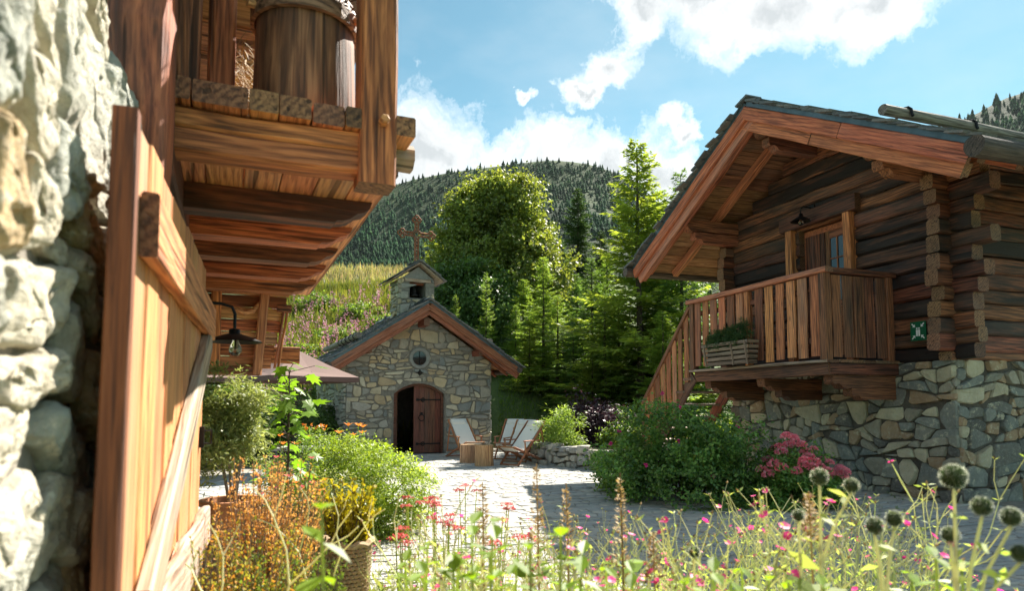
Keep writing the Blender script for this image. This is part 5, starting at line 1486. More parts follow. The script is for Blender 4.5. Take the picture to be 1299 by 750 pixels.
cr = (cr[0] + np.array([0, 0, 2.1]), cr[1])
plant_tree('leafy_bush', 'dark leafy bush filling the gap beside the bell turret', 'bush', 30.0, px_l(597, 30), cr, M['dbush'], 2.5, .1, 1)
# shrubs in the raised bed
def shrub(name, label, d, l, rad, mat, n, per, cr, L, Wd, z=0.0, cat='shrub', lo=-.35, rot=0, group=None, lump=.2, stems=6, upb=.5, fill=.3):
    x, y = from_dl(d, l)
    (V, F), C = clump_crown(rs, n, per, rad, cr, L, Wd, lump=lump, lo=lo, upb=upb, fill=fill)
    V = V + np.array([0, 0, rad[2] * (-lo) * .92]); V[:, 2] = np.maximum(V[:, 2], .02)
    t = thing(name, label, cat, (x, y, z), -TH + rot, group)
    part(t, 'foliage', V, F, mat)
    G = [tube_geo([(c[0] * .1, c[1] * .1, -.05), (c[0] * .4, c[1] * .4, (c[2] + rad[2] * -lo) * .5), (c[0] * .85, c[1] * .85, max(.1, (c[2] - rad[2] * lo) * .85))], [.02, .014, .006], 5) for c in C[:stems]]
    part(t, 'stems', *join_geo(*G), M['bark'])
    return t
shrub('smoke_bush', 'dark purple leaved shrub above the low stone wall', 16.6, px_l(757, 16.6), (.95, .8, .85), M['purple'], 190, 34, .22, .085, .055, z=.3)
shrub('mountain_pine', 'rounded green dwarf conifer shrub at the end of the low wall', 15.4, px_l(713, 15.4), (.52, .5, .68), M['spruce_l'], 120, 40, .14, .10, .022, z=.3)
shrub('green_shrub', 'yellow green shrub between the purple shrub and the stair', 15.6, px_l(797, 15.6), (.55, .5, .55), M['bush'], 110, 34, .16, .075, .045, z=.3)
shrub('green_shrub', 'bright bush glowing under the chalet stair', 14.3, px_l(905, 14.3), (.9, .7, .7), M['lime'], 120, 34, .18, .08, .05)
# rose bush with blossoms
rb = shrub('rose_bush', 'large dark green rose bush in front of the balcony', 9.55, px_l(872, 9.55), (1.12, .75, .86), M['rose'], 460, 46, .15, .062, .040, lo=-.55, lump=.26)
shrub('rose_bush', 'paler rose bush spilling out at the foot of the stair', 10.6, px_l(800, 10.6), (.55, .5, .62), M['bush'], 150, 40, .15, .06, .038, lo=-.5)
# ------------------------------------------------------------------ mountain, forest, meadow
PROF = [(-900, 330), (-300, 300), (100, 320), (300, 296), (400, 258), (480, 231), (540, 217), (580, 209), (620, 202), (660, 195), (700, 191), (740, 194), (770, 202), (800, 214), (850, 262), (900, 280), (1000, 250), (1100, 205), (1240, 141), (1299, 112), (1400, 70), (1700, 60), (2600, 120)]
def ridge_tan(q):                                        # q = lateral / depth
    px = 650 + 840 * q
    for (a, ya), (b, yb) in zip(PROF, PROF[1:]):
        if a <= px <= b:
            t = (px - a) / (b - a); t = t * t * (3 - 2 * t) * .35 + t * .65
            return (512 - (ya + (yb - ya) * t)) / 840
    return .22
rm = np.random.RandomState(12)
_mf = rm.uniform(-1, 1, (26, 2)) * np.geomspace(.004, .05, 26)[:, None]; _mp = rm.uniform(0, 6.28, 26); _ma = .9 / np.geomspace(1, 9, 26)
def mnoise(d, l): return float((np.sin(d * _mf[:, 0] + l * _mf[:, 1] + _mp) * _ma).sum())
def mount_z(d, q):
    rt = ridge_tan(q); f = (d - 180) / 720
    if f <= 1: tan_ = .04 + (rt - .04) * max(0, f) ** .85
    else: tan_ = rt - (f - 1) * .9
    z = d * tan_ * (1 if d > 150 else 0)
    return z + mnoise(d, q * d) * 7.5 * min(1, max(0, f * 2)) * (1 - .75 * sstep(.8, 1.0, f)) - (30 if d < 170 else 0)
qs = np.linspace(-1.9, 2.2, 190); ds = np.concatenate([[150, 172], np.linspace(185, 900, 64), [930, 980, 1060]])
V = []; F = []
for d in ds:
    for q in qs:
        x, y = from_dl(d, q * d); V.append((x, y, mount_z(d, q)))
nq = len(qs)
F = [(j * nq + i, j * nq + i + 1, (j + 1) * nq + i + 1, (j + 1) * nq + i) for j in range(len(ds) - 1) for i in range(nq - 1)]
mm, nt = new_mat('mountain pasture'); gp = nt.node('ShaderNodeTexCoord').outputs['Object']
n1 = nt.noise(gp, .012, 6.0, .62, .5); n2 = nt.noise(gp, .06, 6.0, .65)
zz_ = nt.node('ShaderNodeSeparateXYZ', ins={0: gp}).outputs[2]
up_ = nt.mapr(nt.math('ADD', zz_, nt.math('MULTIPLY', nt.math('SUBTRACT', n1, .5), 190.0)), 175.0, 260.0, 0.0, 1.0)
lat_ = nt.vmath('DOT_PRODUCT', gp, (math.cos(TH), -math.sin(TH), 0.0)); up_ = nt.math('MULTIPLY', up_, nt.mapr(lat_, 90.0, 180.0, 1.0, 0.0))     # pasture above the tree line
c = nt.mix(up_, (0.013, 0.028, 0.012), nt.mix(nt.mapr(n2, .4, .62, 0, 1), (0.040, 0.066, 0.020), (0.020, 0.038, 0.014)))
bp = nt.node('ShaderNodeBump', ins={'Strength': 1.0, 'Distance': 6.0, 'Height': n2}).outputs[0]
b = nt.node('ShaderNodeBsdfPrincipled', ins={'Base Color': c, 'Roughness': .95, 'Normal': bp}); b.inputs['Specular IOR Level'].default_value = .1
nt.l.new(b.outputs[0], nt.out.inputs[0])
mo = obj('mountain', mk_mesh('mountain', np.array(V), np.array(F), mm, True)); tag(mo, 'wooded green mountain behind the village', kind='structure')
# conifers on the mountain: one mass
def far_forest():
    rs2 = np.random.RandomState(21); Vs = []; Fs = []; k = 0; n = 0; tries = 0
    while n < 17000 and tries < 120000:
        tries += 1
        d = 330 + 570 * rs2.rand() ** .8; q = rs2.uniform(-.42, .30) if rs2.rand() < .78 else rs2.uniform(.58, .90)
        f = (d - 180) / 720; m = mnoise(d * 1.3 + 400, q * d * 1.3)
        side = sstep(.12, .3, q) + .5 * sstep(-.12, -.3, q)
        dens = 1.7 - 1.35 * f + .75 * side + .42 * m
        if f > .66: dens = min(dens, .16 + .9 * side + .25 * max(0, m))
        if f > .985: dens = .42
        if rs2.rand() > dens: continue
        x, y = from_dl(d, q * d); z = mount_z(d, q); h = (4 + 11 * rs2.rand() ** 1.7) * (1.1 - .4 * f * (1 - side)); r = h * rs2.uniform(.22, .40); a0 = rs2.rand() * 6
        for (zb, zt, rr) in ((.04, .52, 1.0), (.32, .78, .72), (.6, 1.0, .44)):
            nn = 6
            ring = [(x + r * rr * math.cos(a0 + 6.283 * i / nn) * rs2.uniform(.75, 1.15), y + r * rr * math.sin(a0 + 6.283 * i / nn) * rs2.uniform(.75, 1.15), z + h * (zb + rs2.uniform(-.05, .05)) - .8) for i in range(nn)]
            Vs += ring + [(x, y, z + h * zt - .8)]; Fs += [(k + i, k + (i + 1) % nn, k + nn) for i in range(nn)]; k += nn + 1
        n += 1
    o = obj('forest', mk_mesh('forest', np.array(Vs), np.array(Fs), M['far_tree'])); tag(o, 'conifer forest covering the mountain slope', kind='stuff')
M['far_tree'] = leaf('far conifers', [(0.006, 0.026, 0.012), (0.011, 0.036, 0.015), (0.016, 0.049, 0.019), (0.027, 0.071, 0.023)], .2, .9, bigscale=.012, big=.65, spec=.05)
far_forest()

# tall grass and flowers on the slope behind the chapel
M['grass'] = leaf('meadow grass', [(0.10, 0.14, 0.024), (0.16, 0.19, 0.035), (0.26, 0.23, 0.06)], .45, .6, (1.25, 1.25, .6), bigscale=.25)
M['gold_grass'] = leaf('ripe meadow grass', [(0.26, 0.26, 0.10), (0.33, 0.28, 0.15), (0.20, 0.24, 0.07), (0.33, 0.24, 0.18)], .45, .6, (1.2, 1.1, .7), bigscale=.3)
M['fireweed'] = leaf('pink meadow spires', [(0.42, 0.20, 0.28), (0.52, 0.28, 0.34), (0.34, 0.14, 0.22)], .35, .6, (1.1, .95, 1.0))
M['lawn'] = leaf('short grass', [(0.075, 0.15, 0.02), (0.11, 0.20, 0.026), (0.15, 0.23, 0.03)], .45, .6, (1.3, 1.4, .5), bigscale=.6)
def blades(rs2, n, region, hmin, hmax, wid, mat, name, label, keep=None):
    P = []; 
    while len(P) < n:
        d = region[0] + (region[1] - region[0]) * rs2.rand() ** .8; q = rs2.uniform(region[2], region[3])
        if keep and not keep(d, q): continue
        x, y = from_dl(d, q * d); P.append((x, y, ground_z(x, y) - .05))
    P = np.array(P); D = unit(np.array([0, 0, 1]) + rs2.normal(0, .3, (n, 3)) * np.array([1, 1, .2])); N = rs2.normal(0, 1, (n, 3))
    V, F = leaf_quads(P, D, N, rs2.uniform(hmin, hmax, n), np.full(n, wid) * rs2.uniform(.6, 1.4, n), .1, .5)
    o = obj(name, mk_mesh(name, V, F, mat)); tag(o, label, kind='stuff'); return o
rg = np.random.RandomState(3)
blades(rg, 26000, (21.5, 46, -.40, -.10), .35, .95, .055, M['grass'], 'meadow_grass', 'tall green grass on the slope behind the chapel')
blades(rg, 5000, (47, 54.5, -.40, -.08), .4, 1.0, .06, M['gold_grass'], 'ripe_grass', 'ripe golden grass along the top of the slope')
blades(rg, 22000, (19.8, 31, -.02, .30), .06, .20, .03, M['lawn'], 'lawn_grass', 'short lawn grass on the bank behind the deck chairs')
blades(rg, 9000, (20.5, 30, -.45, -.30), .2, .5, .05, M['lawn'], 'bank_grass', 'grass at the foot of the slope beside the chapel')
def fireweed():
    Ps = []; Ds = []; n = 0
    while n < 420:
        d = 24 + 22 * rg.rand(); q = rg.uniform(-.40, -.13)
        if mnoise(d * 9, q * d * 9) < -.25: continue
        x, y = from_dl(d, q * d); z = ground_z(x, y); h = rg.uniform(.8, 1.5); m = 14
        zz = rg.uniform(.5, 1.0, m) * h
        Ps.append(np.stack([x + rg.normal(0, .03, m), y + rg.normal(0, .03, m), z + zz], 1)); n += 1
    P = np.concatenate(Ps); D = rg.normal(0, 1, (len(P), 3)) + np.array([0, 0, .5])
    V, F = leaf_quads(P, D, rg.normal(0, 1, (len(P), 3)), rg.uniform(.07, .13, len(P)), rg.uniform(.05, .08, len(P)))
    o = obj('wildflowers', mk_mesh('wildflowers', V, F, M['fireweed'])); tag(o, 'pink flower spires scattered through the tall grass', kind='stuff')
fireweed()
for i, (px, d, rr) in enumerate([(385, 30, 1.0), (430, 33, 1.2), (470, 31, .9), (455, 38, 1.3), (400, 40, 1.2), (490, 36, 1.1), (372, 26, .9), (420, 27, .8)]):
    l = px_l(px, d); x, y = from_dl(d, l)
    lab = ['rounded scrub on the meadow slope above the parasol', 'broad scrub low on the meadow slope', 'small scrub on the slope close to the bell turret', 'scrub halfway up the meadow slope', 'scrub high on the meadow slope beside the loft corbels', 'scrub on the slope just behind the bell turret', 'scrub at the slope foot above the parasol cap', 'scrub low beside the chapel snow log'][i]
    shrub('meadow_scrub', lab, d, l, (rr, rr, rr * .62), M['bush'], 90, 30, .25, .16, .10, z=ground_z(x, y) - .15, cat='bush', group='scrub on the meadow slope', stems=3)
# ------------------------------------------------------------------ parasols, pots and the planting by the barn
def at_px(px, py, d):
    """a point d metres deep, px / py as measured in the photograph"""
    l = (px - 650) / 840 * d; x, y = from_dl(d, l); return x, y, 1.4 + (512 - py) / 840 * d
x, y, _ = at_px(377, 500, 13.6); parasol('square mauve brown parasol in front of the chapel corner', x, y, 1.93, .92, 2.5, R(22))
x, y, _ = at_px(228, 500, 13.9); parasol('second brown parasol mostly hidden behind the barn', x, y, 1.93, .92, 2.5, R(20))

def tri_geo_from(Vq): return Vq
def pot(parent, c, r, h, mat, name='pot', lip=.02):
    V, F = lathe_geo([(r * .72, 0), (r * .86, h * .4), (r, h * .88), (r + lip, h * .89), (r + lip, h), (r * .9, h), (r * .85, h * .8), (0, h * .8)], 22, cap=False)
    part(parent, name, [(a + c[0], b_ + c[1], z + c[2]) for a, b_, z in V], F, mat, smooth=False)
    n = 14; part(parent, 'soil', [(c[0] + r * .86 * math.cos(6.283 * k / n), c[1] + r * .86 * math.sin(6.283 * k / n), c[2] + h * .86) for k in range(n)], [tuple(range(n))], M['soil'])
def sprays(rs2, n, spread, h0, h1, per, L, Wd, base=(0, 0, 0), lean=.25, frm=.2):
    """upright stems dressed with small leaves"""
    parts = []; stems = []
    for i in range(n):
        a = rs2.uniform(0, 6.28); r = spread * math.sqrt(rs2.rand()); h = rs2.uniform(h0, h1)
        b0 = np.array([math.cos(a) * r * .55, math.sin(a) * r * .55, 0]); tp = np.array([math.cos(a) * r * (1 + lean), math.sin(a) * r * (1 + lean), h]) + rs2.normal(0, .03, 3)
        t = np.sort(rs2.uniform(frm, 1, per)); P = b0 + (tp - b0) * t[:, None] + rs2.normal(0, .006, (per, 3))
        D = rs2.normal(0, 1, (per, 3)) + np.array([0, 0, .9]) + (tp - b0) / h * .4
        parts.append(leaf_quads(P, D, rs2.normal(0, 1, (per, 3)) + np.array([0, 0, .5]), L * rs2.uniform(.6, 1.3, per) * (1.15 - .4 * t), Wd * rs2.uniform(.7, 1.3, per)))
        stems.append(tube_geo([b0, (b0 + tp) / 2 + rs2.normal(0, .01, 3), tp], [.004, .003, .0015], 4))
    V, F = merge(parts); return V + np.array(base), F, ([tuple(np.array(v) + np.array(base)) for v in join_geo(*stems)[0]], join_geo(*stems)[1])
rp = np.random.RandomState(17)
def spray_plant(name, label, px, d, z0, n, spread, h0, h1, per, L, Wd, mat, pot_=None, stem_mat='barkl', cat='plant', lean=.25, frm=.2, group=None, extra=None):
    x, y, _ = at_px(px, 512, d)
    t = thing(name, label, cat, (x, y, 0), -TH, group)
    zb = z0
    if pot_: pot(t, (0, 0, z0), *pot_); zb = z0 + pot_[1] * .85
    V, F, st = sprays(rp, n, spread, h0, h1, per, L, Wd, (0, 0, zb), lean, frm)
    part(t, 'foliage', V, F, mat); part(t, 'stems', *st, M[stem_mat])
    if extra: extra(t, zb)
    return t
# rust-coloured heather clump near the door
spray_plant('heather_clump', 'rust orange upright flowering clump beside the barn door', 346, 3.25, .15, 170, .21, .58, .98, 90, .019, .009, M['bronze_l'], lean=.2)
spray_plant('heather_clump', 'bronze green bushy clump at the foot of the rust orange one', 292, 2.75, .15, 180, .30, .40, .76, 80, .020, .010, M['bronze_g'], lean=.2)
spray_plant('green_clump', 'small leaved green clump below the rust orange flowers', 365, 2.9, .15, 130, .22, .30, .66, 70, .022, .012, M['bush'], lean=.2)
# lime bush by the court
shrub('lime_bush', 'rounded lime green bush spilling onto the paving', 7.3, px_l(462, 7.3), (.74, .6, .66), M['lime'], 460, 56, .12, .045, .018, lo=-.55, lump=.12, upb=.9)
shrub('green_bush', 'mid green leafy bush behind the lime bush', 8.4, px_l(412, 8.2), (.75, .55, .66), M['bush'], 200, 46, .13, .05, .022, lo=-.5, lump=.15, upb=.7)
shrub('grey_bush', 'grey green foliage beside the potted fig', 6.3, px_l(418, 6.3), (.36, .34, .5), M['olive'], 120, 46, .10, .045, .014, lo=-.5, upb=.8)
# olive-like shrub in a terracotta pot on a plinth
def olive():
    x, y, _ = at_px(300, 512, 4.5); t = thing('olive_shrub', 'grey green shrub with pale stems in a terracotta pot by the door', 'potted shrub', (x, y, 0), -TH)
    part(t, 'plinth', *box_geo(-.2, .2, -.2, .2, 0, .46), M['potg'])
    pot(t, (0, 0, .46), .19, .30, M['terra'])
    (V, F), C = clump_crown(rp, 150, 48, (.22, .22, .36), .085, .058, .013, lump=.5, lo=-.7, upb=.8)
    part(t, 'foliage', V + np.array([0, 0, 1.22]), F, M['olive'])
    G = [tube_geo([(c[0] * .08, c[1] * .08, .7), (c[0] * .3, c[1] * .3, .95), (c[0] * .8, c[1] * .8, 1.22 + c[2] * .8)], [.011, .008, .003], 5) for c in C[:9]]
    part(t, 'stems', *join_geo(*G), M['barkl'])
olive()
# fig with big lobed leaves
def lobed_leaf(s):
    out = [(0, 0)]; 
    pts = [(-.10, .04), (-.34, .02), (-.30, .20), (-.52, .36), (-.28, .42), (-.34, .74), (-.12, .62), (0, 1.02), (.12, .62), (.34, .74), (.28, .42), (.52, .36), (.30, .20), (.34, .02), (.10, .04)]
    V = [(0, 0, 0)] + [(0, .4 * s, .05 * s)] + [(a * s, b_ * s, -.10 * abs(a) * s + .03 * s) for a, b_ in pts]
    F = [(1, 2 + i, 3 + i) for i in range(len(pts) - 1)] + [(1, 0, 2), (1, len(V) - 1, 0)]
    return V, F
def fig():
    x, y, _ = at_px(366, 512, 6.4); t = thing('fig_plant', 'tall fig plant with large bright lobed leaves under the parasol', 'fig plant', (x, y, 0), -TH)
    rn = random.Random(6); pot(t, (0, 0, 0), .24, .4, M['terra'])
    st = [tube_geo([(0, 0, .3), (.02, 0, .9), (.0, .03, 1.72)], [.016, .012, .006], 6)]
    lv = [lobed_leaf(1.0)]; me = mk_mesh('leaf', *lv[0], M['fig'])
    for i in range(76):
        z = rn.uniform(.55, 1.72); a = rn.uniform(0, 6.28); r = rn.uniform(.08, .26); s = rn.uniform(.10, .20)
        b0 = Vector((0, 0, z)); p = Vector((math.cos(a) * r, math.sin(a) * r, z + rn.uniform(0, .1)))
        st.append(tube_geo([b0, p], [.005, .003], 4))
        obj('leaf', me, t, T(*p) @ RZ(a - math.pi / 2) @ RX(R(rn.uniform(-60, 5))) @ RY(R(rn.uniform(-25, 25))) @ Matrix.Scale(s, 4))
    part(t, 'stem', *join_geo(*st), M['bark'])
fig()
# hedge in the shade behind the parasols
for i, (px, d, rr, lab) in enumerate([(285, 15.5, 1.2, 'dark hedge bush behind the parasol, next to the barn panel'), (345, 16.5, 1.2, 'dark hedge bush behind the parasol pole'), (398, 18.6, .8, 'dark hedge bush against the chapel side wall'), (240, 14.5, 1.2, 'dark hedge bush half hidden by the barn door')]):
    shrub('hedge_bush', lab, d, px_l(px, d), (rr, rr * .8, rr * .95), M['dbush'], 170, 40, .24, .10, .06, cat='hedge', group='dark hedge behind the parasols', lo=-.7)
# table with tray of orange lilies
def side_table():
    x, y, _ = at_px(398, 512, 9.8); t = thing('garden_table', 'dark slim garden table with pale top beside the chapel', 'table', (x, y, 0), -TH)
    part(t, 'table_top', *box_geo(-.5, .62, -.3, .3, .72, .76), M['rim'])
    for a in (-.46, .58):
        for b_ in (-.26, .26): part(t, 'leg', *box_geo(a - .02, a + .02, b_ - .02, b_ + .02, 0, .72), M['iron'])
side_table()
def tray():
    x, y, _ = at_px(396, 512, 9.8); t = thing('flower_tray', 'black metal tray of orange flowers on the garden table', 'flower tray', (x, y, .762), -TH)
    G = [box_geo(-.24, .24, -.1, .1, .16, .175)] + [box_geo(a - .008, a + .008, b_ - .008, b_ + .008, 0, .16) for a in (-.23, .23) for b_ in (-.09, .09)]
    part(t, 'stand', *join_geo(*G), M['iron'])
    rn = np.random.RandomState(2); n = 150; P = np.stack([rn.uniform(-.23, .23, n), rn.uniform(-.08, .08, n), .175 + rn.uniform(0, .09, n)], 1)
    part(t, 'leaves', *leaf_quads(P, rn.normal(0, 1, (n, 3)) + [0, 0, 1.], rn.normal(0, 1, (n, 3)), np.full(n, .07), np.full(n, .02)), M['bush'])
    n = 34; P = np.stack([rn.uniform(-.22, .22, n), rn.uniform(-.08, .08, n), .25 + rn.uniform(0, .07, n)], 1)
    part(t, 'blossoms', *leaf_quads(P, rn.normal(0, 1, (n, 3)) + [0, 0, 1.], rn.normal(0, 1, (n, 3)), np.full(n, .06), np.full(n, .035)), M['orange'])
M['orange'] = leaf('orange petals', [(0.62, 0.20, 0.02), (0.70, 0.30, 0.03), (0.55, 0.13, 0.03)], .45, .5, (1.2, 1.0, .6))
M['redpink'] = leaf('coral petals', [(0.50, 0.085, 0.09), (0.58, 0.15, 0.13), (0.42, 0.06, 0.10)], .4, .55, (1.2, .9, .9))
M['magenta'] = leaf('magenta petals', [(0.70, 0.03, 0.26), (0.80, 0.07, 0.36), (0.62, 0.02, 0.16)], .4, .5, (1.25, .9, 1.1))
M['pink'] = leaf('pink florets', [(0.95, 0.22, 0.32), (0.95, 0.34, 0.42), (0.95, 0.52, 0.54)], .35, .5, (1.1, .9, 1.0))
M['silver'] = leaf('pale felted stems', [(0.54, 0.56, 0.37), (0.66, 0.65, 0.48), (0.43, 0.50, 0.28)], .42, .7, (1.15, 1.15, .8))
M['sage'] = leaf('sage leaves', [(0.27, 0.37, 0.10), (0.38, 0.46, 0.15), (0.48, 0.53, 0.21)], .5, .6, (1.3, 1.3, .6))
M['tan'] = leaf('dry seed heads', [(0.34, 0.24, 0.11), (0.45, 0.34, 0.17), (0.20, 0.13, 0.06)], .3, .7, (1.1, 1.0, .7))
M['yellow_f'] = leaf('yellow petals', [(0.75, 0.55, 0.03), (0.80, 0.62, 0.06)], .4, .5, (1.1, 1.1, .5))
tray()
# orange lilies by the chapel wall
def lilies(name, label, px, d, n, h0, h1, mat, spread, bl=.085):
    x, y, _ = at_px(px, 512, d); t = thing(name, label, 'flowers', (x, y, 0), -TH)
    rn = np.random.RandomState(int(px)); st = []; lf = []
    for i in range(n):
        b0 = np.array([rn.normal(0, spread * .4), rn.normal(0, spread * .4), 0]); tp = np.array([rn.normal(0, spread), rn.normal(0, spread), rn.uniform(h0, h1)])
        st.append(tube_geo([b0, (b0 + tp) / 2, tp], .005, 4))
        k = 6; P = np.repeat(tp[None], k, 0); a = np.arange(k) * 1.047 + rn.rand(); D = np.stack([np.cos(a), np.sin(a), np.full(k, .6)], 1)
        V, F = leaf_quads(P, D, np.array([[0, 0, 1.]]) + D * -.3, np.full(k, bl), np.full(k, bl * .42)); part(t, 'blossom', V, F, mat)
        m = 8; P = np.repeat(b0[None], m, 0) + rn.normal(0, .03, (m, 3)) * [1, 1, 0]; D = rn.normal(0, .6, (m, 3)) + [0, 0, 1.2]
        lf.append(leaf_quads(P, D, rn.normal(0, 1, (m, 3)), rn.uniform(.3, .55, m), np.full(m, .025)))
    part(t, 'stems', *join_geo(*st), M['bush']); part(t, 'leaves', *merge(lf), M['bush'])
lilies('orange_lily', 'orange lilies rising in front of the chapel wall', 450, 9.0, 6, .92, 1.12, M['orange'], .16)
lilies('orange_lily', 'orange lilies at the edge of the garden table', 372, 8.8, 5, .85, 1.1, M['orange'], .13)
lilies('red_flower', 'mixed red and orange flowers behind the rust clump', 356, 4.6, 16, .72, 1.02, M['redpink'], .13, .035)
lilies('marigold', 'small yellow orange flowers behind the rust clump', 382, 4.4, 14, .68, .92, M['orange'], .10, .033)
# brown pots and the wicker basket
def simple_pot(label, px, d, r, h, mat, leafmat, n, hh, z0=0.0):
    x, y, _ = at_px(px, 512, d); t = thing('flower_pot', label, 'flower pot', (x, y, 0), -TH, 'pots beside the paving')
    pot(t, (0, 0, z0), r, h, mat)
    V, F, st = sprays(rp, n, r * 1.3, hh * .6, hh, 34, .04, .014, (0, 0, z0 + h * .85)); part(t, 'foliage', V, F, leafmat); part(t, 'stems', *st, M['barkl'])
simple_pot('small brown pot of grey green sprigs left of the wicker basket', 402, 4.5, .10, .22, M['potg'], M['olive'], 26, .34, .28)
simple_pot('low brown pot with dry stems in front of the wicker basket', 398, 3.9, .10, .22, M['potg'], M['tan'], 26, .22, .12)
simple_pot('pale pot at the bottom edge below the dry stems', 378, 3.3, .12, .26, M['white_pot'], M['olive'], 20, .25, .02)
def basket():
    d = 4.15; x, y, _ = at_px(444, 512, d); t = thing('wicker_basket', 'round woven wicker basket planted with a golden shrub', 'basket', (x, y, 0), -TH)
    H, r0, r1 = .55, .105, .145
    n = 26
    for q in range(22):
        z = H * (q + .5) / 22; r = r0 + (r1 - r0) * z / H; pts = []
        for k in range(n * 2):
            a = 6.283 * k / (n * 2); rr = r + .007 * (1 if (k + q) % 2 else -1); pts.append((rr * math.cos(a), rr * math.sin(a), z))
        part(t, 'weave', *tube_geo(pts, .0115, 5, True), M['wicker'])
    part(t, 'rim', *tube_geo([(r1 * 1.05 * math.cos(.2 * k), r1 * 1.05 * math.sin(.2 * k), H + .01 * math.sin(k * 1.9)) for k in range(32)], .02, 6), M['wicker'])
    part(t, 'lining', *lathe_geo([(r0 - .014, .01), (r1 - .016, H - .04), (0, H - .04)], 20, cap=False), M['soil'])
    V, F, st = sprays(rp, 46, .15, .20, .42, 34, .042, .022, (0, 0, H - .05), .3); part(t, 'golden_foliage', V, F, M['yellow']); part(t, 'stems', *st, M['bark'])
basket()
# pale dry branching stems in front of the clumps
def dry_stems(label, px, d, h, seed, rot=0):
    x, y, _ = at_px(px, 512, d); t = thing('dry_stalk', label, 'dry stalk', (x, y, 0), -TH + rot, 'pale dry stalks')
    rn = random.Random(seed); G = []
    def grow(p, dr, L, r, lev):
        q = p + dr * L; G.append(tube_geo([p, (p + q) / 2 + Vector((rn.gauss(0, .01), rn.gauss(0, .01), 0)), q], [r, r * .85, r * .7], 5))
        if lev == 0: return
        for s in (-1, 1):
            nd = (dr + Vector((s * rn.uniform(.3, .75), rn.uniform(-.4, .4), rn.uniform(-.05, .3)))).normalized(); grow(q, nd, L * rn.uniform(.5, .75), r * .72, lev - 1)
    grow(Vector((0, 0, 0)), Vector((rn.uniform(-.15, .15), 0, 1)).normalized(), h * .52, .007, 3)
    part(t, 'stem', *join_geo(*G), M['silver'])
dry_stems('pale forked dry stalk in front of the rust clump', 352, 2.2, .98, 3)
dry_stems('pale dry stalk rising left of the basket', 412, 2.9, 1.0, 5)

# planter on the balcony
def planter():
    t = thing('planter_crate', 'slatted wooden planter crate with small cypresses on the balcony ledge', 'planter', (7.44, 8.95, 2.045))
    x0, x1, y0, y1, H = -.13, .05, -.02, 1.10, .40
    for k in range(5):
        z = .05 + k * .082; o_ = .012 * k
        beam(t, 'slat', (x0 - o_, y0 - .02 - o_, z), (x0 - o_, y1 + .02 + o_, z), .018, .058, M['crate'], wob=.002)
        beam(t, 'slat', (x0 - o_, y0 - o_, z), (x1, y0 - o_, z), .018, .058, M['crate'], wob=.002)
        beam(t, 'slat', (x0 - o_, y1 + o_, z), (x1, y1 + o_, z), .018, .058, M['crate'], wob=.002)
    for yy in (y0 + .01, (y0 + y1) / 2 - .2, y1 - .01): beam(t, 'corner_post', (x0 - .005, yy, .0), (x0 - .06, yy, H), .035, .03, M['crate'], up=(1, 0, 0))
    part(t, 'soil', *box_geo(x0 + .02, x1, y0 + .02, y1 - .02, .02, .33), M['soil'])
    for yy, hh in ((.22, .42), (.50, .38), (.72, .30), (.93, .30)):
        (V, F), C = clump_crown(rp, 60, 40, (.13, .15, hh * .55), .06, .055, .012, lo=-.9, upb=.9)
        part(t, 'cypress', V + np.array([-.06, yy, .33 + hh * .42]), F, M['spruce_d'])
planter()

# blossoms on the rose bushes and the pink phlox by the wall
def blossom_mesh(n, r, mat, name='blossom', seed=1, cup=.5):
    rn = np.random.RandomState(seed); D = sph(rn, n); D[:, 2] = np.abs(D[:, 2]) * cup + .1
    return mk_mesh(name, *leaf_quads(D * r * .1, D, np.array([0, 0, 1.]) + rn.normal(0, .3, (n, 3)), np.full(n, r), np.full(n, r * .8)), mat)
RBL = blossom_mesh(12, .035, M['magenta']); YBL = blossom_mesh(8, .022, M['yellow_f'])
rnd = random.Random(12)
for px, py in ((840, 500), (862, 517), (934, 542), (860, 560), (966, 638), (774, 563), (785, 548), (902, 604), (818, 590)):
    d = 9.55 - .62 + rnd.uniform(-.05, .1); x, y, z = at_px(px, py, d)
    o = obj('rose_blossom', RBL, None, T(x, y, z) @ RX(R(60)) @ RZ(rnd.random() * 6)); 
    Mw = o.matrix_basis.copy(); o.parent = rb; o.matrix_basis = (T(*rb.location) @ RZ(rb.rotation_euler.z)).inverted() @ Mw
    o.name = 'blossom'
def phlox():
    d0 = 9.0; x, y, _ = at_px(1012, 512, d0); t = thing('pink_phlox', 'bright pink phlox in full bloom against the chalet base', 'flowers', (x, y, 0), -TH)
    (V, F), C = clump_crown(rp, 190, 44, (.52, .42, .52), .12, .075, .030, lo=-.6, upb=.6)
    part(t, 'foliage', np.maximum(V + np.array([0, 0, .28]), [-9, -9, .02]), F, M['rose'])
    rn = np.random.RandomState(4); n = 110; D = sph(rn, n); D[:, 2] = np.abs(D[:, 2]) * .8
    head = mk_mesh('flower_head', *leaf_quads(D * .045, D + rn.normal(0, .5, (n, 3)), D, np.full(n, .026), np.full(n, .024)), M['pink'])
    G = []
    for i in range(44):
        a = rn.uniform(0, 6.28); r = .58 * math.sqrt(rn.rand()); xx, yy = r * math.cos(a) * 1.0, r * math.sin(a) * .8
        z = .88 - .42 * (r / .55) ** 2 + rn.normal(0, .05) + .05 * (xx < 0); s = rn.uniform(.9, 1.45)
        obj('flower_head', head, t, T(xx, yy, z) @ RZ(a) @ RY(R(25 * r)) @ Matrix.Scale(s, 4)); G.append(tube_geo([(xx * .5, yy * .5, .1), (xx, yy, z)], .004, 4))
    part(t, 'stems', *join_geo(*G), M['bush'])
phlox()
shrub('low_foliage', 'low dark foliage with yellow flowers between roses and phlox', 9.2, px_l(955, 9.2), (.45, .4, .38), M['rose'], 110, 40, .12, .055, .03, lo=-.4)
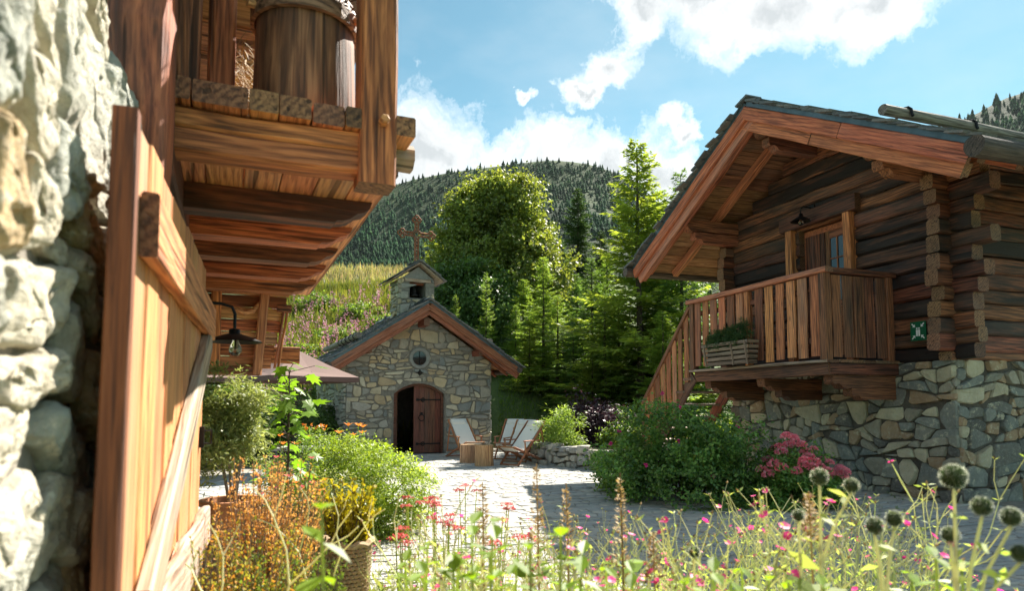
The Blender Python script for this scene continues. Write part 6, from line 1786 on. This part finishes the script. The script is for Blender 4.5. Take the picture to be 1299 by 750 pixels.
# ------------------------------------------------------------------ flower bed nearest to the viewer
PETAL = []
for sd_ in range(3):
    rn = np.random.RandomState(sd_); a = np.arange(5) * 1.2566 + rn.normal(0, .08, 5); D = np.stack([np.cos(a), np.sin(a), np.full(5, .18)], 1)
    V, F = leaf_quads(np.zeros((5, 3)), D, np.array([[0, 0, 1.]] * 5), np.full(5, .0165), np.full(5, .0155), .05, .68); PETAL.append(mk_mesh('blossom', V, F, M['magenta']))
def campion_geo(seed, h):
    rn = random.Random(seed); st = []; lv = []; buds = []; fl = []
    def grow(p, dr, L, r, lev):
        q = p + dr * L; mid = (p + q) / 2 + Vector((rn.gauss(0, .008), rn.gauss(0, .008), 0))
        st.append(tube_geo([p, mid, q], [r, r * .9, r * .8], 4))
        for s in ((-1, 1) if rn.random() < .8 else ()):           # a pair of felted leaves at each node
            ld = Vector((s * rn.uniform(.5, 1), rn.uniform(-.7, .7), rn.uniform(.1, .9))).normalized(); ll = rn.uniform(.03, .065) * (1.0 if lev > 1 else .6)
            lv.append((q, ld, ll))
        if lev == 0:
            (fl if rn.random() < .42 else buds).append((q, dr)); return
        for s in (-1, 1) if rn.random() < .85 else (rn.choice((-1, 1)),):
            a = rn.uniform(0, 6.28); nd = (dr + Vector((math.cos(a) * s, math.sin(a) * s, 0)) * rn.uniform(.3, .62) + Vector((0, 0, .12))).normalized()
            grow(q, nd, L * rn.uniform(.55, .85), r * .82, lev - 1)
    for k in range(rn.choice((3, 4, 4, 5))):
        a = rn.uniform(0, 6.28); grow(Vector((math.cos(a) * .03, math.sin(a) * .03, 0)), Vector((math.cos(a) * .14, math.sin(a) * .14, 1)).normalized(), h * .43 * rn.uniform(.8, 1.1), .0040, 3)
    n = len(lv); P = np.array([p for p, _, _ in lv]); D = np.array([d for _, d, _ in lv]); L = np.array([l for _, _, l in lv]); rs2 = np.random.RandomState(seed)
    # basal leaves
    m = 16; P = np.concatenate([P, rs2.normal(0, .03, (m, 3)) * [1, 1, 0] + [0, 0, .05]]); D = np.concatenate([D, rs2.normal(0, 1, (m, 3)) * [1, 1, .2] + [0, 0, .8]]); L = np.concatenate([L, rs2.uniform(.1, .2, m)])
    leaves = leaf_quads(P, D, rs2.normal(0, .6, (len(P), 3)) + [0, 0, 1.], L, L * .27)
    bs = []
    for p, dr in buds:
        u = dr.orthogonal().normalized(); w = dr.cross(u); rings = [p, *[p + dr * .008 + (u * math.cos(a) + w * math.sin(a)) * .0052 for a in (0, 1.571, 3.142, 4.712)], p + dr * .020]
        bs.append((rings, [(0, 1, 2), (0, 2, 3), (0, 3, 4), (0, 4, 1), (5, 2, 1), (5, 3, 2), (5, 4, 3), (5, 1, 4)]))
    return join_geo(*st), leaves, join_geo(*bs) if bs else None, fl
CAMP = []
for sd_ in range(7):
    h = .80 + .05 * (sd_ % 4); st, lvs, bds, fl = campion_geo(100 + sd_, h)
    CAMP.append((mk_mesh('stems', *st, M['silver']), mk_mesh('leaves', *lvs, M['sage']), mk_mesh('buds', *bds, M['tan']) if bds else None, fl))
rnd = random.Random(41)
spots = []
for i in range(68):
    for _ in range(40):
        d = rnd.uniform(2.1, 4.6); px = rnd.uniform(470, 1190); l = (px - 650) / 840 * d
        if px > 1000 and d < 2.2: continue
        if all((d - a) ** 2 + (l - b_) ** 2 > .14 ** 2 for a, b_ in spots): spots.append((d, l)); break
for i, (d, l) in enumerate(spots):
    x, y = from_dl(d, l); sm, lm, bm, fl = CAMP[i % 7]
    pxx = 650 + 840 * l / d
    zone = 'before the sunny paving, left end of the bed' if pxx < 560 else 'around the tall seed spike' if pxx < 720 else 'before the rose bush' if pxx < 880 else 'below the low dark foliage' if pxx < 1000 else 'below the pink phlox and stone wall'
    t = thing('rose_campion', ('front row ' if d < 2.9 else 'middle row ' if d < 3.8 else 'back row ') + 'campion with magenta flowers ' + zone, 'campion', (x, y, 0), rnd.uniform(0, 6.28), 'campions filling the front bed')
    # keep the tops where the photograph has them: lower towards the viewer
    top_y = (658 if 480 < 650 + 840 * l / d < 780 else 648) + (8 if l < .2 else 0) + rnd.choice((-24, -8, 6, 20, 34, 48, 62, 76, 90)) + rnd.uniform(-6, 6); htop = 1.4 - (top_y - 512) / 840 * d
    s = max(.55, min(1.1, htop / .95)); t.scale = (s, s, s)
    obj('stems', sm, t); obj('leaves', lm, t)
    if bm: obj('buds', bm, t)['kind'] = 'stuff'
    for k, (p, dr) in enumerate(fl):
        if rnd.random() < .3: continue
        q = dr.to_track_quat('Z', 'Y').to_matrix().to_4x4()
        obj('blossom', PETAL[k % 3], t, T(*p) @ q @ Matrix.Scale(rnd.uniform(.8, 1.2), 4))
# filler greenery low in the bed
rg2 = np.random.RandomState(8)
n = 5000; dd_ = rg2.uniform(1.9, 4.8, n); qq = rg2.uniform(-.24, .62, n); xy = np.stack([dd_ * math.sin(TH) + qq * dd_ * math.cos(TH), dd_ * math.cos(TH) - qq * dd_ * math.sin(TH)], 1)
P = np.concatenate([xy, rg2.uniform(0, .25, (n, 1))], 1)
V, F = leaf_quads(P, rg2.normal(0, 1, (n, 3)) + [0, 0, .9], rg2.normal(0, 1, (n, 3)) + [0, 0, .8], rg2.uniform(.04, .12, n), rg2.uniform(.012, .03, n))
o = obj('ground_cover', mk_mesh('ground_cover', V, F, M['sage'])); tag(o, 'tangled low leaves covering the front flower bed', kind='stuff')
bedo = obj('flower_bed', mk_mesh('flower_bed', [(*from_dl(.6, -.25), .012), (*from_dl(1.9, -.42), .012), (*from_dl(4.9, -1.0), .016), (*from_dl(5.0, .4), .016), (*from_dl(4.5, 1.6), .016), (*from_dl(3.6, 2.6), .016), (*from_dl(.6, 2.2), .012)], [tuple(range(7))], M['soil'])); tag(bedo, 'soil of the front flower bed', kind='structure')

# globe thistles
def globe_mesh(seed, white):
    rn = np.random.RandomState(seed); n = 420; i = np.arange(n) + .5; ph = np.arccos(1 - 2 * i / n); th = math.pi * (1 + 5 ** .5) * i
    D = np.stack([np.cos(th) * np.sin(ph), np.sin(th) * np.sin(ph), np.cos(ph)], 1) + rn.normal(0, .05, (n, 3)); D = unit(D)
    return leaf_quads(D * .55, D, sph(rn, n), rn.uniform(.36, .48, n), np.full(n, .10), .1, .3)
g1 = globe_mesh(1, 0)
M['thistle'] = leaf('thistle bracts', [(0.030, 0.055, 0.022), (0.05, 0.08, 0.03), (0.07, 0.10, 0.045)], .25, .5, (1.1, 1.2, .8))  # dark green, deepened to imitate the dim centre of a backlit head
M['tips'] = leaf('halo white thistle tips', [(0.62, 0.64, 0.52), (0.78, 0.79, 0.68)], .72, .5, (1.1, 1.12, 1.0))  # pale tips, whitened to put the backlit halo into their colour
core_ = lathe_geo([(0, -.62), (.35, -.52), (.55, -.3), (.62, 0), (.55, .3), (.35, .52), (0, .62)], 14, cap=False)
GLM = mk_mesh('spines', *g1, M['thistle']); CORE = mk_mesh('core', *core_, M['thistle'], True)
rn = np.random.RandomState(5); n = 300; i = np.arange(n) + .5; ph = np.arccos(1 - 2 * i / n); th = 2.399 * i * 1.7; D = unit(np.stack([np.cos(th) * np.sin(ph), np.sin(th) * np.sin(ph), np.cos(ph)], 1) + rn.normal(0, .06, (n, 3)))
TIP = mk_mesh('bristles', *leaf_quads(D * .86, D + rn.normal(0, .15, (n, 3)), sph(rn, n), rn.uniform(.14, .24, n), np.full(n, .03), .1, .4), M['tips'])
def thistle(label, heads, base_px, d):
    x, y, _ = at_px(base_px, 512, d); t = thing('globe_thistle', label, 'globe thistle', (x, y, 0), -TH, 'globe thistles')
    st = []; lv = []; rn = random.Random(int(base_px))
    zj = min(1.4 + (512 - py) / 840 * dd for _, py, dd, _ in heads) - .16
    st.append(tube_geo([(0, 0, 0), (.004, 0, zj * .5), (0, 0, zj)], [.007, .006, .005], 6))
    for k, (px, py, dd, r) in enumerate(heads):
        lx = (px - 650) / 840 * dd - (base_px - 650) / 840 * d; c = Vector((lx, dd - d, 1.4 + (512 - py) / 840 * dd))
        st.append(tube_geo([(0, 0, zj - .02 - .03 * k), Vector((lx * .5, (dd - d) * .5, (zj + c.z) / 2 - .012)), c - Vector((0, 0, r * .9))], [.0048, .0042, .0036], 6))
        hd = obj('flower_head', CORE, t, T(*c) @ Matrix.Scale(r, 4)); obj('spines', GLM, hd, T(*c) @ RZ(k) @ Matrix.Scale(r, 4)); obj('bristles', TIP, hd, T(*c) @ RZ(k * 2.) @ Matrix.Scale(r, 4))
        for q in range(3):
            f = rn.uniform(.3, .9); p = Vector((lx * f, (dd - d) * f, zj + (c.z - zj) * f - r * .5)); lv.append((p, Vector((rn.uniform(-1, 1), rn.uniform(-1, 1), rn.uniform(-.3, .5))), rn.uniform(.03, .055)))
    for q in range(16):
        z = rn.uniform(.3, 1) * zj; a = rn.uniform(0, 6.28); lv.append((Vector((0, 0, z)), Vector((math.cos(a), math.sin(a), rn.uniform(-.1, .6))), rn.uniform(.06, .12)))
    P = np.array([p for p, _, _ in lv]); D = np.array([d_ for _, d_, _ in lv]); L = np.array([l for _, _, l in lv]); rs2 = np.random.RandomState(3)
    part(t, 'stem', *join_geo(*st), M['silver']); part(t, 'leaves', *leaf_quads(P, D, rs2.normal(0, .5, (len(P), 3)) + [0, 0, 1.], L, L * .38), M['sage'])
thistle('tall globe thistle with five heads near the lower corner of the chalet wall', [(1204, 604, 1.5, .030), (1197, 676, 1.52, .021), (1238, 641, 1.5, .024), (1274, 654, 1.46, .023), (1283, 699, 1.42, .021)], 1203, 1.48)
thistle('globe thistle with two heads just below the pink phlox', [(1036, 604, 1.75, .024), (1076, 615, 1.7, .021)], 1035, 1.75)
thistle('globe thistle with two low heads in front of the stone wall', [(1103, 665, 1.6, .023), (1128, 656, 1.66, .022)], 1112, 1.62)
thistle('single small dark globe thistle among the campions', [(877, 697, 2.1, .020)], 876, 2.1)
thistle('small pale globe thistle beside the two headed one', [(1008, 652, 1.8, .018)], 1010, 1.8)

# dried acanthus-like spikes
def spike(label, px, top_y, d, seed, lenp=.34):
    x, y, zt = at_px(px, top_y, d); t = thing('seed_spike', label, 'seed spike', (x, y, 0), -TH, 'dry brown seed spikes')
    rn = np.random.RandomState(seed); part(t, 'stem', *tube_geo([(0, 0, 0), (.01, 0, zt * .5), (0, .0, zt)], [.006, .005, .002], 6), M['tan'])
    n = 150; f = rn.rand(n); z = zt - lenp * .06 - f * lenp; r = .006 + .010 * f; a = rn.uniform(0, 6.28, n)
    P = np.stack([np.cos(a) * r, np.sin(a) * r, z], 1); D = np.stack([np.cos(a), np.sin(a), rn.uniform(.2, .9, n)], 1)
    part(t, 'seed_pods', *leaf_quads(P, D, np.array([[0, 0, 1.]]) + rn.normal(0, .3, (n, 3)), rn.uniform(.016, .032, n) * (.5 + f * .7), np.full(n, .011)), M['tan'])
    m = 12; z = rn.uniform(.25, .75, m) * zt; a = rn.uniform(0, 6.28, m); D = np.stack([np.cos(a), np.sin(a), rn.uniform(-.2, .5, m)], 1)
    part(t, 'leaves', *leaf_quads(np.stack([0 * z, 0 * z, z], 1), D, np.array([[0, 0, 1.]]) + rn.normal(0, .4, (m, 3)), rn.uniform(.07, .14, m), rn.uniform(.03, .05, m)), M['bright'])
spike('tall brown seed spike in front of the deck chairs', 681, 588, 2.6, 1, .30)
spike('brown seed spike with thin tip before the rose bush', 786, 600, 2.5, 2, .36)
spike('thin dark seed spike right of the tall one', 718, 612, 2.7, 3, .26)
spike('greenish seed spike left of the tall one', 613, 610, 2.6, 4, .24)
spike('short pale seed spike left of the single thistle', 826, 672, 2.4, 5, .16)
spike('small leafy seed spike below the phlox', 1022, 622, 2.2, 6, .16)

# flat coral flower heads
def yarrow(label, px, top_y, d, n, seed):
    x, y, zt = at_px(px, top_y, d); t = thing('coral_yarrow', label, 'yarrow', (x, y, 0), -TH, 'coral flower plates')
    rn = np.random.RandomState(seed); st = []
    for k in range(n):
        c = np.array([rn.normal(0, .05), rn.normal(0, .06), zt - abs(rn.normal(0, .05))]); st.append(tube_geo([(c[0] * .2, c[1] * .2, 0), c * [.7, .7, .6], c], .003, 4))
        m = 70; a = rn.uniform(0, 6.28, m); r = .038 * np.sqrt(rn.rand(m)); P = np.stack([c[0] + r * np.cos(a), c[1] + r * np.sin(a), c[2] + .008 * (1 - (r / .038) ** 2) + rn.normal(0, .002, m)], 1)
        part(t, 'flower_plate', *leaf_quads(P, rn.normal(0, 1, (m, 3)), np.array([[0, 0, 1.]]) + rn.normal(0, .4, (m, 3)), np.full(m, .011), np.full(m, .010)), M['redpink'])
    part(t, 'stems', *join_geo(*st), M['sage'])
    m = 40; P = np.stack([rn.normal(0, .04, m), rn.normal(0, .04, m), rn.uniform(.1, .75, m) * zt], 1)
    part(t, 'leaves', *leaf_quads(P, rn.normal(0, 1, (m, 3)) + [0, 0, .6], rn.normal(0, 1, (m, 3)), rn.uniform(.05, .1, m), np.full(m, .016)), M['sage'])
for i, (lab, px, ty, d, n) in enumerate([('coral yarrow overlapping the edge of the lime bush', 528, 628, 4.3, 4), ('coral yarrow with pink heads before the sunny paving', 556, 632, 4.0, 5), ('topmost coral yarrow in front of the stump tables', 592, 612, 4.4, 3),
        ('coral yarrow in the middle of the front bed', 575, 658, 3.5, 5), ('coral yarrow just left of the tall seed spike', 626, 640, 3.7, 3), ('lowest coral yarrow beside the wicker basket', 517, 668, 3.3, 4), ('coral yarrow right of the green seed spike', 640, 668, 3.2, 3)]): yarrow(lab, px, ty, d, n, 60 + i)

# big soft leaves closest to the lens
def leafy(label, px, d, tops, seed, L=.07):
    x, y, _ = at_px(px, 512, d); t = thing('broad_leaf_plant', label, 'leafy plant', (x, y, 0), -TH, 'bright broad leaved plants close to the lens')
    rn = random.Random(seed); st = []; me = mk_mesh('leaf', [(0, 0, 0), (-.22, .3, .05), (-.26, .6, .05), (0, 1.05, -.06), (.26, .6, .05), (.22, .3, .05), (0, .45, -.02)], [(0, 6, 1), (1, 6, 2), (2, 6, 3), (3, 6, 4), (4, 6, 5), (5, 6, 0)], M['bright'])
    for (tx, ty) in tops:
        c = Vector(((tx - px) / 840 * d, rn.uniform(-.05, .05), 1.4 + (512 - ty) / 840 * d)); b0 = Vector((c.x * .3, 0, 0))
        st.append(tube_geo([b0, (b0 + c) / 2 + Vector((rn.gauss(0, .01), 0, 0)), c], [.005, .004, .003], 6))
        for k in range(9):
            f = 1 - (k // 2) * .055; p = b0.lerp(c, f); a = (k % 2) * math.pi + (k // 2) * 1.3 + rn.uniform(-.4, .4)
            obj('leaf', me, t, T(*p) @ RZ(a) @ RX(R(rn.uniform(-30, 35))) @ Matrix.Scale(L * rn.uniform(.7, 1.15), 4))
    part(t, 'stems', *join_geo(*st), M['sage'])
leafy('bright leafy shoot in front of the wicker basket', 440, 1.35, [(418, 640)], 1, .075)
leafy('bright leafy shoots left of centre in the front bed', 610, 1.5, [(598, 668), (626, 660), (575, 700)], 2, .06)
leafy('bright leafy shoots below the tall seed spike', 700, 1.5, [(672, 690), (712, 680), (740, 705)], 3, .06)
leafy('bright leafy tuft at the bottom edge under the single thistle', 880, 1.5, [(860, 728), (900, 722), (925, 735)], 4, .05)
leafy('bright leafy tuft at the bottom edge beside the campions', 560, 1.4, [(540, 725), (505, 735)], 5, .05)
leafy('bright leafy tuft at the bottom edge between the thistles', 1020, 1.5, [(1000, 738), (1040, 742)], 6, .045)

leafy('soft bright shoots at the bottom edge left of the tall spike', 640, 1.7, [(622, 700), (655, 712), (600, 728)], 7, .055)
leafy('soft bright shoots at the bottom edge below the thin tipped spike', 785, 1.7, [(765, 712), (800, 722), (735, 735)], 8, .05)
leafy('soft bright shoots at the bottom edge right of the single thistle', 950, 1.8, [(935, 716), (965, 728)], 9, .045)
leafy('leafy shoots around the foot of the tall thistle', 1195, 1.6, [(1180, 705), (1225, 715), (1160, 728), (1255, 730)], 10, .05)
leafy('leafy shoots between the coral yarrow plants', 560, 2.0, [(545, 690), (585, 704), (515, 712)], 11, .055)

# weeds in the paving joints
n = 2600; dd_ = 4.8 + 11 * rg2.rand(n) ** 1.3; qq = rg2.uniform(-.2, .62, n); xy = np.stack([dd_ * math.sin(TH) + qq * dd_ * math.cos(TH), dd_ * math.cos(TH) - qq * dd_ * math.sin(TH)], 1)
keep = np.array([mnoise(a * 60, b_ * 60) > .35 for a, b_ in xy]); xy = xy[keep]; n = len(xy)
P = np.repeat(np.concatenate([xy, np.full((n, 1), .008)], 1), 5, 0) + rg2.normal(0, .012, (n * 5, 3)) * [1, 1, 0]
V, F = leaf_quads(P, rg2.normal(0, .5, (n * 5, 3)) + [0, 0, 1.], rg2.normal(0, 1, (n * 5, 3)), rg2.uniform(.02, .06, n * 5), np.full(n * 5, .006))
o = obj('joint_weeds', mk_mesh('joint_weeds', V, F, M['bush'])); tag(o, 'small weeds growing in the paving joints', kind='stuff')
# ------------------------------------------------------------------ mountain air
hm = bpy.data.materials.new('mountain air'); hm.use_nodes = True
H = NT(hm.node_tree)
for nd in list(H.n): H.n.remove(nd)
vol = H.node('ShaderNodeVolumePrincipled', ins={'Color': (0.75, 0.87, 0.95, 1), 'Density': 0.00002, 'Anisotropy': 0.2})
H.l.new(vol.outputs[0], H.node('ShaderNodeOutputMaterial').inputs['Volume'])
hz = obj('haze', mk_mesh('haze', *box_geo(-1480, 1580, -380, 1580, -40, 620), hm)); tag(hz, 'thin summer haze in the valley air', kind='stuff')
S.cycles.volume_bounces = 0
